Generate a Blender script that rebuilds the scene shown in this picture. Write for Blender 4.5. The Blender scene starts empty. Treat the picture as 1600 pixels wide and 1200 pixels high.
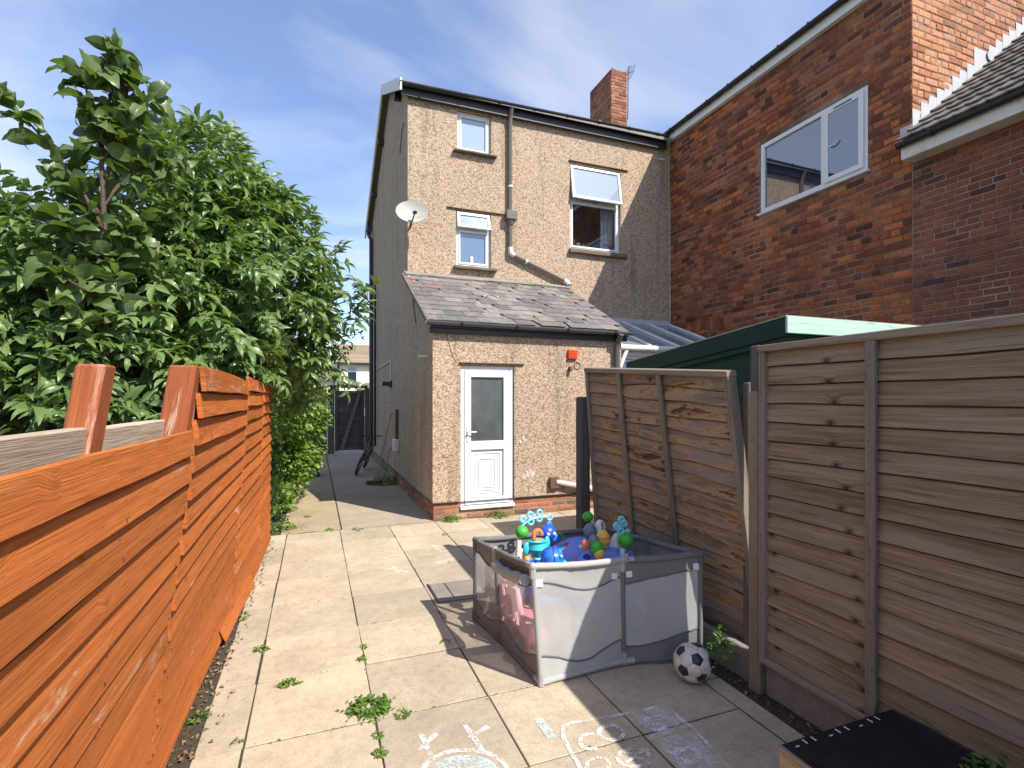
import bpy, math, random
import numpy as np
from mathutils import Vector, Matrix, noise as mnoise

rnd = random.Random(7)
S = bpy.context.scene
COL = S.collection

# ------------------------------------------------------------------ camera, sky, sun, exposure
CAM_H = 1.75
YAW = math.atan(308 / 806)
cd = bpy.data.cameras.new('camera')
cd.sensor_width = 36.0
cd.lens = 806 / 1600 * 36.0
cd.shift_y = 24 / 1600
cd.clip_start = 0.05
cd.clip_end = 600
cam = bpy.data.objects.new('camera', cd)
cam.location = (0, 0, CAM_H)
cam.rotation_euler = (math.pi / 2, 0, -YAW)
COL.objects.link(cam)
S.camera = cam

SUN_TO = Vector((0.60, -1.0, 1.23)).normalized()
sl = bpy.data.lights.new('sun', 'SUN')
sl.energy = 5.0
sl.angle = math.radians(0.53)
sl.color = (1.0, 0.945, 0.87)
so = bpy.data.objects.new('sun', sl)
so.rotation_euler = SUN_TO.to_track_quat('Z', 'Y').to_euler()
so.location = (6, -10, 14)
COL.objects.link(so)

W = bpy.data.worlds.new('World')
S.world = W
W.use_nodes = True
wt = W.node_tree
wt.nodes.clear()
w_out = wt.nodes.new('ShaderNodeOutputWorld')
w_bg = wt.nodes.new('ShaderNodeBackground')
w_sky = wt.nodes.new('ShaderNodeTexSky')
w_sky.sky_type = 'NISHITA'
w_sky.sun_disc = False
w_sky.sun_elevation = math.asin(SUN_TO.z)
w_sky.sun_rotation = math.atan2(SUN_TO.x, SUN_TO.y)
w_sky.air_density = 1.0
w_sky.dust_density = 0.6
w_sky.ozone_density = 2.0
w_bg.inputs['Strength'].default_value = 0.112
w_tc = wt.nodes.new('ShaderNodeTexCoord')
w_sep = wt.nodes.new('ShaderNodeSeparateXYZ')
wt.links.new(w_tc.outputs['Generated'], w_sep.inputs[0])
w_den = wt.nodes.new('ShaderNodeMath'); w_den.operation = 'ADD'; w_den.inputs[1].default_value = 0.22
wt.links.new(w_sep.outputs[2], w_den.inputs[0])
w_u = wt.nodes.new('ShaderNodeMath'); w_u.operation = 'DIVIDE'
w_v = wt.nodes.new('ShaderNodeMath'); w_v.operation = 'DIVIDE'
wt.links.new(w_sep.outputs[0], w_u.inputs[0]); wt.links.new(w_den.outputs[0], w_u.inputs[1])
wt.links.new(w_sep.outputs[1], w_v.inputs[0]); wt.links.new(w_den.outputs[0], w_v.inputs[1])
w_cmb = wt.nodes.new('ShaderNodeCombineXYZ')
wt.links.new(w_u.outputs[0], w_cmb.inputs[0]); wt.links.new(w_v.outputs[0], w_cmb.inputs[1])
w_map = wt.nodes.new('ShaderNodeMapping')
w_map.inputs['Rotation'].default_value = (0, 0, 0.75)
w_map.inputs['Scale'].default_value = (1.0, 1.5, 1.0)
w_map.inputs['Location'].default_value = (0.35, 0.1, 0)
wt.links.new(w_cmb.outputs[0], w_map.inputs[0])
w_n = wt.nodes.new('ShaderNodeTexNoise')
w_n.inputs['Scale'].default_value = 1.25
w_n.inputs['Detail'].default_value = 6
w_n.inputs['Roughness'].default_value = 0.5
w_n.inputs['Distortion'].default_value = 0.5
wt.links.new(w_map.outputs[0], w_n.inputs['Vector'])
w_r = wt.nodes.new('ShaderNodeValToRGB')
w_r.color_ramp.elements[0].position = 0.41
w_r.color_ramp.elements[0].color = (0.07, 0.07, 0.07, 1)
w_r.color_ramp.elements[1].position = 0.80
w_r.color_ramp.elements[1].color = (0.75, 0.75, 0.75, 1)
wt.links.new(w_n.outputs['Fac'], w_r.inputs[0])
w_tint = wt.nodes.new('ShaderNodeMix'); w_tint.data_type = 'RGBA'; w_tint.blend_type = 'MULTIPLY'
w_tint.inputs[0].default_value = 1.0
w_tint.inputs[7].default_value = (1.12, 1.18, 1.40, 1)
wt.links.new(w_sky.outputs[0], w_tint.inputs[6])
w_mix = wt.nodes.new('ShaderNodeMix'); w_mix.data_type = 'RGBA'
w_mix.inputs[7].default_value = (6.6, 6.7, 6.9, 1)
wt.links.new(w_r.outputs[0], w_mix.inputs[0])
wt.links.new(w_tint.outputs[2], w_mix.inputs[6])
wt.links.new(w_mix.outputs[2], w_bg.inputs['Color'])
wt.links.new(w_bg.outputs[0], w_out.inputs[0])

S.view_settings.view_transform = 'Standard'
S.view_settings.look = 'None'
S.view_settings.exposure = 0.68
S.view_settings.gamma = 1
S.view_settings.use_curve_mapping = False

# ------------------------------------------------------------------ helpers
F_ = Vector((math.sin(YAW), math.cos(YAW), 0))
R_ = Vector((math.cos(YAW), -math.sin(YAW), 0))


def at(x, y, d):
    """point in the yard at depth d along the viewing axis"""
    return Vector((0, 0, CAM_H)) + F_ * d + R_ * ((x - 800) / 806 * d) + Vector((0, 0, (624 - y) / 806 * d))


def depth(p):
    return F_.dot(Vector(p) - Vector((0, 0, CAM_H)))


class MB:
    def __init__(s):
        s.v, s.f, s.uv, s.mi = [], [], [], []
        s.m = 0

    def add(s, verts, faces, uvs=None):
        b = len(s.v)
        s.v.extend(tuple(v) for v in verts)
        for k, f in enumerate(faces):
            s.f.append([b + i for i in f])
            s.uv.append([uvs[i] for i in f] if uvs else [(0, 0)] * len(f))
            s.mi.append(s.m)
        return s

    def quad(s, a, b, c, d):
        return s.add([a, b, c, d], [(0, 1, 2, 3)])

    def box(s, lo, hi, bev=0.0, fn=None, seg=1, jit=0.0):
        """box from lo to hi in local (u,v,n) axes carried through fn; uv runs along the longest axis"""
        lo, hi = list(lo), list(hi)
        sz = [hi[i] - lo[i] for i in range(3)]
        ax = max(range(3), key=lambda i: sz[i])
        b1, b2 = [i for i in range(3) if i != ax]
        bev = min(bev, 0.45 * min(sz))
        # profile ring in (b1,b2), swept along ax
        if bev > 0:
            ring = [(lo[b1] + bev, lo[b2]), (hi[b1] - bev, lo[b2]), (hi[b1], lo[b2] + bev), (hi[b1], hi[b2] - bev),
                    (hi[b1] - bev, hi[b2]), (lo[b1] + bev, hi[b2]), (lo[b1], hi[b2] - bev), (lo[b1], lo[b2] + bev)]
        else:
            ring = [(lo[b1], lo[b2]), (hi[b1], lo[b2]), (hi[b1], hi[b2]), (lo[b1], hi[b2])]
        n = len(ring)
        cx, cy = (lo[b1] + hi[b1]) / 2, (lo[b2] + hi[b2]) / 2
        ts = [lo[ax] + sz[ax] * k / seg for k in range(seg + 1)]
        V, UV, Fc = [], [], []
        rows = []
        if bev > 0:
            rows.append((lo[ax], 1))
            ts2 = [lo[ax] + bev] + ts[1:-1] + [hi[ax] - bev]
        else:
            ts2 = ts
        rows += [(t, 0) for t in ts2]
        if bev > 0:
            rows.append((hi[ax], 1))
        per, acc = [], 0
        for k in range(n):
            per.append(acc)
            acc += math.dist(ring[k], ring[(k + 1) % n])
        for t, ins in rows:
            for k, (p, q) in enumerate(ring):
                if ins:
                    p += bev * (1 if p < cx else -1) * 0.8
                    q += bev * (1 if q < cy else -1) * 0.8
                c = [0, 0, 0]
                c[ax], c[b1], c[b2] = t, p + (rnd.uniform(-jit, jit) if jit else 0), q
                V.append(fn(*c) if fn else c)
                UV.append((t, per[k]))
        even = (ax, b1, b2) in ((0, 1, 2), (1, 2, 0), (2, 0, 1))
        for r in range(len(rows) - 1):
            for k in range(n):
                a, b = r * n + k, r * n + (k + 1) % n
                q = (a, b, b + n, a + n)
                Fc.append(q if even else q[::-1])
        e0 = tuple(range(n))
        e1 = tuple(range((len(rows) - 1) * n, len(rows) * n))
        Fc.append(e0[::-1] if even else e0)
        Fc.append(e1 if even else e1[::-1])
        return s.add(V, Fc, UV)

    def tube(s, pts, r, n=8, caps=True, flat=None):
        pts = [Vector(p) for p in pts]
        rr = r if isinstance(r, (list, tuple)) else [r] * len(pts)
        V, Fc, UV = [], [], []
        up = None
        L = 0
        for i, p in enumerate(pts):
            t = (pts[min(i + 1, len(pts) - 1)] - pts[max(i - 1, 0)]).normalized()
            if up is None:
                up = Vector((0, 0, 1)) if abs(t.z) < 0.9 else Vector((1, 0, 0))
            a = t.cross(up).normalized()
            up = a.cross(t).normalized()
            if i:
                L += (p - pts[i - 1]).length
            for k in range(n):
                th = 2 * math.pi * k / n
                V.append(p + a * math.cos(th) * rr[i] + up * math.sin(th) * rr[i])
                UV.append((L, th * rr[i]))
        for i in range(len(pts) - 1):
            for k in range(n):
                a, b = i * n + k, i * n + (k + 1) % n
                Fc.append((a, b, b + n, a + n))
        if caps:
            Fc.append(tuple(range(n))[::-1])
            Fc.append(tuple(range((len(pts) - 1) * n, len(pts) * n)))
        return s.add(V, Fc, UV)

    def prism(s, poly, a, b, fn):
        """polygon of (u,v) extruded between n=a and n=b"""
        n = len(poly)
        V = [fn(p[0], p[1], a) for p in poly] + [fn(p[0], p[1], b) for p in poly]
        UV = [(p[0], p[1]) for p in poly] * 2
        Fc = [tuple(range(n))[::-1], tuple(range(n, 2 * n))]
        for k in range(n):
            Fc.append((k, (k + 1) % n, n + (k + 1) % n, n + k))
        return s.add(V, Fc, UV)

    def lathe(s, prof, origin, axis=(0, 0, 1), n=16):
        ax = Vector(axis).normalized()
        q = ax.to_track_quat('Z', 'Y')
        o = Vector(origin)
        V, Fc, UV = [], [], []
        for i, (r, z) in enumerate(prof):
            for k in range(n):
                th = 2 * math.pi * k / n
                V.append(o + q @ Vector((r * math.cos(th), r * math.sin(th), z)))
                UV.append((k / n, z))
        for i in range(len(prof) - 1):
            for k in range(n):
                a, b = i * n + k, i * n + (k + 1) % n
                Fc.append((a, b, b + n, a + n))
        Fc.append(tuple(range(n))[::-1])
        Fc.append(tuple(range((len(prof) - 1) * n, len(prof) * n)))
        return s.add(V, Fc, UV)

    def ball(s, c, r, n=14, m=9, fn=None):
        rx, ry, rz = r if isinstance(r, (tuple, list)) else (r, r, r)
        c = Vector(c)
        V, Fc, UV = [], [], []
        for i in range(m + 1):
            ph = math.pi * i / m
            for k in range(n):
                th = 2 * math.pi * k / n
                p = Vector((rx * math.sin(ph) * math.cos(th), ry * math.sin(ph) * math.sin(th), rz * math.cos(ph)))
                V.append(c + (fn(p) if fn else p))
                UV.append((k / n, i / m))
        for i in range(m):
            for k in range(n):
                a, b = i * n + k, i * n + (k + 1) % n
                Fc.append((a, a + n, b + n, b))
        return s.add(V, Fc, UV)

    def build(s, name, mats, parent=None, smooth=False, origin=None, fix=True):
        if parent is not None:
            o0 = world_loc(parent)
        elif origin is not None:
            o0 = Vector(origin)
        else:
            a = np.array(s.v)
            o0 = Vector(((a[:, 0].min() + a[:, 0].max()) / 2, (a[:, 1].min() + a[:, 1].max()) / 2, a[:, 2].min()))
        me = bpy.data.meshes.new(name)
        me.from_pydata([(v[0] - o0.x, v[1] - o0.y, v[2] - o0.z) for v in s.v], [], s.f)
        uvl = me.uv_layers.new(name='UVMap')
        flat = [c for f in s.uv for t in f for c in t]
        uvl.data.foreach_set('uv', flat)
        for m in (mats if isinstance(mats, (list, tuple)) else [mats]):
            me.materials.append(m)
        me.polygons.foreach_set('material_index', s.mi)
        if smooth:
            me.polygons.foreach_set('use_smooth', [True] * len(me.polygons))
        me.validate()
        me.update()
        if fix:
            import bmesh
            bm = bmesh.new(); bm.from_mesh(me)
            bmesh.ops.recalc_face_normals(bm, faces=bm.faces)
            bm.to_mesh(me); bm.free()
        if smooth:
            try:
                me.set_sharp_from_angle(angle=math.radians(42))
            except Exception:
                pass
        o = bpy.data.objects.new(name, me)
        COL.objects.link(o)
        if parent is not None:
            o.parent = parent
        else:
            o.location = o0
        return o


def world_loc(o):
    p = Vector((0, 0, 0))
    while o is not None:
        p += o.location
        o = o.parent
    return p


def thing(name, label, cat, loc, group=None):
    o = bpy.data.objects.new(name, None)
    COL.objects.link(o)
    o.location = loc
    o.empty_display_size = 0.1
    return tag(o, label, cat, group)


def tag(o, label, cat, group=None, kind=None):
    if label: o['label'] = label
    if cat: o['category'] = cat
    if group: o['group'] = group
    if kind: o['kind'] = kind
    return o


def structure(o, label=None):
    o['kind'] = 'structure'
    if label: o['label'] = label
    return o


def place(name, mesh, M, parent=None):
    """an object of a shared mesh at world matrix M under an unrotated parent"""
    o = bpy.data.objects.new(name, mesh)
    COL.objects.link(o)
    if parent is not None:
        o.parent = parent
        M = Matrix.Translation(-world_loc(parent)) @ M
    o.matrix_basis = M
    return o


class Plane:
    """wall frame: u along the wall, v up, n outward"""
    def __init__(s, O, N, V=(0, 0, 1)):
        s.O, s.N, s.V = Vector(O), Vector(N).normalized(), Vector(V).normalized()
        s.U = (-s.N).cross(s.V).normalized()

    def __call__(s, u, v, n=0):
        return s.O + s.U * u + s.V * v + s.N * n

    def mat(s, u, v, n, su, sn, sv):
        M = Matrix.Identity(4)
        p = s(u, v, n)
        for i in range(3):
            M[i][0], M[i][1], M[i][2], M[i][3] = s.U[i] * su, -s.N[i] * sn, s.V[i] * sv, p[i]
        return M


def wall_cells(mb, pl, u0, u1, v0, v1, openings, t, top=None):
    """a wall slab of thickness t behind pl with real openings and reveals"""
    us = sorted({u0, u1, *[o[0] for o in openings], *[o[1] for o in openings]})
    vs = sorted({v0, v1, *[o[2] for o in openings], *[o[3] for o in openings]})
    for i in range(len(us) - 1):
        for j in range(len(vs) - 1):
            a, b, c, d = us[i], us[i + 1], vs[j], vs[j + 1]
            mu, mv = (a + b) / 2, (c + d) / 2
            if any(o[0] < mu < o[1] and o[2] < mv < o[3] for o in openings):
                continue
            mb.add([pl(a, c), pl(b, c), pl(b, d), pl(a, d)], [(0, 1, 2, 3)])
            mb.add([pl(a, c, -t), pl(b, c, -t), pl(b, d, -t), pl(a, d, -t)], [(3, 2, 1, 0)])
    for o in openings:
        a, b, c, d = o
        for p, q in (((a, c), (b, c)), ((b, c), (b, d)), ((b, d), (a, d)), ((a, d), (a, c))):
            mb.add([pl(*p), pl(*q), pl(*q, -t), pl(*p, -t)], [(0, 1, 2, 3)])
    for p, q in (((u0, v0), (u1, v0)), ((u1, v0), (u1, v1)), ((u1, v1), (u0, v1)), ((u0, v1), (u0, v0))):
        mb.add([pl(*p), pl(*p, -t), pl(*q, -t), pl(*q)], [(0, 1, 2, 3)])


# ------------------------------------------------------------------ materials
class NT:
    def __init__(s, name):
        s.m = bpy.data.materials.new(name)
        s.m.use_nodes = True
        s.t = s.m.node_tree
        s.b = s.t.nodes['Principled BSDF']
        s.out = s.t.nodes['Material Output']

    def n(s, typ, props=None, **ins):
        nd = s.t.nodes.new('ShaderNode' + typ)
        for k, v in (props or {}).items():
            setattr(nd, k, v)
        for k, v in ins.items():
            k2 = int(k[1:]) if k[0] == '_' else k.replace('_', ' ')
            s.set(nd.inputs[k2], v)
        return nd

    def set(s, inp, v):
        if isinstance(v, bpy.types.NodeSocket):
            s.t.links.new(v, inp)
        elif isinstance(v, bpy.types.Node):
            s.t.links.new(v.outputs[0], inp)
        else:
            if isinstance(v, (tuple, list)) and len(v) == 3 and inp.type == 'RGBA':
                v = (*v, 1)
            inp.default_value = v

    def math(s, op, a, b=0.0, clamp=False):
        return s.n('Math', dict(operation=op, use_clamp=clamp), _0=a, _1=b).outputs[0]

    def mix(s, f, a, b, mode='MIX'):
        return s.n('Mix', dict(data_type='RGBA', blend_type=mode), _0=f, _6=a, _7=b).outputs[2]

    def ramp(s, f, stops, interp='LINEAR'):
        nd = s.n('ValToRGB', None, _0=f)
        cr = nd.color_ramp
        cr.interpolation = interp
        while len(cr.elements) < len(stops):
            cr.elements.new(0.5)
        for e, (p, c) in zip(cr.elements, stops):
            e.position = p
            e.color = (c, c, c, 1) if isinstance(c, (int, float)) else (*c, 1)
        return nd.outputs[0]

    def noise(s, vec, scale, detail=4, rough=0.55, dist=0.0, dim='3D'):
        return s.n('TexNoise', dict(noise_dimensions=dim), Vector=vec, Scale=scale, Detail=detail, Roughness=rough, Distortion=dist).outputs['Fac']

    def coord(s, k='Object'):
        return s.n('TexCoord').outputs[k]

    def pos(s):
        return s.n('NewGeometry').outputs['Position']

    def rand(s):
        a = s.n('ObjectInfo').outputs['Random']
        b = s.n('NewGeometry').outputs['Random Per Island']
        return s.math('FRACT', s.math('ADD', a, b))

    def map(s, vec, scale=(1, 1, 1), loc=(0, 0, 0)):
        return s.n('Mapping', None, Vector=vec, Scale=scale, Location=loc).outputs[0]

    def bump(s, h, strength=0.4, dist=0.01):
        nd = s.n('Bump', None, Strength=strength, Distance=dist, Height=h)
        s.t.links.new(nd.outputs[0], s.b.inputs['Normal'])
        return nd.outputs[0]

    def fin(s, col=None, rough=None, spec=None, metal=None):
        if col is not None: s.set(s.b.inputs['Base Color'], col)
        if rough is not None: s.set(s.b.inputs['Roughness'], rough)
        if spec is not None: s.set(s.b.inputs['Specular IOR Level'], spec)
        if metal is not None: s.set(s.b.inputs['Metallic'], metal)
        return s.m


def plain(name, col, rough=0.5, var=0.12, scale=30, metal=0, bump=0.0, spec=0.5):
    t = NT(name)
    p = t.coord()
    n = t.noise(p, scale, 5)
    c = t.mix(n, tuple(x * (1 - var * 2) for x in col), tuple(min(1, x * (1 + var * 2)) for x in col))
    if bump: t.bump(n, bump, 0.004)
    r = t.math('MULTIPLY_ADD', n, 0.25)
    t.t.nodes[-1].inputs[2].default_value = max(0.02, rough - 0.125)
    return t.fin(c, r, spec, metal)


def m_pebbledash():
    t = NT('pebbledash')
    p = t.coord()
    v = t.n('TexVoronoi', None, Vector=p, Scale=46.0)
    v2 = t.n('TexVoronoi', None, Vector=p, Scale=95.0)
    g = t.n('SeparateColor', None, _0=v.outputs['Color'])
    g2 = t.n('SeparateColor', None, _0=v2.outputs['Color'])
    stones = t.ramp(g.outputs[0], [(0.0, (0.17, 0.115, 0.08)), (0.17, (0.25, 0.175, 0.125)), (0.32, (0.42, 0.325, 0.235)),
                                   (0.6, (0.50, 0.40, 0.30)), (0.88, (0.58, 0.495, 0.395)), (1.0, (0.36, 0.31, 0.265))])
    s2 = t.ramp(g2.outputs[1], [(0.0, (0.24, 0.16, 0.11)), (0.35, (0.47, 0.355, 0.255)), (1.0, (0.60, 0.49, 0.375))])
    c = t.mix(1.0, t.mix(0.35, stones, s2), (0.985, 0.95, 0.915), 'MULTIPLY')
    edge = t.ramp(v.outputs['Distance'], [(0.35, 1.0), (0.8, 0.72)])
    c = t.mix(1.0, c, edge, 'MULTIPLY')
    big = t.noise(p, 0.9, 5, 0.6)
    c = t.mix(1.0, c, t.ramp(big, [(0.3, (0.90, 0.89, 0.88)), (0.7, (1.04, 1.03, 1.0))]), 'MULTIPLY')
    streak = t.noise(t.map(p, (5, 5, 0.35)), 1.0, 5, 0.6)
    c = t.mix(1.0, c, t.ramp(streak, [(0.32, 0.72), (0.45, 1.0)]), 'MULTIPLY')
    h = t.math('SUBTRACT', 1.0, v.outputs['Distance'])
    t.bump(h, 0.6, 0.010)
    return t.fin(c, 0.9, 0.2)


def m_brick(name, stops, soot=0.6, wear=True):
    t = NT(name)
    p = t.pos()
    r = t.rand()
    c = t.ramp(r, stops)
    n = t.noise(p, 22, 6, 0.65)
    c = t.mix(1.0, c, t.ramp(n, [(0.25, 0.55), (0.5, 1.0), (0.75, 1.25)]), 'MULTIPLY')
    big = t.noise(p, 0.75, 5, 0.6)
    c = t.mix(t.ramp(big, [(0.44, 0.0), (0.6, soot)]), c, (0.055, 0.030, 0.024))
    if wear:
        w = t.noise(p, 5.5, 6, 0.7)
        c = t.mix(t.ramp(w, [(0.60, 0.0), (0.70, 0.55)]), c, (0.42, 0.20, 0.10))
        w2 = t.noise(t.map(p, (1, 1, 1), (5, 3, 9)), 3.2, 6, 0.75)
        c = t.mix(t.ramp(w2, [(0.735, 0.0), (0.77, 0.7)]), c, (0.62, 0.58, 0.53))
    t.bump(n, 0.5, 0.01)
    return t.fin(c, 0.9, 0.2)


def m_mortar(name, col, red=None):
    t = NT(name)
    p = t.pos()
    n = t.noise(p, 30, 6, 0.7)
    b = t.noise(p, 1.1, 4)
    c = t.mix(n, tuple(x * 0.6 for x in col), tuple(x * 1.25 for x in col))
    c = t.mix(1.0, c, t.ramp(b, [(0.35, 0.5), (0.65, 1.1)]), 'MULTIPLY')
    if red:
        rm = t.noise(p, 0.8, 5, 0.6)
        c = t.mix(t.ramp(rm, [(0.40, 0.85), (0.56, 0.0)]), c, red)
    t.bump(n, 0.6, 0.01)
    return t.fin(c, 0.95, 0.1)


def m_wood(name, ca, cb, grain=1.0, knots=True, cracks=0.4, worn2=None, worn=None, worn_amt=0.0, silver=None, rough=0.8, line=None):
    """timber: the grain runs along UV u, metres"""
    t = NT(name)
    uv = t.coord('UV')
    r = t.rand()
    ofs = t.n('CombineXYZ', None, _0=t.math('MULTIPLY', r, 0.35), _1=0.0, _2=t.math('MULTIPLY', r, 37.0))
    w = t.n('VectorMath', dict(operation='ADD'), _0=uv, _1=ofs).outputs[0]
    kv = t.n('TexVoronoi', dict(voronoi_dimensions='2D'), Vector=t.map(uv, (6.0, 8.0, 1)), Scale=1.0)
    kd = kv.outputs['Distance']
    kg = t.n('SeparateColor', None, _0=kv.outputs['Color'])
    kon = t.math('GREATER_THAN', kg.outputs[0], 0.86)
    near = t.math('MULTIPLY', t.ramp(kd, [(0.05, 1.0), (0.42, 0.0)]), kon)
    warp = t.n('CombineXYZ', None, _0=0.0, _1=t.math('MULTIPLY', near, 0.02 if knots else 0.0), _2=0.0)
    w2 = t.n('VectorMath', dict(operation='ADD'), _0=w, _1=warp).outputs[0]
    g1 = t.noise(t.map(w2, (1.4, 42, 1)), 1.0, 5, 0.62, 0.35)
    g2 = t.noise(t.map(w2, (5, 260, 1)), 1.0, 3, 0.6)
    c = t.mix(t.ramp(g1, [(0.3, 0.0), (0.7, 1.0)]), ca, cb)
    c = t.mix(1.0, c, t.ramp(g2, [(0.3, 1 - 0.4 * grain), (0.62, 1.08)]), 'MULTIPLY')
    c = t.mix(1.0, c, t.ramp(r, [(0.0, 0.80), (1.0, 1.16)]), 'MULTIPLY')
    if silver:
        sn = t.noise(t.map(w, (0.8, 5, 1)), 1.0, 4)
        c = t.mix(t.ramp(sn, [(0.42, 0.0), (0.62, 0.75)]), c, silver)
    ck = t.noise(t.map(w2, (3.0, 75, 1), (2, 5, 3)), 1.0, 3, 0.55, 0.4)
    c = t.mix(t.ramp(ck, [(0.63, 0.0), (0.69, cracks)]), c, tuple(x * 0.3 for x in ca))
    if line:
        ln = t.noise(t.map(w2, (0.9, 18, 1)), 1.0, 2, 0.5, 0.6)
        band = t.math('ABSOLUTE', t.math('SUBTRACT', t.math('FRACT', t.math('MULTIPLY', ln, 9.0)), 0.5))
        c = t.mix(t.ramp(band, [(0.0, line), (0.16, 0.0)]), c, tuple(x * 0.42 for x in ca))
    if knots:
        ring = t.ramp(kd, [(0.0, 0.22), (0.08, 0.30), (0.12, 0.85), (0.155, 0.55), (0.21, 1.0)])
        c = t.mix(t.math('MULTIPLY', kon, float(knots)), c, t.mix(1.0, c, ring, 'MULTIPLY'))
    if worn:
        wn = t.noise(t.map(w, (2.2, 11, 1)), 1.0, 7, 0.75, 0.6)
        wm = t.noise(t.map(uv, (0.8, 1.6, 1), (3, 1, 0)), 1.3, 2)
        k = t.math('MULTIPLY', t.ramp(wn, [(0.55, 0.0), (0.62, 1.0)]), t.ramp(wm, [(0.62 - worn_amt * 0.3, 0.0), (0.72 - worn_amt * 0.3, 1.0)]))
        if worn2:
            k2 = t.math('MULTIPLY', t.ramp(wn, [(0.47, 0.0), (0.53, 0.7)]), t.ramp(wm, [(0.62 - worn_amt * 0.3, 0.0), (0.72 - worn_amt * 0.3, 1.0)]))
            c = t.mix(k2, c, worn2)
        c = t.mix(k, c, worn)
    hh = t.math('ADD', g2, t.math('MULTIPLY', g1, 0.7))
    t.bump(hh, 0.55, 0.004)
    return t.fin(c, rough, 0.15)


def m_paver(name, base, rough_amt=1.0):
    t = NT(name)
    p = t.pos()
    r = t.rand()
    n1 = t.noise(p, 2.3, 6, 0.65)
    n2 = t.noise(p, 90, 4, 0.7)
    n3 = t.noise(p, 0.6, 3)
    n4 = t.noise(p, 16, 6, 0.75)
    c = t.mix(t.ramp(n1, [(0.3, 0.0), (0.7, 1.0)]), tuple(x * 0.78 for x in base), tuple(x * 1.10 for x in base))
    c = t.mix(1.0, c, t.ramp(n2, [(0.28, 0.72), (0.5, 1.0), (0.75, 1.15)]), 'MULTIPLY')
    c = t.mix(1.0, c, t.ramp(n4, [(0.3, 0.80), (0.5, 1.0), (0.7, 1.10)]), 'MULTIPLY')
    c = t.mix(1.0, c, t.ramp(r, [(0.0, (0.84, 0.83, 0.83)), (0.5, (1.0, 0.98, 0.95)), (1.0, (1.1, 1.06, 0.99))]), 'MULTIPLY')
    c = t.mix(t.ramp(n3, [(0.45, 0.0), (0.62, 0.3)]), c, tuple(x * 0.66 for x in base))
    sp = t.n('TexVoronoi', None, Vector=p, Scale=34.0)
    c = t.mix(t.ramp(sp.outputs['Distance'], [(0.05, 0.5 * rough_amt), (0.11, 0.0)]), c, (0.12, 0.10, 0.08))
    st = t.noise(t.map(p, (1, 1, 1), (7, 2, 0)), 7, 5, 0.7)
    c = t.mix(t.ramp(st, [(0.62, 0.0), (0.72, 0.4)]), c, tuple(x * 0.5 for x in base))
    t.bump(t.math('ADD', n2, t.math('MULTIPLY', n1, 0.5)), 0.35 * rough_amt, 0.006)
    return t.fin(c, 0.88, 0.25)


def m_leaf(name, ca, cb, back, veins=9.0, rough=0.42, trans=0.3):
    t = NT(name)
    uv = t.coord('UV')
    sp = t.n('SeparateXYZ', None, _0=uv)
    r = t.rand()
    pn = t.noise(t.pos(), 1.1, 3)
    f = t.math('ADD', t.math('MULTIPLY', r, 0.65), t.math('MULTIPLY', pn, 0.4), True)
    c = t.mix(f, ca, cb)
    av = t.math('ABSOLUTE', t.math('SUBTRACT', sp.outputs[1], 0.5))
    rib = t.ramp(av, [(0.0, 1.0), (0.045, 0.0)])
    sv = t.math('FRACT', t.math('SUBTRACT', t.math('MULTIPLY', sp.outputs[0], veins), t.math('MULTIPLY', av, veins * 0.55)))
    svm = t.ramp(sv, [(0.0, 0.9), (0.14, 0.0), (0.9, 0.0), (1.0, 0.9)])
    vm = t.math('MAXIMUM', rib, t.math('MULTIPLY', svm, 0.5))
    c = t.mix(t.math('MULTIPLY', vm, 0.4), c, tuple(x * 1.9 for x in cb))
    bf = t.n('NewGeometry').outputs['Backfacing']
    c2 = t.mix(bf, c, t.mix(0.6, c, back))
    h = t.math('SUBTRACT', 1.0, vm)
    nm = t.bump(h, 0.5, 0.004)
    t.fin(c2, rough, 0.5)
    tr = t.n('BsdfTranslucent', None, Color=t.mix(1.0, c, (1.5, 1.6, 0.55), 'MULTIPLY'))
    ms = t.n('MixShader', None, _0=trans, _1=t.b.outputs[0], _2=tr.outputs[0])
    t.t.links.new(ms.outputs[0], t.out.inputs[0])
    return t.m


def m_glass(name, tint, gloss=0.3, trans=True, body=(0.02, 0.025, 0.03), rough=0.015):
    t = NT(name)
    lw = t.n('LayerWeight', None, Blend=0.35)
    f = t.math('ADD', t.math('MULTIPLY', lw.outputs['Fresnel'], 0.6), gloss, True)
    gl = t.n('BsdfGlossy', None, Color=(0.95, 0.97, 1.0), Roughness=rough)
    if trans:
        bd = t.n('BsdfTransparent', None, Color=tint)
    else:
        bd = t.n('BsdfDiffuse', None, Color=body)
    ms = t.n('MixShader', None, _0=f, _1=bd.outputs[0], _2=gl.outputs[0])
    t.t.links.new(ms.outputs[0], t.out.inputs[0])
    return t.m


def m_net(name, col, open_):
    t = NT(name)
    n = t.noise(t.coord('UV'), 6, 3)
    d = t.n('BsdfDiffuse', None, Color=t.mix(n, tuple(x * 0.85 for x in col), tuple(min(1, x * 1.1) for x in col)))
    tl = t.n('BsdfTranslucent', None, Color=col)
    a = t.n('MixShader', None, _0=0.45, _1=d.outputs[0], _2=tl.outputs[0])
    tr = t.n('BsdfTransparent', None, Color=(1, 1, 1))
    ms = t.n('MixShader', None, _0=1 - open_, _1=tr.outputs[0], _2=a.outputs[0])
    t.t.links.new(ms.outputs[0], t.out.inputs[0])
    return t.m


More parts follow.
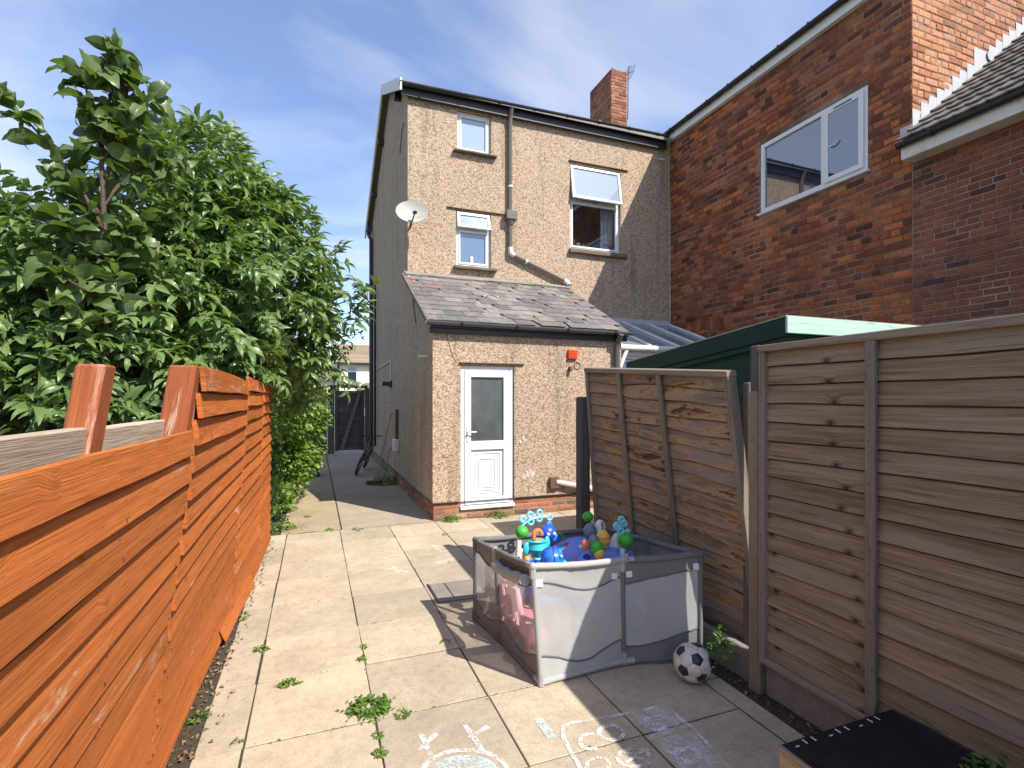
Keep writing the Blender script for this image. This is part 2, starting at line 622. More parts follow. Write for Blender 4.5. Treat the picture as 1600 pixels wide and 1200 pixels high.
def m_chalk(name, col, amt=0.78):
    t = NT(name)
    p = t.pos()
    n = t.noise(p, 70, 5, 0.75)
    n2 = t.noise(p, 12, 3)
    k = t.ramp(t.math('ADD', n, t.math('MULTIPLY', t.math('SUBTRACT', n2, 0.5), 0.6)), [(0.40, 0.03), (0.66, amt)])
    d = t.n('BsdfDiffuse', None, Color=col)
    tr = t.n('BsdfTransparent', None, Color=(1, 1, 1))
    ms = t.n('MixShader', None, _0=k, _1=tr.outputs[0], _2=d.outputs[0])
    t.t.links.new(ms.outputs[0], t.out.inputs[0])
    return t.m


def m_soil():
    t = NT('soil')
    p = t.pos()
    n = t.noise(p, 35, 6, 0.75)
    c = t.ramp(n, [(0.3, (0.035, 0.024, 0.016)), (0.55, (0.10, 0.07, 0.045)), (0.75, (0.22, 0.17, 0.11))])
    t.bump(n, 1.0, 0.02)
    return t.fin(c, 0.95, 0.1)


def m_slate(name, stops):
    t = NT(name)
    p = t.pos()
    r = t.rand()
    c = t.ramp(r, stops)
    n = t.noise(p, 9, 6, 0.7)
    c = t.mix(1.0, c, t.ramp(n, [(0.25, 0.62), (0.7, 1.25)]), 'MULTIPLY')
    w = t.noise(t.map(p, (1, 1, 1), (4, 0, 2)), 6, 6, 0.75)
    c = t.mix(t.ramp(w, [(0.62, 0.0), (0.7, 0.6)]), c, (0.36, 0.34, 0.27))
    t.bump(n, 0.4, 0.006)
    return t.fin(c, 0.62, 0.35)


def m_paint(name, col, rough=0.3, dirt=0.3, dcol=(0.2, 0.18, 0.15), scale=6):
    t = NT(name)
    p = t.pos()
    n = t.noise(p, scale, 6, 0.7)
    c = t.mix(t.ramp(n, [(0.5, 0.0), (0.75, dirt)]), col, dcol)
    t.bump(t.noise(p, 40, 3), 0.08, 0.004)
    return t.fin(c, rough, 0.5)


def m_print(name):
    """blue cotton with scattered coloured shapes"""
    t = NT(name)
    p = t.coord()
    v = t.n('TexVoronoi', None, Vector=p, Scale=14.0)
    g = t.n('SeparateColor', None, _0=v.outputs['Color'])
    k = t.ramp(t.math('ADD', v.outputs['Distance'], t.math('MULTIPLY', t.noise(p, 40, 2), 0.5)), [(0.62, 1.0), (0.65, 0.0)])
    shp = t.ramp(g.outputs[0], [(0.0, (0.03, 0.05, 0.32)), (0.35, (0.03, 0.05, 0.32)), (0.45, (0.5, 0.05, 0.09)), (0.55, (0.7, 0.72, 0.85)), (0.8, (0.05, 0.3, 0.5)), (1.0, (0.02, 0.03, 0.2))], 'CONSTANT')
    on = t.math('MULTIPLY', k, t.math('GREATER_THAN', g.outputs[1], 0.3))
    c = t.mix(on, (0.22, 0.27, 0.66), shp)
    return t.fin(c, 0.85, 0.2)


M = {}
M['dash'] = m_pebbledash()
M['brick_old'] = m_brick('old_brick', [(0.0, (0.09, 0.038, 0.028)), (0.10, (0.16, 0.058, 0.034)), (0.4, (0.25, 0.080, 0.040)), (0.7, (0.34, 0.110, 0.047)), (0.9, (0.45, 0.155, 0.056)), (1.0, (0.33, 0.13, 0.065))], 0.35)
M['brick_gable'] = m_brick('sun_brightened_gable_brick', [(0.0, (0.30, 0.125, 0.07)), (0.3, (0.44, 0.19, 0.095)), (0.7, (0.52, 0.235, 0.12)), (1.0, (0.42, 0.23, 0.15))], 0.15)  # same house brick, its colour lightened to carry the sunlight on the gable
M['brick_new'] = m_brick('newer_brick', [(0.0, (0.085, 0.045, 0.038)), (0.10, (0.14, 0.062, 0.046)), (0.2, (0.21, 0.080, 0.05)), (0.7, (0.235, 0.088, 0.055)), (1.0, (0.29, 0.105, 0.056))], 0.2, False)
M['brick_chim'] = m_brick('chimney_brick', [(0.0, (0.17, 0.07, 0.045)), (0.5, (0.30, 0.11, 0.065)), (1.0, (0.40, 0.19, 0.10))], 0.2)
M['brick_plinth'] = m_brick('plinth_brick', [(0.0, (0.22, 0.10, 0.065)), (0.3, (0.42, 0.13, 0.07)), (0.6, (0.36, 0.17, 0.10)), (0.8, (0.10, 0.08, 0.075)), (1.0, (0.42, 0.26, 0.17))], 0.1)
M['mortar_old'] = m_mortar('old_mortar', (0.34, 0.245, 0.185), (0.115, 0.052, 0.032))
M['mortar_new'] = m_mortar('newer_mortar', (0.36, 0.265, 0.21))
M['mortar_pale'] = m_mortar('pale_mortar', (0.36, 0.25, 0.17))
M['orange'] = m_wood('orange_painted_timber', (0.36, 0.098, 0.022), (0.49, 0.150, 0.037), 0.75, 0.3, worn=(0.50, 0.33, 0.22), worn_amt=0.12, rough=0.75, line=0.10)
M['orange_worn'] = m_wood('flaking_orange_post', (0.32, 0.088, 0.032), (0.43, 0.13, 0.05), 0.7, False, worn=(0.55, 0.42, 0.32), worn_amt=0.55, rough=0.65)
M['bare'] = m_wood('bare_weathered_timber', (0.40, 0.31, 0.22), (0.56, 0.46, 0.34), 0.9, False, worn=(0.36, 0.09, 0.03), worn_amt=0.2, rough=0.85)
M['fence'] = m_wood('weathered_brown_timber', (0.150, 0.102, 0.060), (0.325, 0.240, 0.148), 1.0, True, silver=(0.275, 0.228, 0.165), line=0.10, cracks=0.5)
M['fence_lean'] = m_wood('flaking_weathered_timber', (0.12, 0.082, 0.056), (0.33, 0.25, 0.18), 1.1, True, silver=(0.27, 0.225, 0.185), worn=(0.075, 0.036, 0.016), worn_amt=0.9, worn2=(0.42, 0.27, 0.12))
M['frame_wood'] = m_wood('grey_brown_frame_timber', (0.16, 0.122, 0.085), (0.28, 0.225, 0.165), 0.8, False, silver=(0.25, 0.215, 0.17))
M['grey_wood'] = m_wood('grey_post_timber', (0.085, 0.075, 0.072), (0.15, 0.135, 0.125), 0.8, False)
M['gate_wood'] = m_wood('dark_gate_timber', (0.055, 0.05, 0.046), (0.115, 0.10, 0.09), 0.8, False)
M['shed_shade'] = m_wood('shade_toned_shed_timber', (0.013, 0.034, 0.026), (0.025, 0.056, 0.042), 0.5, False, rough=0.6)  # shed green with the shade of the side wall put into the colour
M['shed_sun'] = m_wood('sun_toned_shed_board', (0.33, 0.52, 0.41), (0.50, 0.68, 0.56), 0.6, True, worn=(0.12, 0.2, 0.16), worn_amt=0.15, rough=0.6)  # same shed timber, paled in colour to carry the sunlight on its end
M['pale_wood'] = m_wood('pale_planter_timber', (0.30, 0.23, 0.15), (0.44, 0.35, 0.24), 0.8, False)
M['paver'] = m_paver('concrete_paver', (0.455, 0.385, 0.285))
M['pad'] = m_paver('rough_concrete', (0.46, 0.365, 0.23), 2.6)
M['smooth_conc'] = m_paver('passage_concrete', (0.42, 0.355, 0.265), 1.6)
M['conc_post'] = m_paver('mossy_concrete_post', (0.24, 0.20, 0.14), 1.8)
M['gravel_board'] = m_paver('concrete_gravel_board', (0.23, 0.213, 0.195), 0.8)
M['soil'] = m_soil()
M['joint'] = plain('joint_sand', (0.045, 0.036, 0.024), 0.95, 0.3, 40)
M['ground'] = plain('rough_grassy_ground', (0.075, 0.085, 0.035), 0.95, 0.4, 14)
M['pvc'] = m_paint('white_pvc', (0.70, 0.70, 0.69), 0.28, 0.2)
M['pvc_old'] = m_paint('stained_white_paint', (0.66, 0.63, 0.57), 0.5, 0.6, (0.20, 0.16, 0.11), 4)
M['gutter'] = m_paint('black_gutter_plastic', (0.014, 0.014, 0.015), 0.45, 0.25, (0.07, 0.065, 0.055), 3)
M['gutter_grey'] = m_paint('grey_gutter_plastic', (0.10, 0.10, 0.105), 0.3, 0.3, (0.2, 0.19, 0.17))
M['downpipe'] = m_paint('brown_grey_downpipe', (0.13, 0.108, 0.095), 0.35, 0.3)
M['black'] = plain('black_plastic', (0.018, 0.018, 0.02), 0.4, 0.1)
M['stone_sill'] = m_paver('stone_sill', (0.17, 0.14, 0.10), 1.2)
M['glass'] = m_glass('clear_window_glass', (0.75, 0.82, 0.82), 0.10)
M['glass_dark'] = m_glass('dark_reflecting_glass', (1, 1, 1), 0.22, False, (0.02, 0.027, 0.045))
M['glass_frost'] = m_glass('frosted_glass', (1, 1, 1), 0.10, False, (0.25, 0.33, 0.42), 0.18)
M['glass_pale'] = m_glass('pale_curtained_glass', (1, 1, 1), 0.08, False, (0.27, 0.33, 0.38), 0.04)
M['glass_blue'] = m_glass('obscured_blue_glass', (1, 1, 1), 0.12, False, (0.105, 0.155, 0.235), 0.12)
def m_doorglass():
    t = NT('obscured_door_glass')
    p = t.coord()
    n = t.noise(t.map(p, (55, 1, 16)), 1.0, 3, 0.6, 0.6)
    n2 = t.noise(t.map(p, (2.5, 1, 3)), 1.0, 4)
    c = t.mix(n2, (0.03, 0.036, 0.036), (0.14, 0.16, 0.16))
    t.bump(n, 0.5, 0.004)
    return t.fin(c, 0.12, 0.6)
M['glass_door'] = m_doorglass()
M['slate'] = m_slate('roof_slate', [(0.0, (0.11, 0.100, 0.097)), (0.35, (0.15, 0.137, 0.130)), (0.6, (0.17, 0.155, 0.145)), (0.85, (0.22, 0.20, 0.182)), (0.965, (0.20, 0.175, 0.125)), (0.985, (0.22, 0.125, 0.095))])
M['tile'] = m_slate('concrete_roof_tile', [(0.0, (0.095, 0.088, 0.082)), (1.0, (0.16, 0.14, 0.12))])
M['tile_far'] = m_slate('far_roof_tile', [(0.0, (0.20, 0.15, 0.105)), (1.0, (0.28, 0.21, 0.15))])
M['lead'] = m_paint('lead_flashing', (0.42, 0.43, 0.44), 0.45, 0.5, (0.62, 0.62, 0.61), 9)
M['render_cream'] = m_paint('cream_render', (0.74, 0.68, 0.52), 0.9, 0.1)
M['dish'] = m_paint('rusty_dish_paint', (0.36, 0.355, 0.31), 0.6, 0.95, (0.33, 0.15, 0.06), 4.2)
M['orange_plastic'] = plain('orange_red_plastic', (0.62, 0.075, 0.018), 0.4, 0.05)
M['polycarb'] = m_glass('polycarbonate_sheet', (1, 1, 1), 0.18, False, (0.20, 0.24, 0.28), 0.12)
M['fabric'] = plain('grey_pen_fabric', (0.15, 0.148, 0.142), 0.85, 0.08, 220, bump=0.2)
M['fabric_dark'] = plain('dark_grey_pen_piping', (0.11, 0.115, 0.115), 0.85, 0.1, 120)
M['fabric_sun'] = plain('sun_toned_pen_fabric', (0.35, 0.35, 0.33), 0.8, 0.06, 220, bump=0.2)  # pen cloth with sunlight put into its colour
M['fabric_shade'] = plain('shade_toned_pen_fabric', (0.175, 0.175, 0.168), 0.82, 0.06, 220, bump=0.2)  # same pen cloth, darkened in colour for the shaded panels
M['tubes'] = m_paint('grey_white_plastic_tube', (0.34, 0.34, 0.335), 0.35, 0.35, (0.3, 0.29, 0.27), 12)
M['net'] = m_net('fine_white_netting', (0.70, 0.70, 0.665), 0.2)
M['net_clear'] = m_net('open_white_netting', (0.62, 0.61, 0.60), 0.55)
M['label'] = plain('white_label', (0.75, 0.74, 0.76), 0.6, 0.03)
M['ball_w'] = m_paint('scuffed_white_leather', (0.62, 0.59, 0.52), 0.45, 0.75, (0.26, 0.22, 0.16), 26)
M['ball_b'] = m_paint('scuffed_black_leather', (0.02, 0.022, 0.03), 0.35, 0.4, (0.12, 0.11, 0.1), 26)
for k, c in dict(green=(0.05, 0.42, 0.035), teal=(0.045, 0.46, 0.50), blue=(0.02, 0.08, 0.55), blue2=(0.03, 0.16, 0.62), orange_toy=(0.70, 0.19, 0.06), yellow=(0.75, 0.48, 0.08),
                 pink=(0.78, 0.27, 0.33), palepink=(0.80, 0.45, 0.47), grey_toy=(0.16, 0.18, 0.22), white_toy=(0.72, 0.71, 0.68), aqua=(0.20, 0.60, 0.72)).items():
    M[k] = plain(k + '_toy_plastic', c, 0.35, 0.05)
M['print'] = m_print('printed_blue_cotton')
M['liner'] = plain('black_liner', (0.008, 0.008, 0.011), 0.42, 0.3, 14, bump=0.35)
M['chalk_w'] = m_chalk('white_chalk', (0.86, 0.86, 0.84))
M['chalk_f'] = m_chalk('faint_white_chalk', (0.80, 0.80, 0.86), 0.55)
M['chalk_b'] = m_chalk('pale_blue_chalk', (0.55, 0.78, 0.82))
M['leaf_cherry'] = m_leaf('cherry_leaf', (0.034, 0.070, 0.016), (0.125, 0.180, 0.050), (0.15, 0.20, 0.09), 9, 0.36, 0.3)
M['leaf_elder'] = m_leaf('elder_leaf', (0.050, 0.105, 0.028), (0.185, 0.265, 0.082), (0.16, 0.22, 0.10), 7, 0.33, 0.28)
M['leaf_privet'] = m_leaf('privet_leaf', (0.045, 0.11, 0.016), (0.20, 0.30, 0.045), (0.17, 0.25, 0.07), 4)
M['leaf_dark'] = m_leaf('plum_leaf', (0.018, 0.012, 0.014), (0.045, 0.022, 0.026), (0.06, 0.03, 0.03), 4)
M['leaf_weed'] = m_leaf('weed_leaf', (0.055, 0.14, 0.018), (0.14, 0.24, 0.035), (0.14, 0.22, 0.07), 4)
M['leaf_dry'] = m_leaf('dry_leaf', (0.09, 0.06, 0.03), (0.30, 0.22, 0.12), (0.2, 0.14, 0.08), 5, 0.7, 0.1)
M['bark'] = plain('bark', (0.085, 0.06, 0.042), 0.9, 0.35, 40, bump=0.6)
M['bark_pale'] = plain('pale_stem', (0.30, 0.22, 0.14), 0.8, 0.2, 40, bump=0.3)
M['stem'] = plain('green_stem', (0.16, 0.22, 0.07), 0.6, 0.2)
M['plaster'] = plain('dim_room_plaster', (0.50, 0.49, 0.47), 0.9, 0.05, 4)
M['curtain'] = plain('grey_curtain', (0.60, 0.60, 0.64), 0.85, 0.1, 50)
M['rust'] = plain('rusty_steel', (0.13, 0.065, 0.035), 0.8, 0.3, 30)
M['steel'] = plain('grey_steel', (0.35, 0.35, 0.36), 0.35, 0.1, 20, metal=0.8)
M['cable'] = plain('white_cable', (0.62, 0.60, 0.57), 0.5, 0.05)
M['moss'] = plain('moss', (0.07, 0.10, 0.02), 0.95, 0.3, 60)

# ------------------------------------------------------------------ ground, paving, passage
def sheet(name, x0, x1, y0, y1, z, mat, nx=1, ny=1, jit=0.0):
    mb = MB()
    V = [(x0 + (x1 - x0) * i / nx, y0 + (y1 - y0) * j / ny, z + (mnoise.noise((i * 0.7, j * 0.7, 3)) * jit if jit else 0)) for j in range(ny + 1) for i in range(nx + 1)]
    Fc = [(j * (nx + 1) + i, j * (nx + 1) + i + 1, (j + 1) * (nx + 1) + i + 1, (j + 1) * (nx + 1) + i) for j in range(ny) for i in range(nx)]
    mb.add(V, Fc)
    return structure(mb.build(name, mat))


sheet('ground', -150, 150, -60, 240, -0.09, M['ground'])
yard = sheet('yard_bed', -0.9, 7.3, -2.0, 9.4, -0.006, M['joint'])

PX0, PXP, PY0, PYP = -0.335, 0.645, 2.90, 0.627
paving = thing('paving', 'buff concrete slab paving in a square grid across the yard', 'paving', (0.9, 3.5, 0))
paving['kind'] = 'structure'
nsl = 0
def slab_mesh(w, l, seed):
    r = random.Random(seed)
    mb = MB()
    j = [r.uniform(-0.003, 0.003) for _ in range(8)]
    b = 0.003
    top = [(-w / 2 + b + j[0], -l / 2 + b, 0), (w / 2 - b, -l / 2 + b + j[1], 0), (w / 2 - b + j[2], l / 2 - b, 0), (-w / 2 + b, l / 2 - b + j[3], 0)]
    mid = [(-w / 2 + j[4], -l / 2, -0.002), (w / 2, -l / 2 + j[5], -0.002), (w / 2 + j[6], l / 2, -0.002), (-w / 2, l / 2 + j[7], -0.002)]
    bot = [(p[0], p[1], -0.045) for p in mid]
    mb.add(top + mid + bot, [(0, 1, 2, 3), (4, 5, 1, 0), (5, 6, 2, 1), (6, 7, 3, 2), (7, 4, 0, 3), (8, 9, 5, 4), (9, 10, 6, 5), (10, 11, 7, 6), (11, 8, 4, 7)])
    o = mb.build('paver_mesh', M['paver'], origin=(0, 0, 0))
    me = o.data
    bpy.data.objects.remove(o)
    return me
G = 0.008
slab_full = [slab_mesh(PXP - G, PYP - G, k) for k in range(4)]
slab_left = [slab_mesh(0.215, PYP - G, 10 + k) for k in range(2)]
slab_kerb = slab_mesh(0.12, 0.9, 21)
for jrow in range(-5, 7):
    yc = PY0 + PYP * (jrow + 0.5)
    for i in range(-1, 10):
        if i == -1:
            if yc > 7.3: continue
            me, xc = slab_left[jrow % 2], PX0 - 0.115
        else:
            xc = PX0 + PXP * (i + 0.5)
            if xc > 2.3 and yc < 4.6: continue
            if xc > 4.6: continue
            me = slab_full[rnd.randrange(4)]
        Mx = Matrix.Translation((xc + rnd.uniform(-0.003, 0.003), yc + rnd.uniform(-0.003, 0.003), rnd.uniform(-0.002, 0.0015))) @ Matrix.Rotation(rnd.uniform(-0.005, 0.005), 4, 'Z') @ Matrix.Rotation(rnd.uniform(-0.003, 0.003), 4, 'X')
        place('paver', me, Mx, paving)
for k in range(7):
    place('edging_slab', slab_kerb, Matrix.Translation((2.315, 0.3 + 0.91 * k, rnd.uniform(-0.003, 0.002))), paving)

def rough_pad(name, x0, x1, y0, y1, mat, edge=0.03, ztop=0.0):
    mb = MB()
    nx, ny = 6, 24
    V = []
    for j in range(ny + 1):
        for i in range(nx + 1):
            x = x0 + (x1 - x0) * i / nx
            y = y0 + (y1 - y0) * j / ny
            if i == 0: x += mnoise.noise((y * 2.1, 4, 1)) * edge
            if j == 0: y += mnoise.noise((x * 4.1, 9, 1)) * edge * 0.8
            V.append((x, y, ztop + mnoise.noise((x * 1.3, y * 1.3, 0)) * 0.006))
    n = len(V)
    V += [(x, y, -0.08) for x, y, z in V]
    Fc = [(j * (nx + 1) + i, j * (nx + 1) + i + 1, (j + 1) * (nx + 1) + i + 1, (j + 1) * (nx + 1) + i) for j in range(ny) for i in range(nx)]
    for j in range(ny):
        for a in (j * (nx + 1), j * (nx + 1) + nx):
            Fc.append((a, a + nx + 1, a + nx + 1 + n, a + n))
    for i in range(nx):
        Fc.append((i, i + 1, i + 1 + n, i + n))
    mb.add(V, Fc)
    return structure(mb.build(name, mat))
rough_pad('path', -0.42, 0.325, 7.31, 20.0, M['pad'], 0.05)
rough_pad('path', 0.345, 1.60, 7.31, 20.0, M['smooth_conc'], 0.0, 0.002)

# soil strips
sb = MB()
for (xa, xb, ya, yb, z) in ((-0.95, -0.44, -1.5, 6.95, 0.0), (2.375, 2.62, -1.5, 4.7, 0.0)):
    nx, ny = 10, 90
    V = []
    for j in range(ny + 1):
        for i in range(nx + 1):
            x = xa + (xb - xa) * i / nx; y = ya + (yb - ya) * j / ny
            V.append((x, y, z - 0.028 * min(1, max(0, (x + 0.62) / 0.08)) * (x < 0) - 0.02 * (x > 0 and x < 2.39) + mnoise.noise((x * 9, y * 9, 2)) * 0.010 + mnoise.noise((x * 40, y * 40, 5)) * 0.005))
    sb.add(V, [(j * (nx + 1) + i, j * (nx + 1) + i + 1, (j + 1) * (nx + 1) + i + 1, (j + 1) * (nx + 1) + i) for j in range(ny) for i in range(nx)])
tag(sb.build('soil', M['soil'], smooth=True), 'dark crumbly soil strips along both fence feet', 'soil', None, 'stuff')

# ------------------------------------------------------------------ bricks
def brick_mesh(name, mat, seed, bev=0.07, jit=0.035):
    r = random.Random(seed)
    mb = MB()
    def ring(y, ins, j):
        return [(sx * (0.5 - ins * 0.35) + r.uniform(-j, j) * 0.35, y, sz * (0.5 - ins) + r.uniform(-j, j)) for sx, sz in ((-1, -1), (1, -1), (1, 1), (-1, 1))]
    a, b, c = ring(0.0, bev * 1.3, jit), ring(0.10, 0.0, jit), ring(1.0, 0.02, 0)
    mid = [(0, -0.02 + r.uniform(-0.03, 0.03), 0)]
    mb.add(a + b + c + mid, [(0, 1, 12), (1, 2, 12), (2, 3, 12), (3, 0, 12), (4, 5, 1, 0), (5, 6, 2, 1), (6, 7, 3, 2), (7, 4, 0, 3), (8, 9, 5, 4), (9, 10, 6, 5), (10, 11, 7, 6), (11, 8, 4, 7)])
    o = mb.build(name, mat, origin=(0, 0, 0))
    me = o.data
    bpy.data.objects.remove(o)
    return me


BR = {k: [brick_mesh('brick_mesh', M[k], 100 + i, *bj) for i in range(6)] for k, bj in
      dict(brick_old=(0.09, 0.05), brick_gable=(0.09, 0.05), brick_new=(0.05, 0.015), brick_chim=(0.09, 0.05), brick_plinth=(0.09, 0.06)).items()}


def course_bricks(pl, u0, u1, v0, v1, course, length, kind, openings=(), proud=0.006, joint=0.010, seed=1, wob=0.0):
    r = random.Random(seed)
    out = []
    nrow = int(round((v1 - v0) / course))
    for k in range(nrow):
        vc = v0 + course * (k + 0.5)
        head = (k % 5 == 3)
        pitch = length / 2 if head else length
        u = u0 - (length / 2 if k % 2 else 0) - (pitch * 0.25 if head else 0)
        while u < u1:
            a, b = max(u, u0), min(u + pitch * r.uniform(0.985, 1.015), u1)
            u = u + pitch
            if b - a < 0.05: continue
            segs = [(a, b)]
            for o in openings:
                if o[2] - course * 0.5 < vc < o[3] + course * 0.5:
                    ns = []
                    for (p, q) in segs:
                        if q <= o[0] or p >= o[1]: ns.append((p, q)); continue
                        if p < o[0] - 0.03: ns.append((p, o[0]))
                        if q > o[1] + 0.03: ns.append((o[1], q))
                    segs = ns
            for (p, q) in segs:
                if q - p < 0.04: continue
                dv = wob * mnoise.noise(((p + q) * 0.9, vc * 0.7, seed))
                out.append((pl, (p + q) / 2, vc + dv, proud + r.uniform(-0.004, 0.004), q - p - joint, 0.06, course - joint * r.uniform(0.85, 1.3), kind, r.randrange(6)))
    return out


def lay_bricks(bricks, parent_of, rest_parent, rest_name, cap, frame=True):
    """the bricks showing largest become parts, the rest one joined part"""
    scored = []
    for b in bricks:
        pl, u, v, n, su, sn, sv, kind, k = b
        c = pl(u, v, n)
        d = depth(c)
        x = 800 + 806 * R_.dot(c) / max(d, 0.1)
        y = 624 - 806 * (c.z - CAM_H) / max(d, 0.1)
        facing = max(0.05, (Vector((0, 0, CAM_H)) - c).normalized().dot(pl.N))
        sc = su * sv * facing / max(d, 0.3) ** 2
        if not (-30 < x < 1630 and -30 < y < 1230) or d < 0.2: sc *= 0.01
        h = HIDE(x, y, c) if frame else False
        if h: sc *= 0.02
        scored.append((sc, b))
    scored.sort(key=lambda t: -t[0])
    rest = {}
    for i, (sc, b) in enumerate(scored):
        pl, u, v, n, su, sn, sv, kind, k = b
        Mx = pl.mat(u, v, n, su, sn, sv)
        if i < cap:
            place('brick', BR[kind][k], Mx, parent_of(b))
        else:
            rest.setdefault(kind, []).append((Mx, BR[kind][k]))
    if rest:
        mb = MB()
        mats = []
        for mi, (kind, lst) in enumerate(rest.items()):
            mats.append(M[kind])
            mb.m = mi
            for Mx, me in lst:
                mb.add([Mx @ v.co for v in me.vertices], [tuple(p.vertices) for p in me.polygons])
        o = mb.build(rest_name, mats, rest_parent, fix=False)
        o['kind'] = 'stuff'


def HIDE(x, y, c):
    if y > 505 and x > 985: return True
    if x < 1047 and c.x > 7.3 and c.y < 9.43: return True
    return False


# ------------------------------------------------------------------ the pebbledashed house
XS, YH, YE = 1.575, 9.43, 7.304
house = thing('pebbledashed_house', 'three storey pebbledashed house with a slate roofed kitchen extension and white back door', 'house', (4.4, 11.0, 0))
PR = Plane((0, YH, 0), (0, -1, 0))
PE = Plane((0, YE, 0), (0, -1, 0))
PS = Plane((XS, 0, 0), (-1, 0, 0))
W1 = (2.50, 3.17, 6.43, 7.20)
W2 = (2.48, 3.17, 4.26, 5.31)
W3 = (4.87, 6.08, 4.83, 6.58)
DOOR = (1.99, 2.83, 0.14, 2.25)
mb = MB(); wall_cells(mb, PR, XS + 0.25, 7.352, 2.4, 7.36, [W1, W2, W3], 0.25)
mb.build('rear_wall', M['dash'], house, fix=False)
mb = MB()
prof = [(-15.9, 0.25), (-YE, 0.25), (-YE, 2.80), (-YH, 3.98), (-YH, 7.36), (-11.95, 8.70), (-15.9, 6.82)]
mb.prism(prof, -0.25, 0.0, lambda u, v, n: PS(u, v, n))
mb.build('side_wall', M['dash'], house)
mb = MB(); wall_cells(mb, PE, XS + 0.25, 4.72, 0.25, 2.80, [(DOOR[0], DOOR[1], 0.25, DOOR[3])], 0.2)
mb.prism([(7.504, 0.25), (YH - 0.01, 0.25), (YH - 0.01, 3.95), (7.504, 2.84)], 4.52, 4.72, lambda u, v, n: Vector((n, u, v)))
mb.build('extension_wall', M['dash'], house)
mb = MB()
mb.box((XS - 0.012, YE - 0.014, 0.243), (DOOR[0] - 0.02, YE + 0.03, 0.262), 0.004)
mb.box((DOOR[1] + 0.02, YE - 0.014, 0.243), (4.72, YE + 0.03, 0.262), 0.004)
mb.box((XS - 0.014, YE - 0.012, 0.242), (XS + 0.03, 15.9, 0.261), 0.004)
mb.build('bitumen_drip', M['black'], house)
# lintel drips
for (a, b, z, p) in ((2.30, 3.42, 5.33, PR), (4.84, 6.26, 6.62, PR), (1.96, 2.98, 2.275, PE)):
    mb = MB(); mb.box((a, z, -0.02), (b, z + 0.018, 0.035), 0.005, fn=p); mb.build('lintel_drip', M['rust'], house)
for (a, b, z, h, pr, mt) in ((2.42, 3.27, 6.39, 0.04, 0.10, 'stone_sill'), (2.42, 3.27, 4.20, 0.055, 0.10, 'stone_sill'), (4.84, 6.20, 4.74, 0.085, 0.09, 'stone_sill')):
    mb = MB(); mb.box((a, z, -0.10), (b, z + h, pr), 0.01, fn=PR, jit=0.004, seg=8); mb.build('window_sill', M[mt], house)


def frame_bars(mb, pl, u0, u1, v0, v1, w, n0, n1, wb=None):
    wb = wb or w
    mb.box((u0, v0, n0), (u0 + w, v1, n1), 0.006, fn=pl)
    mb.box((u1 - w, v0, n0), (u1, v1, n1), 0.006, fn=pl)
    mb.box((u0 + w, v0, n0), (u1 - w, v0 + wb, n1), 0.006, fn=pl)
    mb.box((u0 + w, v1 - w, n0), (u1 - w, v1, n1), 0.006, fn=pl)


def tilt(pl, v_top, ang, n_off):
    """top-hung plane swung outward"""
    c, s_ = math.cos(ang), math.sin(ang)
    return lambda u, v, n: pl(u, v_top + (v - v_top) * c + n * s_, n_off - (v - v_top) * s_ + n * c)


def make_window(parent, pl, o, split, glass_low, glass_top, open_ang=0.0, n=-0.09, handle=True):
    u0, u1, v0, v1 = o
    mb = MB()
    frame_bars(mb, pl, u0 + 0.002, u1 - 0.002, v0 + 0.002, v1 - 0.002, 0.05, n - 0.03, n + 0.03)
    if split:
        mb.box((u0 + 0.05, split - 0.03, n - 0.03), (u1 - 0.05, split + 0.03, n + 0.03), 0.005, fn=pl)
    w = mb.build('window', M['pvc'], parent)
    vl = split - 0.03 if split else v1 - 0.05
    mb = MB(); frame_bars(mb, pl, u0 + 0.055, u1 - 0.055, v0 + 0.055, vl - 0.004, 0.04, n - 0.02, n + 0.042)
    mb.build('sash', M['pvc'], w)
    mb = MB(); mb.box((u0 + 0.095, v0 + 0.095, n - 0.004), (u1 - 0.095, vl - 0.044, n + 0.008), fn=pl)
    mb.build('pane', M[glass_low], w)
    if split:
        f = tilt(pl, v1 - 0.03, open_ang, n + 0.03)
        a0, a1, c0, c1 = u0 + 0.02, u1 - 0.02, split - 0.02, v1 - 0.03
        mb = MB(); frame_bars(mb, f, a0, a1, c0, c1, 0.055, 0.0, 0.055); mb.build('vent_sash', M['pvc'], w)
        mb = MB(); mb.box((a0 + 0.055, c0 + 0.055, 0.02), (a1 - 0.055, c1 - 0.055, 0.032), fn=f); mb.build('pane', M[glass_top], w)
        if handle:
            mb = MB(); mb.box(((u0 + u1) / 2 - 0.035, split - 0.012, n + 0.03), ((u0 + u1) / 2 + 0.035, split + 0.008, n + 0.055), 0.005, fn=pl); mb.build('handle', M['steel'], w)
    return w


w1 = make_window(house, PR, W1, None, 'glass_frost', None)
w2 = make_window(house, PR, W2, 5.0, 'glass_blue', 'glass_blue', 0.20)
w3 = make_window(house, PR, W3, 5.86, 'glass', 'glass_pale', 0.16)
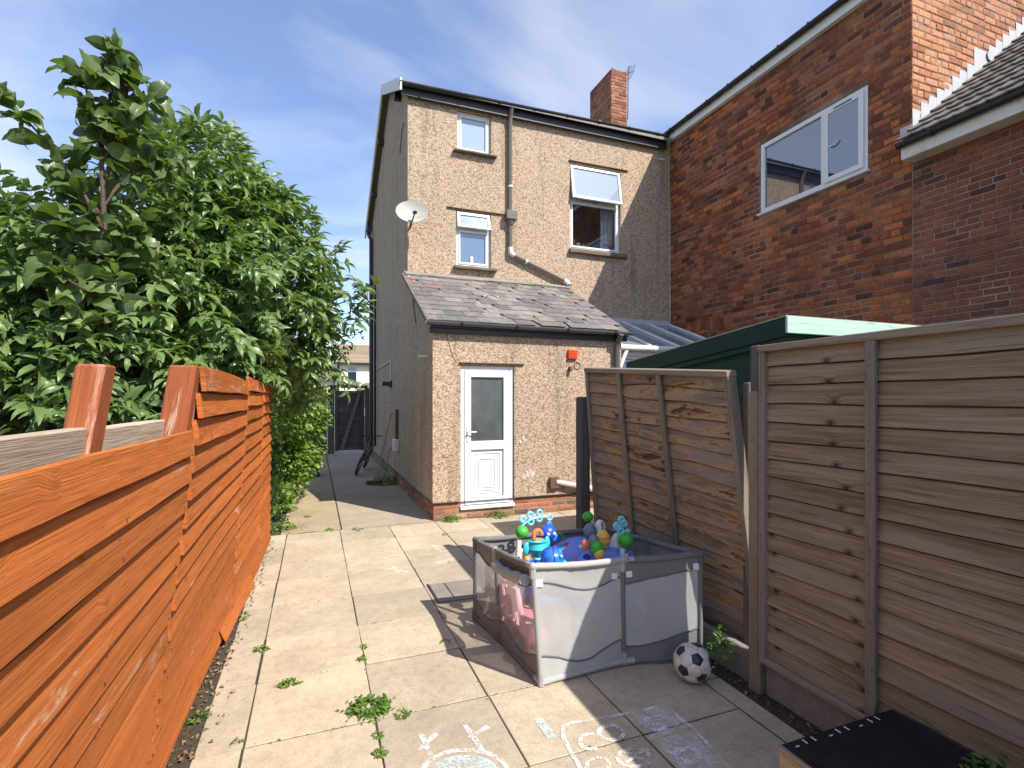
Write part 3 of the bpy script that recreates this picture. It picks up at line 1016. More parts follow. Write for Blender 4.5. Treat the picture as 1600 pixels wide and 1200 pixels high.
# the lit room edge behind the big window
mb = MB()
mb.quad(PR(4.4, 4.5, -1.9), PR(6.6, 4.5, -1.9), PR(6.6, 6.9, -1.9), PR(4.4, 6.9, -1.9))
mb.quad(PR(4.4, 4.5, -0.26), PR(4.4, 4.5, -1.9), PR(4.4, 6.9, -1.9), PR(4.4, 6.9, -0.26))
mb.quad(PR(6.6, 4.5, -1.9), PR(6.6, 4.5, -0.26), PR(6.6, 6.9, -0.26), PR(6.6, 6.9, -1.9))
mb.quad(PR(4.4, 6.9, -0.26), PR(4.4, 6.9, -1.9), PR(6.6, 6.9, -1.9), PR(6.6, 6.9, -0.26))
mb.quad(PR(4.4, 4.5, -1.9), PR(4.4, 4.5, -0.26), PR(6.6, 4.5, -0.26), PR(6.6, 4.5, -1.9))
mb.build('room_lining', M['plaster'], house, fix=False)
mb = MB()
for (cu0, cu1) in ((5.66, 5.98),):
    pts = []
    nn = 30
    V = []
    for i in range(nn + 1):
        u = cu0 + (cu1 - cu0) * i / nn
        nz = -0.155 + 0.02 * math.sin(i * 1.35) + 0.01 * math.sin(i * 0.6)
        V += [PR(u, 4.86, nz), PR(u + 0.02, 6.5, nz)]
    mb.add(V, [(2 * i, 2 * i + 2, 2 * i + 3, 2 * i + 1) for i in range(nn)])
tag(mb.build('curtain', M['curtain'], smooth=True, fix=False), 'grey curtain drawn aside behind the large upstairs window', 'curtain')
mb = MB(); mb.box((4.95, 4.845, -0.19), (5.06, 5.08, -0.125), 0.004, fn=PR); tag(mb.build('card_box', M['orange_toy'] if False else plain('brown_card', (0.42, 0.22, 0.08), 0.8), None), 'brown card box on the sill of the large window', 'box')
mb = MB(); mb.lathe([(0.05, 0), (0.055, 0.01), (0.055, 0.16), (0.05, 0.17)], PR(5.14, 4.845, -0.165)); tag(mb.build('paper_roll', M['white_toy'], smooth=True), 'white paper roll on the sill of the large window', 'paper roll')
mb = MB(); mb.ball(PR(5.26, 4.90, -0.165), (0.06, 0.04, 0.055)); mb.ball(PR(5.27, 4.97, -0.165), 0.035); tag(mb.build('soft_toy', M['palepink'], smooth=True), 'small pink soft toy on the sill of the large window', 'soft toy')
pot = thing('toy_pot', 'turquoise pot holding pink blooms at the right end of the sill', 'pot', PR(5.83, 4.845, -0.185))
mb = MB(); mb.lathe([(0.06, 0), (0.085, 0.14), (0.075, 0.145)], PR(5.83, 4.845, -0.185)); mb.build('pot', M['aqua'], pot, smooth=True)
mb = MB()
for k in range(7): mb.ball(PR(5.83 + 0.06 * math.cos(k), 5.01 + 0.03 * (k % 3), -0.18 + 0.05 * math.sin(k)), 0.045, 8, 6)
mb.build('bloom', M['pink'], pot, smooth=True)
mb = MB(); mb.lathe([(0.03, 0), (0.034, 0.1), (0.02, 0.13)], PR(2.80, 4.355, -0.075)); tag(mb.build('bathroom_bottle', M['white_toy'], smooth=True), 'white bottle behind the lower small window pane', 'bottle')

# back door
mb = MB()
dn = -0.07
u0, u1, v0, v1 = DOOR
mb.box((u0 + 0.002, v0, dn - 0.03), (u0 + 0.065, v1 - 0.002, dn + 0.035), 0.006, fn=PE)
mb.box((u1 - 0.065, v0, dn - 0.03), (u1 - 0.002, v1 - 0.002, dn + 0.035), 0.006, fn=PE)
mb.box((u0 + 0.065, v1 - 0.067, dn - 0.03), (u1 - 0.065, v1 - 0.002, dn + 0.035), 0.006, fn=PE)
mb.box((u0 - 0.005, v0 - 0.01, dn - 0.03), (u1 + 0.005, v0 + 0.04, dn + 0.085), 0.008, fn=PE)
door_frame = mb.build('door_frame', M['pvc'], house)
mb = MB()
a0, a1, c0, c1 = u0 + 0.07, u1 - 0.07, v0 + 0.055, v1 - 0.072
mb.box((a0, c0, dn - 0.02), (a0 + 0.095, c1, dn + 0.045), 0.006, fn=PE)
mb.box((a1 - 0.095, c0, dn - 0.02), (a1, c1, dn + 0.045), 0.006, fn=PE)
mb.box((a0 + 0.095, c1 - 0.10, dn - 0.02), (a1 - 0.095, c1, dn + 0.045), 0.006, fn=PE)
mb.box((a0 + 0.095, c0, dn - 0.02), (a1 - 0.095, c0 + 0.105, dn + 0.045), 0.006, fn=PE)
mb.box((a0 + 0.095, 1.00, dn - 0.02), (a1 - 0.095, 1.13, dn + 0.045), 0.006, fn=PE)
door = mb.build('back_door', M['pvc'], house)
mb = MB(); mb.box((a0 + 0.095, 1.13, dn), (a1 - 0.095, c1 - 0.10, dn + 0.012), fn=PE); mb.build('door_pane', M['glass_door'], door)
mb = MB()
mb.box((a0 + 0.095, c0 + 0.105, dn - 0.01), (a1 - 0.095, 1.00, dn + 0.012), fn=PE)
e0, e1, g0, g1 = a0 + 0.13, a1 - 0.13, c0 + 0.15, 0.955
for k, (ins, nz) in enumerate(((0.0, 0.022), (0.085, 0.03), (0.13, 0.022))):
    frame_bars(mb, PE, e0 + ins, e1 - ins, g0 + ins, g1 - ins, 0.018, dn + 0.012, dn + nz)
mb.box((e0 + 0.04, g0 + 0.04, dn + 0.012), (e1 - 0.04, g1 - 0.04, dn + 0.019), 0.004, fn=PE)
mb.build('door_panel', M['pvc'], door)
mb = MB()
mb.box((a0 + 0.025, 1.12, dn + 0.045), (a0 + 0.06, 1.34, dn + 0.057), 0.004, fn=PE)
mb.tube([PE(a0 + 0.042, 1.27, dn + 0.055), PE(a0 + 0.042, 1.27, dn + 0.10), PE(a0 + 0.16, 1.27, dn + 0.10)], 0.010, 8)
mb.build('handle', M['pvc'], door)

# plinth
mb = MB()
mb.box((XS + 0.016, YE + 0.024, -0.05), (4.71, 7.5, 0.135))
mb.box((XS + 0.016, YE + 0.024, 0.135), (DOOR[0], 7.5, 0.247))
mb.box((DOOR[1], YE + 0.024, 0.135), (4.71, 7.5, 0.247))
mb.box((XS + 0.016, 7.5, -0.05), (XS + 0.2, 15.88, 0.247))
plinth = mb.build('plinth', M['mortar_pale'], house)
PP = Plane((0, YE + 0.020, 0), (0, -1, 0))
PPS = Plane((XS + 0.012, 0, 0), (-1, 0, 0))
bl = course_bricks(PP, XS + 0.012, 4.71, 0.0, 0.240, 0.08, 0.25, 'brick_plinth', [(DOOR[0], DOOR[1], 0.15, 0.4)], 0.0, 0.014, 5, 0.006)
bl += course_bricks(PPS, -11.5, -YE - 0.02, 0.0, 0.240, 0.08, 0.25, 'brick_plinth', [], 0.0, 0.014, 6)
lay_bricks(bl, lambda b: plinth, plinth, 'brickwork', 85)

# lean-to slate roof
lt_len = math.hypot(2.23, 1.17)
PL = Plane((1.49, 7.20, 2.86), (0, -1.17, 2.23), (0, 2.23, 1.17))
mb = MB(); mb.box((0.0, 0.0, -0.06), (3.32, lt_len - 0.02, -0.004), 0.0, fn=PL)
lean = mb.build('lean_to_roof', M['slate'], house)
lean['label'] = 'grey slate lean-to roof over the kitchen extension'
def slate_mesh(seed, w=0.296, l=0.40):
    r = random.Random(seed)
    mb = MB()
    e = [r.uniform(-0.007, 0.007) for _ in range(3)]
    lo = [(-w / 2, e[0]), (-w / 6, e[1]), (w / 5, e[2]), (w / 2, e[0] * -1)]
    ch = r.random() < 0.35
    if ch: lo[0 if r.random() < 0.5 else 3] = (lo[0][0] if r.random() < 0.5 else lo[3][0], 0.018)
    V = [(x, -(0.020 + r.uniform(0, 0.004)), y) for x, y in lo] + [(w / 2, -0.007, l), (-w / 2, -0.007, l)]
    V += [(x, -0.011, y) for x, y in lo] + [(w / 2, -0.001, l), (-w / 2, -0.001, l)]
    lo_sorted = sorted(lo)
    V = [(x, -(0.020), y) for x, y in lo_sorted] + [(w / 2, -0.007, l), (-w / 2, -0.007, l)] + [(x, -0.011, y) for x, y in lo_sorted] + [(w / 2, -0.001, l), (-w / 2, -0.001, l)]
    mb.add(V, [(0, 1, 2, 3, 4, 5), (11, 10, 9, 8, 7, 6), (6, 7, 1, 0), (7, 8, 2, 1), (8, 9, 3, 2), (9, 10, 4, 3), (10, 11, 5, 4), (11, 6, 0, 5)])
    o = mb.build('slate_mesh', M['slate'], origin=(0, 0, 0))
    me = o.data; bpy.data.objects.remove(o)
    return me
slates = [slate_mesh(k) for k in range(7)]
slate_half = [slate_mesh(30 + k, 0.146) for k in range(2)]
for row in range(11):
    v = 0.0 + 0.234 * row
    off = 0.0 if row % 2 else -0.15
    for k in range(13):
        u = 0.15 + off + 0.30 * k
        if u > 3.25: continue
        half = u < 0.05
        uu = 0.075 if half else u + rnd.uniform(-0.006, 0.006)
        Mx = PL.mat(uu, v + rnd.uniform(-0.008, 0.008), rnd.uniform(0, 0.003), 1, 1, min(1, (lt_len - v - 0.01) / 0.41))
        Mx = Mx @ Matrix.Rotation(rnd.uniform(-0.014, 0.014), 4, 'Y')
        place('slate', rnd.choice(slate_half if half else slates), Mx, lean)
mb = MB(); mb.box((0.02, lt_len - 0.13, 0.015), (3.34, lt_len + 0.03, 0.045), 0.012, fn=PL, seg=14, jit=0.008); mb.build('mortar_fillet', M['gravel_board'], house)
mb = MB(); mb.box((-0.02, 0.0, -0.07), (0.015, lt_len - 0.02, 0.012), 0.004, fn=PL, seg=10, jit=0.004); mb.build('verge_mortar', M['conc_post'], house)

mb = MB()
for k in range(9):
    u, v = 1.32 + rnd.gauss(0, 0.09), 1.35 + rnd.gauss(0, 0.07)
    r_ = rnd.uniform(0.008, 0.024)
    mb.add([PL(u + r_ * math.cos(a) * rnd.uniform(0.6, 1.2), v + r_ * math.sin(a), 0.0265) for a in [j * 0.785 for j in range(8)]], [tuple(range(8))])
o = mb.build('bird_lime', M['cable'], house, fix=False); o['kind'] = 'stuff'
# gutters
def gutter(parent, a, b, r, mat, brackets, drop=(0, 0, 0)):
    a, b = Vector(a), Vector(b)
    t = (b - a).normalized()
    s_ = t.cross(Vector((0, 0, 1))).normalized()
    mb = MB()
    n = 10
    V, Fc = [], []
    for e in (a, b):
        for rr in (r, r * 0.86):
            for k in range(n + 1):
                th = math.pi + math.pi * k / n
                V.append(e + s_ * math.cos(th) * rr + Vector((0, 0, math.sin(th) * rr)))
    m = n + 1
    for k in range(n):
        Fc.append((k, k + 1, 2 * m + k + 1, 2 * m + k))
        Fc.append((m + k, 3 * m + k, 3 * m + k + 1, m + k + 1))
    for k in (0, n):
        Fc.append((k, 2 * m + k, 3 * m + k, m + k))
    Fc.append(tuple(range(m))); Fc.append(tuple(range(2 * m, 3 * m)))
    mb.add(V, Fc)
    g = mb.build('gutter', M[mat], parent, smooth=True)
    L = (b - a).length
    for k in range(brackets):
        c = a + t * (L * (k + 0.6) / brackets)
        mb = MB()
        V = []
        for e in (-0.018, 0.018):
            for rr in (r * 1.13, r * 0.98):
                for kk in range(n + 1):
                    th = math.pi * 0.93 + math.pi * 1.14 * kk / n
                    V.append(c + t * e + s_ * math.cos(th) * rr + Vector((0, 0, math.sin(th) * rr)))
        Fc = []
        for kk in range(n):
            Fc += [(kk, kk + 1, 2 * m + kk + 1, 2 * m + kk), (kk, m + kk, m + kk + 1, kk + 1), (2 * m + kk, 2 * m + kk + 1, 3 * m + kk + 1, 3 * m + kk)]
        mb.add(V, Fc)
        mb.build('bracket', M['gutter'], g)
    return g


gutter(house, (1.45, 7.165, 2.855), (4.84, 7.165, 2.84), 0.055, 'gutter_grey', 4)
mb = MB(); mb.box((1.52, YE - 0.05, 2.70), (4.80, YE - 0.004, 2.80), 0.004); mb.box((1.52, 7.20, 2.775), (4.80, YE - 0.05, 2.80), 0.0); mb.build('fascia', M['gutter'], house)
gutter(house, (1.40, 9.275, 7.395), (7.18, 9.275, 7.475), 0.06, 'gutter', 8)
mb = MB()
mb.box((1.45, 9.335, 7.22), (7.19, 9.36, 7.40), 0.0); mb.box((1.45, 9.36, 7.345), (7.19, YH - 0.003, 7.362))
mb.build('fascia', M['gutter'], house)
# main roof
mb = MB()
rp = [(9.24, 7.42), (11.95, 8.83), (16.1, 6.80), (16.1, 6.72), (11.95, 8.735), (9.24, 7.36)]
mb.prism(rp, 1.44, 10.5, lambda u, v, n: Vector((n, u, v)))
mb.build('main_roof', M['slate'], house)
mb = MB()
mb.prism([(9.22, 7.45), (11.95, 8.86), (16.12, 6.83), (16.12, 6.60), (11.95, 8.63), (9.22, 7.23)], 1.405, 1.438, lambda u, v, n: Vector((n, u, v)))
mb.build('bargeboard', M['pvc_old'], house)
mb = MB()
for y, z in ((10.2, 7.75), (12.9, 8.12), (14.4, 7.40), (15.6, 6.83)):
    mb.box((1.44, y - 0.05, z - 0.16), (1.572, y + 0.05, z - 0.02))
mb.build('verge_purlin', M['gutter'], house)
# downpipes
def pipe(name, pts, r, mat, parent, sq=False, n=8):
    mb = MB()
    mb.tube(pts, r, 4 if sq else n)
    return mb.build(name, M[mat], parent, smooth=not sq)
dp = pipe('downpipe', [(3.54, 9.28, 7.36), (3.54, 9.34, 7.22), (3.54, 9.365, 7.1), (3.54, 9.365, 5.42)], 0.042, 'downpipe', house)
mb = MB(); mb.box((3.44, 9.27, 5.22), (3.66, 9.425, 5.40), 0.012); mb.lathe([(0.05, -0.09), (0.075, 0.0)], (3.55, 9.36, 5.222)); mb.build('hopper', M['downpipe'], house)
pipe('downpipe', [(3.545, 9.365, 5.2), (3.545, 9.365, 4.62), (3.60, 9.365, 4.56), (4.76, 9.365, 4.13)], 0.042, 'downpipe', house)
for pp in ([(3.545, 9.365, 4.70), (3.545, 9.365, 4.60), (3.62, 9.365, 4.545)], [(3.545, 9.365, 5.90), (3.545, 9.365, 5.86)], [(3.86, 9.365, 4.463), (3.90, 9.365, 4.448)], [(4.70, 9.365, 4.152), (4.78, 9.365, 4.118), (4.80, 9.33, 4.06)]):
    mb = MB(); mb.tube(pp, 0.051, 10); mb.build('pipe_collar', M['cable'], house, smooth=True)
pipe('downpipe', [(4.60, 7.12, 2.80), (4.60, 7.22, 2.68), (4.60, 7.24, 2.60), (4.60, 7.24, 0.1)], 0.045, 'gutter_grey', house, False)
pipe('downpipe', [(1.43, 15.6, 6.66), (1.46, 15.35, 6.45), (1.50, 15.2, 6.3), (1.50, 15.2, 0.3)], 0.055, 'black', house)
pipe('waste_pipe', [(1.50, 14.2, 4.8), (1.50, 14.2, 0.5)], 0.035, 'black', house)
# chimney
mb = MB()
CX0, CX1, CY0, CY1, CZ1 = 7.25, 7.74, 11.7, 12.82, 10.42
mb.box((CX0 + 0.012, CY0 + 0.012, 8.2), (CX1, CY1, CZ1 - 0.02))
chim = mb.build('chimney', M['mortar_old'], house)
chim['label'] = 'plain red brick chimney stack'
bl = course_bricks(Plane((0, CY0 + 0.012, 0), (0, -1, 0)), CX0, CX1, 8.78, CZ1, 0.082, 0.245, 'brick_chim', [], 0.008, 0.012, 8)
bl += course_bricks(Plane((CX0 + 0.012, 0, 0), (-1, 0, 0)), -CY1, -CY0, 8.78, CZ1, 0.082, 0.245, 'brick_chim', [], 0.008, 0.012, 9)
lay_bricks(bl, lambda b: chim, chim, 'brickwork', 190)
mb = MB()
for k in range(9):
    x = CX0 + 0.03 + 0.05 * k
    mb.box((x, CY0 + 0.0, CZ1 - 0.02), (x + 0.055, CY1, CZ1 + rnd.uniform(0.0, 0.035)), 0.008)
mb.build('chimney_flaunching', M['mortar_pale'], chim)
aer = thing('aerial', 'thin rusty television aerial leaning at the chimney edge', 'aerial', (7.78, 11.75, 9.2))
mb = MB(); mb.tube([(7.775, 11.72, 9.2), (7.79, 11.72, 10.45), (7.83, 11.72, 10.62)], 0.014, 6); mb.build('mast', M['rust'], aer)
mb = MB()
mb.tube([(7.70, 11.72, 10.40), (7.98, 11.72, 10.52)], 0.009, 5)
for k in range(5):
    x = 7.72 + 0.055 * k; z = 10.41 + 0.024 * k
    mb.tube([(x, 11.6, z + 0.12), (x + 0.01, 11.85, z - 0.12)], 0.006, 5)
mb.build('element', M['rust'], aer)

# fittings on the walls
mb = MB()
mb.box((3.73, 2.385, 0.0), (3.89, 2.535, 0.05), 0.008, fn=PE)
for k in range(5): mb.box((3.75, 2.405 + 0.024 * k, 0.05), (3.87, 2.418 + 0.024 * k, 0.058), 0.003, fn=PE)
mb.build('vent_cover', M['orange_plastic'], house)
pipe('overflow_pipe', [PE(3.77, 2.25, -0.02), PE(3.77, 2.24, 0.05), PE(3.765, 2.20, 0.055)], 0.03, 'rust', house)
mb = MB()
V = [PE(3.90 + 0.055 * math.cos(k * math.pi / 10), 2.285 + 0.055 * math.sin(k * math.pi / 10), 0.008) for k in range(21)]
mb.tube(V, 0.005, 5); mb.build('cable_loop', M['rust'], house)
tag(pipe('plastic_pipe', [PE(3.50, 0.47, 0.06), PE(4.55, 0.24, 0.10)], 0.038, 'pvc_old', None), 'white plastic waste pipe sloping along the foot of the extension wall', 'pipe')
mb = MB(); mb.box((3.40, 0.36, 0.0), (3.56, 0.54, 0.07), 0.01, fn=PE); mb.build('pipe_elbow', M['rust'], house)
for (c, rr) in (((2.97, 1.12), 0.05), ((3.08, 0.62), 0.075), ((2.98, 0.58), 0.04)):
    mb = MB()
    for k in range(7):
        a = rnd.uniform(0, 6.28)
        q = (c[0] + math.cos(a) * rr * rnd.random(), c[1] + math.sin(a) * rr * rnd.random())
        m = 7
        mb.add([PE(q[0] + rr * 0.5 * math.cos(t * 6.283 / m) * rnd.uniform(0.5, 1), q[1] + rr * 0.5 * math.sin(t * 6.283 / m), 0.006 + 0.0008 * k) for t in range(m)], [tuple(range(m))])
    mb.build('chalk_smudge', M['chalk_w'], house)
pipe('cable_conduit', [PS(-16.0, 2.52, 0.015), PS(-11.6, 2.60, 0.015), PS(-11.55, 2.58, 0.015), PS(-11.55, 2.16, 0.015)], 0.013, 'cable', house)
mb = MB(); mb.box((-11.85, 2.02, 0.0), (-11.45, 2.16, 0.05), 0.01, fn=PS); mb.box((-11.80, 2.05, 0.05), (-11.55, 2.14, 0.20), 0.01, fn=PS); mb.build('wall_lamp', M['black'], house)
pipe('vertical_pipe', [PS(-10.55, 1.55, 0.03), PS(-10.58, 0.95, 0.03)], 0.035, 'rust', house)
mb = MB(); mb.box((-10.72, 0.70, 0.0), (-10.45, 0.95, 0.10), 0.015, fn=PS); mb.build('meter_box', M['cable'], house)
pipe('hook_cable', [PS(-9.62, 4.18, 0.02), PS(-9.65, 4.05, 0.03), PS(-9.5, 3.96, 0.03), PS(-9.2, 3.94, 0.02)], 0.012, 'cable', house)
pipe('overflow_stub', [PS(-7.6, 2.39, 0.0), PS(-7.58, 2.39, 0.16)], 0.016, 'cable', house)
pipe('wire', [PS(-9.0, 3.85, 0.01), PS(-8.75, 3.3, 0.012), PS(-8.55, 3.0, 0.01)], 0.008, 'black', house)
pipe('wire', [PS(-10.3, 6.6, 0.01), PS(-10.0, 6.9, 0.02), PS(-9.8, 6.95, 0.01)], 0.008, 'black', house)
# hairline crack over the door
pipe('wall_crack', [PE(1.78, 2.68, 0.0), PE(1.84, 2.45, 0.0), PE(1.87, 2.36, 0.0), PE(1.93, 2.28, 0.0)], 0.006, 'rust', house, n=5)
pipe('waste_hook', [PR(7.05, 7.02, 0.0), PR(7.06, 7.0, 0.08), PR(7.13, 6.99, 0.09)], 0.014, 'cable', house)

# satellite dish
dc = Vector((1.59, 9.10, 5.0))
dish = thing('satellite_dish', 'rust streaked grey satellite dish on the house corner', 'satellite dish', (1.62, 9.42, 4.9))
ax = Vector((-0.15, -1.0, 0.42)).normalized()
q = ax.to_track_quat('Z', 'Y')
mb = MB()
rings, nn = 7, 32
V = []
for side in (0, 1):
    for i in range(rings + 1):
        r = i / rings
        for k in range(nn):
            th = 2 * math.pi * k / nn
            z = 0.075 * r * r - (0.008 if side else 0)
            V.append(dc + q @ Vector((0.275 * r * math.cos(th), 0.235 * r * math.sin(th), z)))
Fc = []
for side in (0, 1):
    o = side * (rings + 1) * nn
    for i in range(rings):
        for k in range(nn):
            a, b = o + i * nn + k, o + i * nn + (k + 1) % nn
            Fc.append((a, b, b + nn, a + nn))
for k in range(nn):
    a, b = rings * nn + k, rings * nn + (k + 1) % nn
    Fc.append((a, b, b + (rings + 1) * nn, a + (rings + 1) * nn))
mb.add(V, Fc); mb.build('reflector', M['dish'], dish, smooth=True)
mb = MB(); mb.tube([dc - ax * 0.01, dc - ax * 0.10, (1.62, 9.42, 4.88)], 0.02, 8); mb.build('wall_bracket', M['rust'], dish)
tip = dc + ax * 0.30 + Vector((0.05, 0, -0.16))
mb = MB(); mb.tube([dc + q @ Vector((0, -0.23, 0.07)), tip], 0.013, 6); mb.build('feed_arm', M['rust'], dish)
mb = MB(); mb.tube([tip + Vector((0, -0.03, -0.02)), tip + Vector((0, 0.10, 0.02))], 0.032, 8); mb.build('receiver_head', M['black'], dish)

# ------------------------------------------------------------------ the brick neighbour
XN, YG = 7.355, 4.47
nb = thing('brick_house', 'red brick neighbouring house with white upstairs window, lead flashing and lower tiled wing', 'house', (9.0, 5.0, 0))
PN = Plane((XN, 0, 0), (-1, 0, 0))
PG = Plane((0, YG, 0), (0, -1, 0))
NW = (-6.95, -5.05, 5.02, 6.24)
mb = MB(); wall_cells(mb, PN, -9.43, -YG, 0.0, 7.46, [NW], 0.25); main_wall = mb.build('main_wall', M['mortar_old'], nb, fix=False)
mb = MB()
gp = [(XN + 0.25, 4.3), (11.5, 4.3), (11.5, 9.75), (XN + 0.25, 7.60)]
mb.prism(gp, -0.25, 0.0, lambda u, v, n: PG(u, v, n)); gable_wall = mb.build('gable_wall', M['mortar_old'], nb)
mb = MB(); mb.box((0, 0, -0.25), (YG + 1.5, 4.98, 0), fn=lambda u, v, n: PN(-YG + u, v, n)); wing_wall = mb.build('wing_wall', M['mortar_new'], nb)
bl = []
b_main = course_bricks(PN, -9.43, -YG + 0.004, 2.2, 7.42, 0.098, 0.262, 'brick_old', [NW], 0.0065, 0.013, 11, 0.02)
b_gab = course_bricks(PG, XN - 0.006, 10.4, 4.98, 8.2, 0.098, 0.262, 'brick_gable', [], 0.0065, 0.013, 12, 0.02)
b_wing = course_bricks(PN, -YG + 0.006, -2.4, 2.0, 4.98, 0.0805, 0.255, 'brick_new', [], 0.006, 0.010, 13)
par = {id(PN): main_wall, id(PG): gable_wall}
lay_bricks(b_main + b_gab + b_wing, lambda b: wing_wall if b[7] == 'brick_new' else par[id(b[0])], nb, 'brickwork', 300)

# its window
mb = MB()
n0 = -0.05
frame_bars(mb, PN, NW[0] + 0.002, NW[1] - 0.002, NW[2] + 0.002, NW[3] - 0.002, 0.075, n0 - 0.03, n0 + 0.045)
mull = -5.05 - 0.70
mb.box((mull - 0.04, NW[2] + 0.075, n0 - 0.03), (mull + 0.04, NW[3] - 0.075, n0 + 0.045), 0.006, fn=PN)
nwin = mb.build('window', M['pvc'], nb)
mb = MB(); frame_bars(mb, PN, mull + 0.025, NW[1] - 0.055, NW[2] + 0.055, NW[3] - 0.055, 0.075, n0 + 0.047, n0 + 0.075); mb.build('sash', M['pvc'], nwin)
mb = MB(); mb.box((NW[0] + 0.07, NW[2] + 0.07, n0 - 0.005), (mull - 0.035, NW[3] - 0.07, n0 + 0.01), fn=PN); mb.build('pane', M['glass_dark'], nwin)
mb = MB(); mb.box((mull + 0.09, NW[2] + 0.12, n0 + 0.05), (NW[1] - 0.12, NW[3] - 0.12, n0 + 0.06), fn=PN); mb.build('pane', M['glass_dark'], nwin)
mb = MB(); mb.box((NW[0] - 0.03, NW[2] - 0.035, -0.06), (NW[1] + 0.04, NW[2] - 0.002, 0.06), 0.008, fn=PN); mb.build('sill', M['pvc'], nwin)
mb = MB(); mb.tube([PN(mull + 0.12, 5.60, n0 + 0.085), PN(mull + 0.2, 5.59, n0 + 0.095), PN(mull + 0.27, 5.64, n0 + 0.095)], 0.01, 6); mb.build('handle', M['pvc'], nwin)
mb = MB(); mb.box((mull + 0.2, 6.135, n0 + 0.075), (NW[1] - 0.22, 6.155, n0 + 0.09), 0.004, fn=PN); mb.build('trickle_vent', M['downpipe'], nwin)
mb = MB(); mb.box((NW[0] - 0.09, NW[2] + 0.0, -0.02), (NW[0] - 0.004, NW[3] - 0.02, 0.004), 0.004, fn=PN, seg=10, jit=0.01); mb.build('mortar_patch', M['gravel_board'], nwin)

# eaves
mb = MB(); mb.box((XN - 0.10, YG - 0.06, 7.41), (XN - 0.012, 9.42, 7.585), 0.004); mb.build('fascia', M['pvc'], nb)
g = gutter(nb, (XN - 0.155, YG - 0.08, 7.59), (XN - 0.155, 9.40, 7.59), 0.058, 'gutter', 9)
mb = MB(); mb.prism([(XN - 0.17, 7.60), (13, 10.6), (13, 10.5), (XN - 0.05, 7.588)], YG - 0.05, 9.42, lambda u, v, n: Vector((u, n, v))); mb.build('main_roof', M['slate'], nb)
# wing eave, roof, flashing
mb = MB(); mb.box((XN - 0.27, -1.5, 4.84), (XN - 0.235, YG - 0.03, 5.00), 0.006); mb.box((XN - 0.235, -1.5, 4.85), (XN - 0.003, YG - 0.032, 4.872), 0.0); mb.box((XN - 0.235, YG - 0.055, 4.872), (XN - 0.004, YG - 0.032, 5.03), 0.0)
mb.build('wing_fascia', M['pvc_old'], nb)
gutter(nb, (XN - 0.325, -1.5, 5.035), (XN - 0.325, YG - 0.02, 5.035), 0.06, 'gutter', 6)
PT = Plane((XN - 0.31, YG, 5.05), (-0.6, 0, 0.8), (0.8, 0, 0.6))
mb = MB(); mb.box((0.002, 0.05, -0.05), (6, 5.2, -0.004), fn=PT); wing_roof = mb.build('wing_roof', M['tile'], nb)
def tile_mesh(seed):
    r = random.Random(seed)
    mb = MB()
    w, l = 0.322, 0.36
    xs = [-w / 2, -w / 2 + 0.05, -0.02, 0.03, w / 2 - 0.05, w / 2]
    hs = [0.018, 0.004, 0.004, 0.014, 0.004, 0.004]
    V = []
    for (y, n_) in ((0.0, 0.045), (l, 0.012)):
        for x, h in zip(xs, hs): V.append((x, -(n_ + h), y))
        for x, h in zip(xs, hs): V.append((x, -(n_ + h - 0.024), y))
    m = len(xs)
    Fc = []
    for k in range(m - 1):
        Fc += [(k, k + 1, 2 * m + k + 1, 2 * m + k), (m + k, m + k + 1, k + 1, k)]
    Fc += [(0, 2 * m, 3 * m, m), (m - 1, 2 * m - 1, 4 * m - 1, 3 * m - 1)]
    mb.add(V, Fc)
    o = mb.build('tile_mesh', M['tile'], origin=(0, 0, 0)); me = o.data; bpy.data.objects.remove(o)
    return me
tiles = [tile_mesh(k) for k in range(3)]
for row in range(13):
    for k in range(7 if row < 9 else 5):
        place('roof_tile', rnd.choice(tiles), PT.mat(0.165 + 0.322 * k, 0.29 * row, rnd.uniform(0, 0.004), 1, 1, 1), wing_roof)
fl = []
x = XN + 0.0
k = 0
while x < 10.1:
    w = 0.34 if k == 8 else 0.165
    z0 = 5.045 + (x - XN + 0.31) * 0.75 + 0.03
    hh = 0.27 if k == 8 else 0.20
    mb = MB()
    mb.prism([(x, z0), (x + w + 0.015, z0 + (w + 0.015) * 0.75), (x + w + 0.012, z0 + w * 0.75 * 0.55 + hh), (x - 0.006, z0 + w * 0.75 * 0.55 + hh + 0.006)], 0.004 + 0.003 * (k % 2), 0.010 + 0.003 * (k % 2), PG)
    mb.build('flashing_step', M['lead'], nb)
    x += w; k += 1
mb = MB(); mb.box((-YG - 0.14, 5.12, 0.012), (-YG + 0.01, 5.38, 0.018), 0.002, fn=PN); mb.build('flashing_apron', M['lead'], nb)
mb = MB(); mb.lathe([(0.075, 0), (0.075, 0.012)], PG(9.02, 6.66, 0.02), (0, -1, 0), 20); mb.build('lead_disc', M['lead'], nb)
# bricked-up arch low on the wall
mb = MB()
for k in range(11):
    uu = -8.85 + 0.095 * k
    mb.box((uu, 3.10 + 0.05 * math.sin(math.pi * k / 10), 0.0), (uu + 0.08, 3.34 + 0.06 * math.sin(math.pi * k / 10), 0.016), 0.006, fn=PN)
mb.build('brick_arch', M['brick_old'], nb)['kind'] = 'stuff'

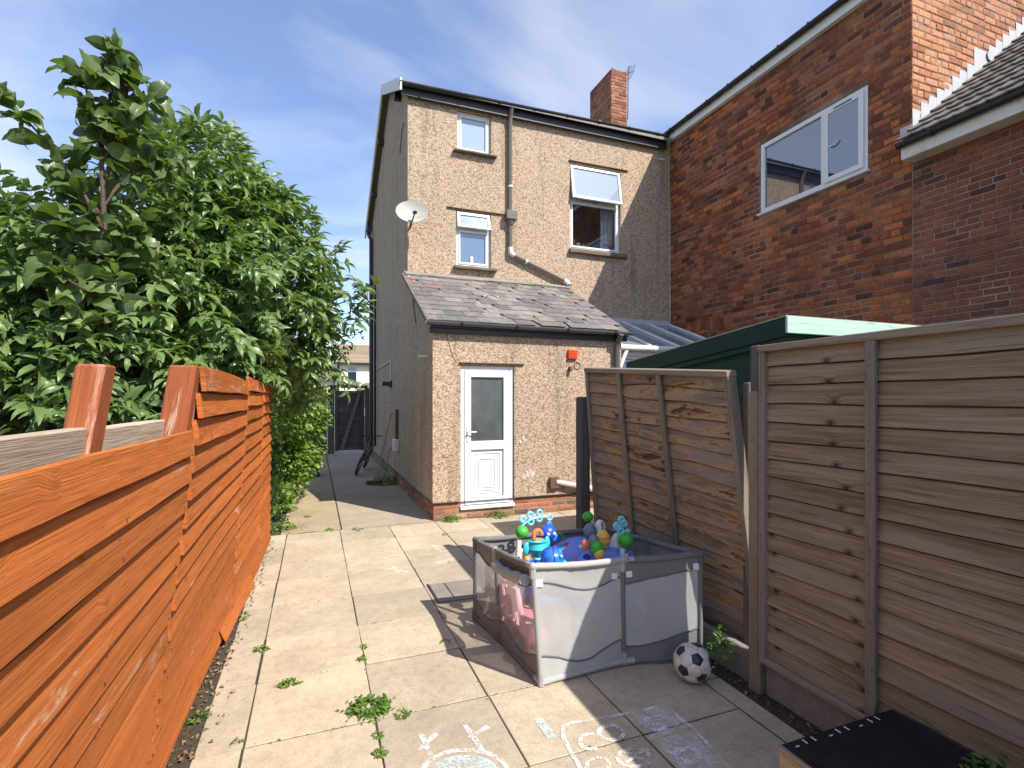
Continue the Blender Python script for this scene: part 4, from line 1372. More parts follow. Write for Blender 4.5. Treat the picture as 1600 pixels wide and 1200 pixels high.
# ------------------------------------------------------------------ glazed lean-to between the houses
gl = thing('glazed_lean_to', 'white framed lean-to with a clear sheet roof between the extension and the brick wall', 'lean-to', (6.1, 8.5, 0))
PC = Plane((4.80, 7.60, 2.66), (0, -0.70, 1.82), (0, 1.82, 0.70))
lc = math.hypot(1.82, 0.70)
mb = MB(); mb.box((0.05, 0.0, 0.0), (2.53, lc - 0.02, 0.02), fn=PC); mb.build('roof_sheet', M['polycarb'], gl)
for k in range(5):
    mb = MB(); mb.box((0.05 + 0.61 * k, -0.02, 0.02), (0.11 + 0.61 * k, lc - 0.02, 0.06), 0.008, fn=PC); mb.build('glazing_bar', M['pvc'], gl)
mb = MB(); mb.box((4.80, 7.56, 2.50), (7.34, 7.64, 2.66), 0.006); mb.build('eave_beam', M['pvc_old'], gl)
mb = MB(); mb.tube([(4.78, 7.50, 2.63), (7.34, 7.50, 2.63)], 0.055, 10); mb.build('gutter', M['pvc_old'], gl, smooth=True)
mb = MB(); mb.tube([(4.95, 7.50, 2.58), (4.80, 7.46, 2.30), (4.78, 7.46, 2.20), (4.78, 7.46, 0.1)], 0.034, 8); mb.build('downpipe', M['pvc'], gl, smooth=True)
for k in range(4):
    mb = MB(); frame_bars(mb, Plane((0, 7.585, 0), (0, -1, 0)), 4.80 + 0.63 * k, 5.42 + 0.63 * k, 0.02, 2.50, 0.06, -0.03, 0.0); wn = mb.build('window', M['pvc_old'], gl)
    mb = MB(); mb.box((4.86 + 0.63 * k, 0.08, -0.02), (5.36 + 0.63 * k, 2.44, -0.008), fn=Plane((0, 7.585, 0), (0, -1, 0))); mb.build('pane', M['glass_blue'], wn)
mb = MB(); mb.box((4.8, 9.40, 3.34), (7.34, 9.428, 3.47), 0.004); mb.build('flashing', M['lead'], gl)
mb = MB(); mb.box((4.73, 7.6, 0.0), (4.79, 9.4, 2.62)); mb.build('side_wall', M['pvc_old'], gl)

# ------------------------------------------------------------------ green shed behind the fence
shed = thing('garden_shed', 'green timber shed coloured dark for its shaded side and pale for its sunlit end behind the fence', 'shed', (4.2, 4.0, 0))
SX0, SX1, SY0, SY1 = 3.44, 4.95, 3.02, 5.10
zr = lambda y: 2.385 - (y - 3.0) * 0.098
mb = MB(); mb.prism([(SY0, 0), (SY1, 0), (SY1, zr(SY1) - 0.03), (SY0, zr(SY0) - 0.03)], SX0 + 0.02, SX1, lambda u, v, n: Vector((n, u, v))); mb.build('shed_wall', M['shed_shade'], shed)
pS = Plane((SX0 + 0.02, 0, 0), (-1, 0, 0)); pF = Plane((0, SY0, 0), (0, -1, 0))
def lap_board(pl, u0, u1, v0, v1, mat, nm, parent, t=0.016):
    mb = MB()
    V = [pl(u0, v0, 0.001), pl(u1, v0, 0.001), pl(u1, v0, t), pl(u0, v0, t), pl(u0, v1, 0.001), pl(u1, v1, 0.001), pl(u1, v1, t * 0.35), pl(u0, v1, t * 0.35)]
    L = u1 - u0
    uv = [(0, 0), (L, 0), (L, 0.01), (0, 0.01), (0, v1 - v0), (L, v1 - v0), (L, v1 - v0 - 0.01), (0, v1 - v0 - 0.01)]
    mb.add(V, [(0, 1, 2, 3), (3, 2, 6, 7), (7, 6, 5, 4), (0, 3, 7, 4), (1, 5, 6, 2)], uv)
    return mb.build(nm, mat, parent)
for k in range(9):
    z = 0.95 + 0.135 * k
    if z + 0.13 < 2.08: lap_board(pS, -SY1, -SY0, z, z + 0.135, M['shed_shade'], 'cladding_board', shed)
    lap_board(pF, SX0 + 0.02, SX1, z, min(z + 0.135, 2.24), M['shed_sun'], 'cladding_board', shed)
mb = MB(); mb.prism([(SY0 - 0.05, zr(SY0 - 0.05)), (SY1 + 0.05, zr(SY1 + 0.05)), (SY1 + 0.05, zr(SY1) - 0.15), (SY0 - 0.05, zr(SY0) - 0.14)], SX0 - 0.045, SX0 - 0.02, lambda u, v, n: Vector((n, u, v))); mb.build('verge_fascia', M['shed_shade'], shed)
mb = MB(); mb.prism([(SY0 - 0.02, zr(SY0) - 0.145), (SY1, zr(SY1) - 0.155), (SY1, zr(SY1) - 0.20), (SY0 - 0.02, zr(SY0) - 0.19)], SX0 - 0.028, SX0 + 0.0, lambda u, v, n: Vector((n, u, v))); mb.build('verge_batten', M['shed_shade'], shed)
mb = MB(); mb.box((SX0 - 0.045, 2.262, -0.0), (SX1 + 0.05, zr(3.0) + 0.006, 0.022), 0.003, fn=Plane((0, SY0 - 0.05, 0), (0, -1, 0))); mb.build('end_fascia', M['shed_sun'], shed)
mb = MB(); mb.prism([(SY0 - 0.06, zr(SY0 - 0.06) + 0.012), (SY1 + 0.06, zr(SY1 + 0.06) + 0.012), (SY1 + 0.06, zr(SY1 + 0.06) + 0.002), (SY0 - 0.06, zr(SY0 - 0.06) + 0.002)], SX0 - 0.05, SX1 + 0.05, lambda u, v, n: Vector((n, u, v))); mb.build('shed_roof', plain('mossy_roof_felt', (0.30, 0.30, 0.22), 0.95, 0.2), shed)

# ------------------------------------------------------------------ far house and gate
fh = thing('far_house', 'cream rendered house with a brown tiled roof beyond the gate', 'house', (6.5, 58, 0))
pf = Plane((0, 55, 0), (0, -1, 0))
mb = MB(); wall_cells(mb, pf, 2.1, 5.9, 0.0, 5.5, [(3.05, 4.05, 3.4, 5.15)], 0.3); mb.box((1.0 + 1.1, 55.3, 0), (12, 63, 5.5)); mb.build('front_wall', M['render_cream'], fh, fix=False)
mb = MB(); mb.box((5.9, 53.9, 0), (12, 55.3, 5.5)); mb.build('bay_wall', M['render_cream'], fh)
PFH = Plane((1.75, 54.5, 5.42), (0, -2.3, 4.5), (0, 4.5, 2.3))
mb = MB(); mb.box((0, 0, -0.15), (10.5, 5.05, 0), fn=PFH); fr = mb.build('roof', M['tile_far'], fh)
mb = MB()
for k in range(17):
    mb.box((0, 0.3 * k, 0.0), (4.6, 0.3 * k + 0.29, 0.035), fn=PFH)
st = mb.build('tile_courses', M['tile_far'], fh); st['kind'] = 'stuff'
mb = MB(); frame_bars(mb, pf, 3.05, 4.05, 3.4, 5.15, 0.09, -0.1, -0.04); mb.box((3.14, 4.55, -0.1), (3.96, 4.64, -0.03), fn=pf); fw = mb.build('window', M['pvc'], fh)
mb = MB(); mb.box((3.13, 3.48, -0.09), (3.97, 4.56, -0.07), fn=pf); mb.build('pane', M['glass_dark'], fw)
mb = MB(); mb.box((3.13, 4.63, -0.09), (3.97, 5.07, -0.07), fn=pf); mb.build('pane', M['glass_frost'], fw)
mb = MB(); mb.box((2.9, 3.2, 0.0), (4.2, 3.38, 0.12), fn=pf); mb.build('sill', M['grey_wood'], fh)
mb = MB(); mb.box((1.7, 5.28, 0.28), (12, 5.48, 0.55), fn=pf); mb.build('gutter', M['gutter'], fh)
mb = MB(); mb.tube([(2.2, 54.9, 5.4), (2.2, 54.9, 0)], 0.12, 6); mb.build('downpipe', M['gutter'], fh)
mb = MB(); mb.prism([(4.0, 2.7), (6.0, 2.7), (5.3, 3.4), (4.7, 3.4)], 0.02, 1.5, pf); mb.build('porch_roof', M['tile_far'], fh)
fh2 = thing('grey_roofed_house', 'low grey roofed house far off beside the hedge', 'house', (-1, 72, 0))
mb = MB(); mb.box((-6, 70, 0), (2.6, 78, 4.3)); mb.build('wall', M['render_cream'], fh2)
mb = MB(); mb.prism([(69.5, 4.2), (74, 6.6), (78.5, 4.2)], -6.4, 2.9, lambda u, v, n: Vector((n, u, v))); mb.build('roof', M['tile'], fh2)

gate = thing('timber_gate', 'dark weathered timber side gate with a diagonal brace', 'gate', (0.95, 17.6, 0))
pgt = Plane((0, 17.6, 0), (0, -1, 0))
for k in range(14):
    lap_board(pgt, 0.62, 1.5, 0.10 + 0.137 * k, 0.24 + 0.137 * k, M['gate_wood'], 'board', gate, 0.03)
mb = MB(); mb.box((0.60, 0.08, 0.03), (0.70, 2.05, 0.07), 0.006, fn=pgt); mb.box((1.42, 0.08, 0.03), (1.52, 2.05, 0.07), 0.006, fn=pgt); mb.box((0.70, 1.93, 0.03), (1.42, 2.03, 0.068), 0.006, fn=pgt); mb.build('gate_frame', M['gate_wood'], gate)
mb = MB(); mb.prism([(0.74, 0.1), (0.86, 0.1), (1.40, 1.90), (1.30, 1.92)], 0.07, 0.10, pgt); mb.build('brace', M['grey_wood'], gate)
mb = MB(); mb.box((0.66, 1.0, 0.07), (0.74, 1.08, 0.11), 0.01, fn=pgt); mb.build('latch', M['black'], gate)
gr_ = thing('gate_post', 'dark post between the timber gate and the house corner', 'post', (1.66, 17.6, 0))
mb = MB(); mb.box((1.535, 17.52, 0), (1.80, 17.66, 2.12), 0.01); mb.build('upright', M['gate_wood'], gr_)
gp_ = thing('gate_post', 'thick dark post left of the timber gate', 'post', (0.48, 17.6, 0))
mb = MB(); mb.box((0.38, 17.52, 0), (0.585, 17.66, 2.12), 0.01); mb.build('upright', M['gate_wood'], gp_)
mb = MB(); mb.box((0.36, 17.50, 2.12), (1.62, 17.68, 2.21), 0.01); mb.build('top_beam', M['gate_wood'], gp_)
sf = thing('side_fence', 'dark boarded fence panel left of the gate half hidden by the hedge', 'fence', (-0.6, 17.6, 0))
for k in range(14):
    lap_board(pgt, -1.6, 0.36, 0.06 + 0.145 * k, 0.21 + 0.145 * k, M['gate_wood'], 'board', sf, 0.03)

# ------------------------------------------------------------------ boards of the fences
def lap_strip(fn, u0, u1, v0, v1, n_bot, n_top, th, seg, wave=0.0, vofs=0.0, uofs=0.0, seed=0, sag=None, step=1):  # n_bot proud, n_top set back
    """one lapped board: bottom edge proud, wavy waney edge, uv in metres"""
    mb = MB()
    V, UV = [], []
    for i in range(seg + 1):
        u = u0 + (u1 - u0) * i / seg
        w = wave * mnoise.noise((u * 2.3, seed * 3.7, 0.5)) if wave else 0
        wt_ = wave * mnoise.noise((u * 2.3, (seed + step) * 3.7, 0.5)) if wave else 0
        a, b = v0 + w + (sag(u) if sag else 0), v1 + wt_ + (sag(u) if sag else 0)
        pts = [(a, n_bot - th), (a, n_bot - 0.003), (a + 0.003, n_bot), (b - 0.002, n_top), (b, n_top - 0.003), (b, n_top - th * 0.9)]
        for (v, n) in pts:
            V.append(fn(u, v, n)); UV.append((u + uofs, vofs + (v - v0)))
    m = 6
    Fc = []
    for i in range(seg):
        for k in range(m):
            a, b = i * m + k, i * m + (k + 1) % m
            Fc.append((a, b, b + m, a + m))
    Fc.append(tuple(range(m))[::-1]); Fc.append(tuple(range(seg * m, seg * m + m)))
    mb.add(V, Fc, UV)
    return mb


def bilin(P00, P10, P01, P11):
    P00, P10, P01, P11 = map(Vector, (P00, P10, P01, P11))
    L = ((P10 - P00).length + (P11 - P01).length) / 2
    Hh = ((P01 - P00).length + (P11 - P10).length) / 2
    N = (P10 - P00 + P11 - P01).cross(P01 - P00 + P11 - P10).normalized()
    if N.x > 0: N = -N
    def f(u, v, n=0):
        a, b = u / L, v / Hh
        return P00 * (1 - a) * (1 - b) + P10 * a * (1 - b) + P01 * (1 - a) * b + P11 * a * b + N * n
    return f, L, Hh


def fence_panel(label, corners, nboards, mat, matf, battens, wave, group=None, seed=0):
    f, L, Hh = bilin(*corners)
    c = (Vector(corners[0]) + Vector(corners[1])) / 2
    t = thing('fence_panel', label, 'fence panel', c, group)
    p = (Hh - 0.05) / nboards
    for k in range(nboards):
        v0 = 0.03 + p * k
        mb = lap_strip(f, 0.012, L - 0.012, v0, min(v0 + p - 0.0065, Hh - 0.02), 0.030, 0.014, 0.018, 12, wave, 0.0, seed * 1.7 + rnd.uniform(-0.025, 0.025) + (0.013 * k), seed * 20 + k)
        mb.build('board', M[mat], t)
    mb = MB(); mb.box((0.02, 0.02, -0.022), (L - 0.02, Hh - 0.03, -0.016), 0.0, fn=f, seg=6); mb.build('light_stop_sheet', M[matf], t)  # added sheet, stops sun coming through the slits and keeps them dark
    mb = MB(); mb.box((0.0, 0.0, -0.02), (0.042, Hh - 0.04, 0.052), 0.004, fn=f, seg=6); mb.build('stile', M[matf], t)
    mb = MB(); mb.box((L - 0.042, 0.0, -0.02), (L, Hh - 0.04, 0.052), 0.004, fn=f, seg=6); mb.build('stile', M[matf], t)
    mb = MB(); mb.box((0.0, Hh - 0.04, -0.025), (L, Hh, 0.058), 0.004, fn=f, seg=8); mb.build('top_rail', M[matf], t)
    mb = MB(); mb.box((0.043, 0.0, 0.0345), (L - 0.043, 0.042, 0.052), 0.004, fn=f, seg=8); mb.build('bottom_rail', M[matf], t)
    mb = MB()
    for u in list(battens) + [0.02, L - 0.02]:
        for k in range(nboards):
            if rnd.random() < 0.75: mb.lathe([(0.005, 0), (0.003, 0.002)], f(u + rnd.uniform(-0.012, 0.012), 0.03 + p * (k + rnd.uniform(0.3, 0.7)), 0.0602 if u in battens else 0.0522), f(0, 0, 1) - f(0, 0, 0), 6)
    mb.build('nail_heads', M['rust'], t)['kind'] = 'stuff'
    for u in battens:
        mb = MB(); mb.box((u - 0.024, 0.0, 0.0345), (u + 0.024, Hh - 0.041, 0.060), 0.004, fn=f, seg=8); mb.build('batten', M[matf], t)
    return t


pan = fence_panel('upright brown lapped timber fence panel standing on a concrete gravel board by the black planter', ((2.50, 2.33, 0.20), (2.50, 0.36, 0.20), (2.50, 2.33, 2.068), (2.50, 0.36, 2.068)), 17, 'fence', 'frame_wood', (0.66, 1.31), 0.007, 'lapped timber fence panels', 1)
fence_panel('flaking lapped timber fence panel leaning over behind the playpen', ((2.637, 4.42, 0.04), (2.715, 2.50, 0.03), (2.49, 4.42, 2.06), (2.425, 2.50, 1.93)), 18, 'fence_lean', 'frame_wood', (0.62, 1.20), 0.022, 'lapped timber fence panels', 2)
# the next panel towards the street behind the camera, same make
cp = pan.copy(); COL.objects.link(cp); cp.location = pan.location + Vector((0, -2.09, 0))
cp['label'] = 'next upright lapped timber panel along the same fence, nearest the street'
for ch in list(pan.children):
    c = ch.copy(); COL.objects.link(c); c.parent = cp
for k, (ya, yb, lb) in enumerate(((0.37, 2.33, 'concrete gravel board under the upright fence panel'), (2.43, 4.45, 'shaded concrete gravel board under the leaning fence panel'))):
    mb = MB(); mb.box((2.505, ya, -0.08), (2.555, yb, 0.195), 0.006, seg=8, jit=0.001)
    tag(mb.build('gravel_board', M['gravel_board']), lb, 'gravel board')
post = thing('concrete_post', 'mossy concrete fence post with a short timber extension between the two panels', 'fence post', (2.51, 2.378, 0))
mb = MB(); mb.box((2.456, 2.333, -0.08), (2.565, 2.422, 1.80), 0.014, seg=10, jit=0.002); mb.build('shaft', M['conc_post'], post)
mb = MB(); mb.box((2.466, 2.336, 1.68), (2.53, 2.352, 2.06), 0.004); mb.box((2.474, 2.354, 1.79), (2.55, 2.418, 2.075), 0.006); mb.build('timber_extension', M['grey_wood'], post)
for (yy, zz) in ((2.37, 2.02), (2.405, 2.02), (2.385, 1.93)):
    mb = MB(); mb.lathe([(0.008, 0), (0.006, 0.004)], (2.4739, yy, zz), (-1, 0, 0), 8); mb.build('screw_head', M['rust'], post)
p2 = thing('timber_post', 'narrow grey timber post standing behind the mossy concrete post', 'fence post', (2.68, 2.60, 0))
mb = MB(); mb.box((2.60, 2.55, -0.05), (2.70, 2.60, 1.86), 0.006); mb.build('shaft', M['grey_wood'], p2)
p3 = thing('grey_post', 'dark grey post at the far end of the leaning panel', 'fence post', (2.48, 4.52, 0))
mb = MB(); mb.box((2.425, 4.455, -0.05), (2.53, 4.575, 1.775), 0.012, seg=6, jit=0.002); mb.build('shaft', M['grey_wood'], p3)
mb = MB(); mb.box((2.425, 0.235, -0.08), (2.545, 0.355, 1.80), 0.014); tag(mb.build('concrete_post', M['conc_post']), 'concrete fence post at the street end of the upright panel', 'fence post')

# orange fence
def fo_base(y): 
    t = min(max((y - 2.8) / 4.1, 0), 1); t = t * t * (3 - 2 * t)
    return -0.70 + 0.145 * t
def fo_lean(y):
    t = min(max((y - 2.4) / 4.5, 0), 1); t = t * t * (3 - 2 * t)
    return 0.125 - 0.118 * t
def fo(u, v, n=0):
    return Vector((fo_base(u) + fo_lean(u) * v + n, u, v))
of = thing('orange_fence', 'orange painted horizontal board fence with worn post tops along the left side of the yard', 'fence', (-0.66, 2.8, 0))
pit = 0.1135
for k in range(15):
    zt = 1.618 - pit * k
    if zt < 0.08: break
    zb = max(zt - pit + 0.011 + 0.004 * math.sin(k * 2.1), 0.012)
    sg = lambda u, k=k: 0.010 * mnoise.noise((u * 0.6, k * 1.3, 2)) + 0.004 * math.sin(u * 1.1 + k)
    mb = lap_strip(fo, -0.7, 2.50 + (0.015 if k % 3 else -0.008), zb, zt, 0.040, 0.024, 0.022, 12, 0.006, rnd.uniform(0, 0.4), rnd.uniform(0, 9), k, sg)
    mb.build('board', M['orange'], of)
for sec, (ya, yb, ztop, pit2) in enumerate(((2.535, 4.48, 1.895, 0.1165), (4.49, 5.9, 1.93, 0.119), (5.91, 6.98, 1.935, 0.119))):
    for k in range(17):
        zt = ztop - pit2 * k + (0.015 * (k > 0) if sec == 2 else 0)
        if zt < 0.06: break
        zb = max(zt - pit2 + 0.008, 0.01)
        sg = lambda u, k=k, sec=sec: 0.008 * mnoise.noise((u * 0.7, k * 1.9, 7 + sec))
        mb = lap_strip(fo, ya + rnd.uniform(-0.01, 0.01), yb + rnd.uniform(-0.012, 0.012), zb, zt, 0.044 + 0.004 * sec + rnd.uniform(-0.003, 0.003), 0.020 + 0.004 * sec, 0.020, 8, 0.006, rnd.uniform(0, 0.4), rnd.uniform(0, 9), 30 + k, sg)
        mb.build('board', M['orange'], of)
mb = MB(); mb.box((-0.7, 0.0, -0.030), (2.49, 1.55, -0.022), fn=fo, seg=8); mb.box((2.55, 0.0, -0.030), (6.96, 1.84, -0.022), fn=fo, seg=16)
mb.build('gap_shade_sheet', M['orange_worn'], of)['kind'] = 'stuff'  # sheet added behind the boards so the gaps between them stay dark
def post_at(x0, x1, y0, y1, z1, tx, ty, mat):
    mb = MB()
    f = lambda x, y, z: Vector((x + tx * z + fo_lean(y0) * z, y + ty * z, z))
    mb.box((x0, y0, -0.1), (x1, y1, z1), 0.006, fn=f, seg=10, jit=0.0015)
    return mb.build('post', M[mat], of)
post_at(-0.845, -0.778, 1.62, 1.71, 1.845, 0.010, 0.04, 'orange_worn')
post_at(-0.815, -0.715, 2.44, 2.535, 1.89, 0.012, 0.012, 'orange_worn')
post_at(-0.80, -0.715, 4.44, 4.52, 1.86, 0.0, 0.0, 'orange_worn')
post_at(-0.66, -0.58, 6.90, 6.98, 1.90, 0.0, 0.0, 'orange_worn')
mb = MB(); mb.box((2.541, -0.02, 0.0), (2.562, 1.86, 0.018), 0.003, fn=lambda y, z, n: fo(y, z, n - 0.012), seg=6); mb.build('batten', M['bare'], of)
mb = MB(); mb.box((-0.7, 1.555, -0.10), (1.70, 1.675, -0.055), 0.005, fn=lambda u, v, n: fo(u, v, n - 0.02), seg=10, jit=0.001); mb.build('back_rail', M['bare'], of)
mb = MB(); mb.box((1.80, 1.545, -0.10), (2.46, 1.668, -0.055), 0.005, fn=lambda u, v, n: fo(u, v, n - 0.02), seg=6, jit=0.001); mb.build('back_rail', M['bare'], of)
mb = MB()
for y in (0.6, 1.71, 2.44, 2.60, 4.42, 4.55, 5.84, 5.96):
    for k in range(14):
        if rnd.random() < 0.2: continue
        zt = (1.618 if y < 2.5 else 1.895) - pit * k
        for dz in (0.035, 0.08):
            mb.lathe([(0.0055, 0), (0.004, 0.002)], fo(y + rnd.uniform(-0.02, 0.02), zt - dz + rnd.uniform(-0.012, 0.012), 0.016 + 0.32 * dz + 0.001), (1, 0, 0.3), 6)
mb.build('nail_heads', M['rust'], of)['kind'] = 'stuff'
# split board near the foot
mb = lap_strip(fo, 4.1, 5.3, 0.05, 0.16, 0.085, 0.03, 0.015, 6, 0.02, 0.2, 3.0, 77); mb.build('loose_board', M['orange'], of)

# ------------------------------------------------------------------ black lined planter
pl_ = thing('black_lined_planter', 'low timber planter box covered with black liner in the bottom corner by the fence', 'planter', (2.1, 0.95, 0))
bx0, bx1, by0, by1, bz = 1.765, 2.46, 0.30, 1.575, 0.335
for k in range(3):
    mb = MB(); mb.box((bx0, by0, 0.004 + 0.108 * k), (bx0 + 0.022, by1, 0.108 + 0.108 * k), 0.004); mb.build('plank', M['pale_wood'], pl_)
    mb = MB(); mb.box((bx0 + 0.023, by1 - 0.022, 0.004 + 0.108 * k), (bx1, by1, 0.108 + 0.108 * k), 0.004); mb.build('plank', M['pale_wood'], pl_)
    mb = MB(); mb.box((bx1 - 0.022, by0, 0.004 + 0.108 * k), (bx1, by1 - 0.023, 0.108 + 0.108 * k), 0.004); mb.build('plank', M['pale_wood'], pl_)
mb = MB(); mb.box((bx0 + 0.03, by1 - 0.07, 0.0), (bx0 + 0.08, by1 - 0.025, 0.31)); mb.box((bx0 + 0.03, by0, 0.0), (bx0 + 0.08, by0 + 0.05, 0.31)); mb.build('corner_block', M['pale_wood'], pl_)
mb = MB()
nx, ny = 26, 44
V = []
for j in range(ny + 1):
    for i in range(nx + 1):
        a, b = i / nx, j / ny
        x = bx0 + 0.012 + (bx1 - bx0 - 0.012) * a; y = by0 + (by1 + 0.006 - by0) * b
        e = min(a, 1 - a, 1 - b) * 9
        sag = min(1, e) * 0.028
        V.append((x, y, bz - sag + 0.012 * mnoise.noise((x * 5, y * 5, 1)) * min(1, e) + 0.006 * mnoise.noise((x * 17, y * 9, 4)) * min(1, e)))
mb.add(V, [(j * (nx + 1) + i, j * (nx + 1) + i + 1, (j + 1) * (nx + 1) + i + 1, (j + 1) * (nx + 1) + i) for j in range(ny) for i in range(nx)])
mb.build('liner', M['liner'], pl_, smooth=True)
mb = MB()
for k in range(9):
    x = bx0 + 0.05 + 0.065 * k + rnd.uniform(-0.012, 0.012)
    mb.box((x, by1 - 0.03, bz + 0.001), (x + 0.006, by1 - 0.005, bz + 0.0035)) if k % 3 else mb.box((x, by1 - 0.03, bz + 0.001), (x + 0.02, by1 - 0.026, bz + 0.0035))
mb.build('torn_edge', M['cable'], pl_)['kind'] = 'stuff'
mb = MB(); mb.box((bx0 - 0.008, by0, bz - 0.012), (bx0 + 0.016, by1 + 0.008, bz + 0.006), 0.004, seg=10, jit=0.002); mb.build('rim', M['pale_wood'], pl_)

# ------------------------------------------------------------------ playpen
pen = thing('playpen', 'grey fabric and white net toddler playpen holding bright toys', 'playpen', (1.8, 3.35, 0))
C = dict(L=((1.19, 3.94, .02), (1.19, 3.93, .635)), A=((1.25, 3.50, .02), (1.225, 3.55, .655)), N=((1.29, 2.88, .02), (1.235, 2.88, .735)), M=((1.90, 2.91, .03), (1.882, 2.90, .695)),
         R=((2.405, 2.77, .03), (2.42, 2.785, .715)), D=((2.37, 3.30, .02), (2.37, 3.30, .68)), B=((2.33, 3.84, .02), (2.31, 3.83, .655)), E=((1.76, 3.90, .02), (1.75, 3.89, .64)))
C = {k: (Vector(a), Vector(b)) for k, (a, b) in C.items()}
cen = Vector((1.8, 3.35, 0.3))
order = 'LANMRDBE'
for i, k in enumerate(order):
    b, t = C[k]
    mb = MB(); mb.tube([b, b.lerp(t, 0.3), b.lerp(t, 0.62), t], 0.0165, 10); mb.build('pole', M['tubes'] if k in 'N' else M['fabric'], pen, smooth=True)
    mb = MB(); mb.ball(t, 0.026, 10, 7); mb.tube([t + Vector((0, 0, -0.07)), t], 0.022, 8)
    nx_ = C[order[(i + 1) % 8]][1]; pv = C[order[i - 1]][1]
    mb.tube([t, t + (nx_ - t).normalized() * 0.075], 0.021, 8); mb.tube([t, t + (pv - t).normalized() * 0.075], 0.021, 8)
    mb.build('top_connector', M['tubes'] if k in 'NMA' else M['fabric_dark'], pen, smooth=True)
    mb = MB(); mb.tube([b + Vector((0, 0, -0.018)), b + Vector((0, 0, 0.06))], 0.022, 8)
    mb.tube([b, b + (C[order[(i + 1) % 8]][0] - b).normalized() * 0.07], 0.021, 8); mb.tube([b, b + (C[order[i - 1]][0] - b).normalized() * 0.07], 0.021, 8)
    mb.build('foot_connector', M['tubes'] if k in 'NM' else M['fabric_dark'], pen, smooth=True)
    p, q = C[k], C[order[(i + 1) % 8]]
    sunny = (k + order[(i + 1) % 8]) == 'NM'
    f = lambda a, v, n, p=p, q=q: (p[0].lerp(q[0], a) * (1 - v) + p[1].lerp(q[1], a) * v) + ((cen - p[0].lerp(q[0], 0.5)) * Vector((1, 1, 0))).normalized() * n
    # rails wrapped in cloth
    ns = 14
    r0 = 0.017
    mb = MB(); mb.tube([f(0.05 + 0.9 * s / ns, 1.0 - 0.012 * math.sin(math.pi * s / ns), 0) for s in range(ns + 1)], [0.021 + 0.003 * mnoise.noise((s * 0.9, i * 3, 1)) for s in range(ns + 1)], 10); mb.build('top_rail', M['fabric_sun'] if sunny else M['fabric'], pen, smooth=True)  # sunny panel's rail takes the sun-brightened cloth colour
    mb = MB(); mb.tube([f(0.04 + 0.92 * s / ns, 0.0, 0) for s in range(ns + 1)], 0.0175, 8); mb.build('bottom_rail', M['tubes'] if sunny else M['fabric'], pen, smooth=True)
    lo = lambda a, i=i: 0.16 + (0.055 * math.cos(2 * math.pi * a) if i != 3 else -0.02 + 0.14 * a * a) + 0.012 * math.sin(5 * a + i)
    hi = lambda a, i=i: (0.80 + 0.05 * math.cos(2 * math.pi * (a - 0.08)) if i != 3 else 0.76 + 0.10 * a) + 0.008 * math.sin(4 * a + i)
    sag = lambda a, v, i=i: 0.030 * math.sin(math.pi * a) * math.sin(math.pi * v) + 0.010 * mnoise.noise((a * 4, v * 4, i)) + 0.006 * mnoise.noise((a * 11 + v * 5, v * 9 - a * 4, i + 7)) 
    def surf(v_lo, v_hi, nm, mat, nv):
        mb = MB(); nu = 20
        V, UV = [], []
        for side in (0, 1):
            for r in range(nv + 1):
                for s in range(nu + 1):
                    a = 0.02 + 0.96 * s / nu
                    v = v_lo(a) + (v_hi(a) - v_lo(a)) * r / nv
                    V.append(f(a, v, sag(a, v) + side * 0.002)); UV.append((a, v))
        m = (nu + 1) * (nv + 1)
        Fc = []
        for side in ((0,) if 'net' in nm else (0, 1)):
            for r in range(nv):
                for s in range(nu):
                    a = side * m + r * (nu + 1) + s
                    Fc.append((a, a + 1, a + nu + 2, a + nu + 1))
        mb.add(V, Fc, UV)
        mb.build(nm, mat, pen, smooth=True, fix=False)
    fab = M['fabric_sun'] if k == 'N' else M['fabric_shade']  # one cloth, coloured for sun on the front panel and for shade elsewhere
    surf(lo, hi, 'net_panel', M['net'] if k in 'NM' else M['net_clear'], 8)
    surf(lambda a: 0.015, lo, 'lower_band', fab, 3)
    surf(hi, lambda a: 0.985 - 0.012 * math.sin(math.pi * a), 'upper_band', fab, 4)
    for g_ in (lo, hi):
        mb = MB(); mb.tube([f(0.03 + 0.94 * s / 20, g_(0.03 + 0.94 * s / 20), sag(0.03 + 0.94 * s / 20, g_(0.03 + 0.94 * s / 20)) - 0.003) for s in range(21)], 0.0055, 6)
        mb.build('piping', M['fabric_dark'], pen, smooth=True)
    if k in 'NM':
        for a in ((0.06, 0.90) if k == 'N' else (0.07, 0.93)):
            mb = MB(); vq = 0.855 if k == 'N' else (0.86 if a < 0.5 else 0.88)
            mb.add([f(a - 0.035, vq - 0.03, -0.010), f(a + 0.035, vq - 0.03, -0.010), f(a + 0.035, vq + 0.03, -0.008), f(a - 0.035, vq + 0.03, -0.008),
                    f(a - 0.035, vq - 0.03, -0.006), f(a + 0.035, vq - 0.03, -0.006), f(a + 0.035, vq + 0.03, -0.004), f(a - 0.035, vq + 0.03, -0.004)],
                   [(0, 1, 2, 3), (7, 6, 5, 4), (0, 4, 5, 1), (1, 5, 6, 2), (2, 6, 7, 3), (3, 7, 4, 0)]); mb.build('care_label', M['label'], pen)
    if k == 'A':
        mb = MB(); mb.tube([f(0.10 + 0.8 * s / 10, 0.86 - 0.02 * math.sin(s * 0.4), -0.035) for s in range(11)], [0.036 + 0.006 * math.sin(s * 1.9) for s in range(11)], 10); mb.build('rolled_door_flap', M['fabric_sun'], pen, smooth=True)

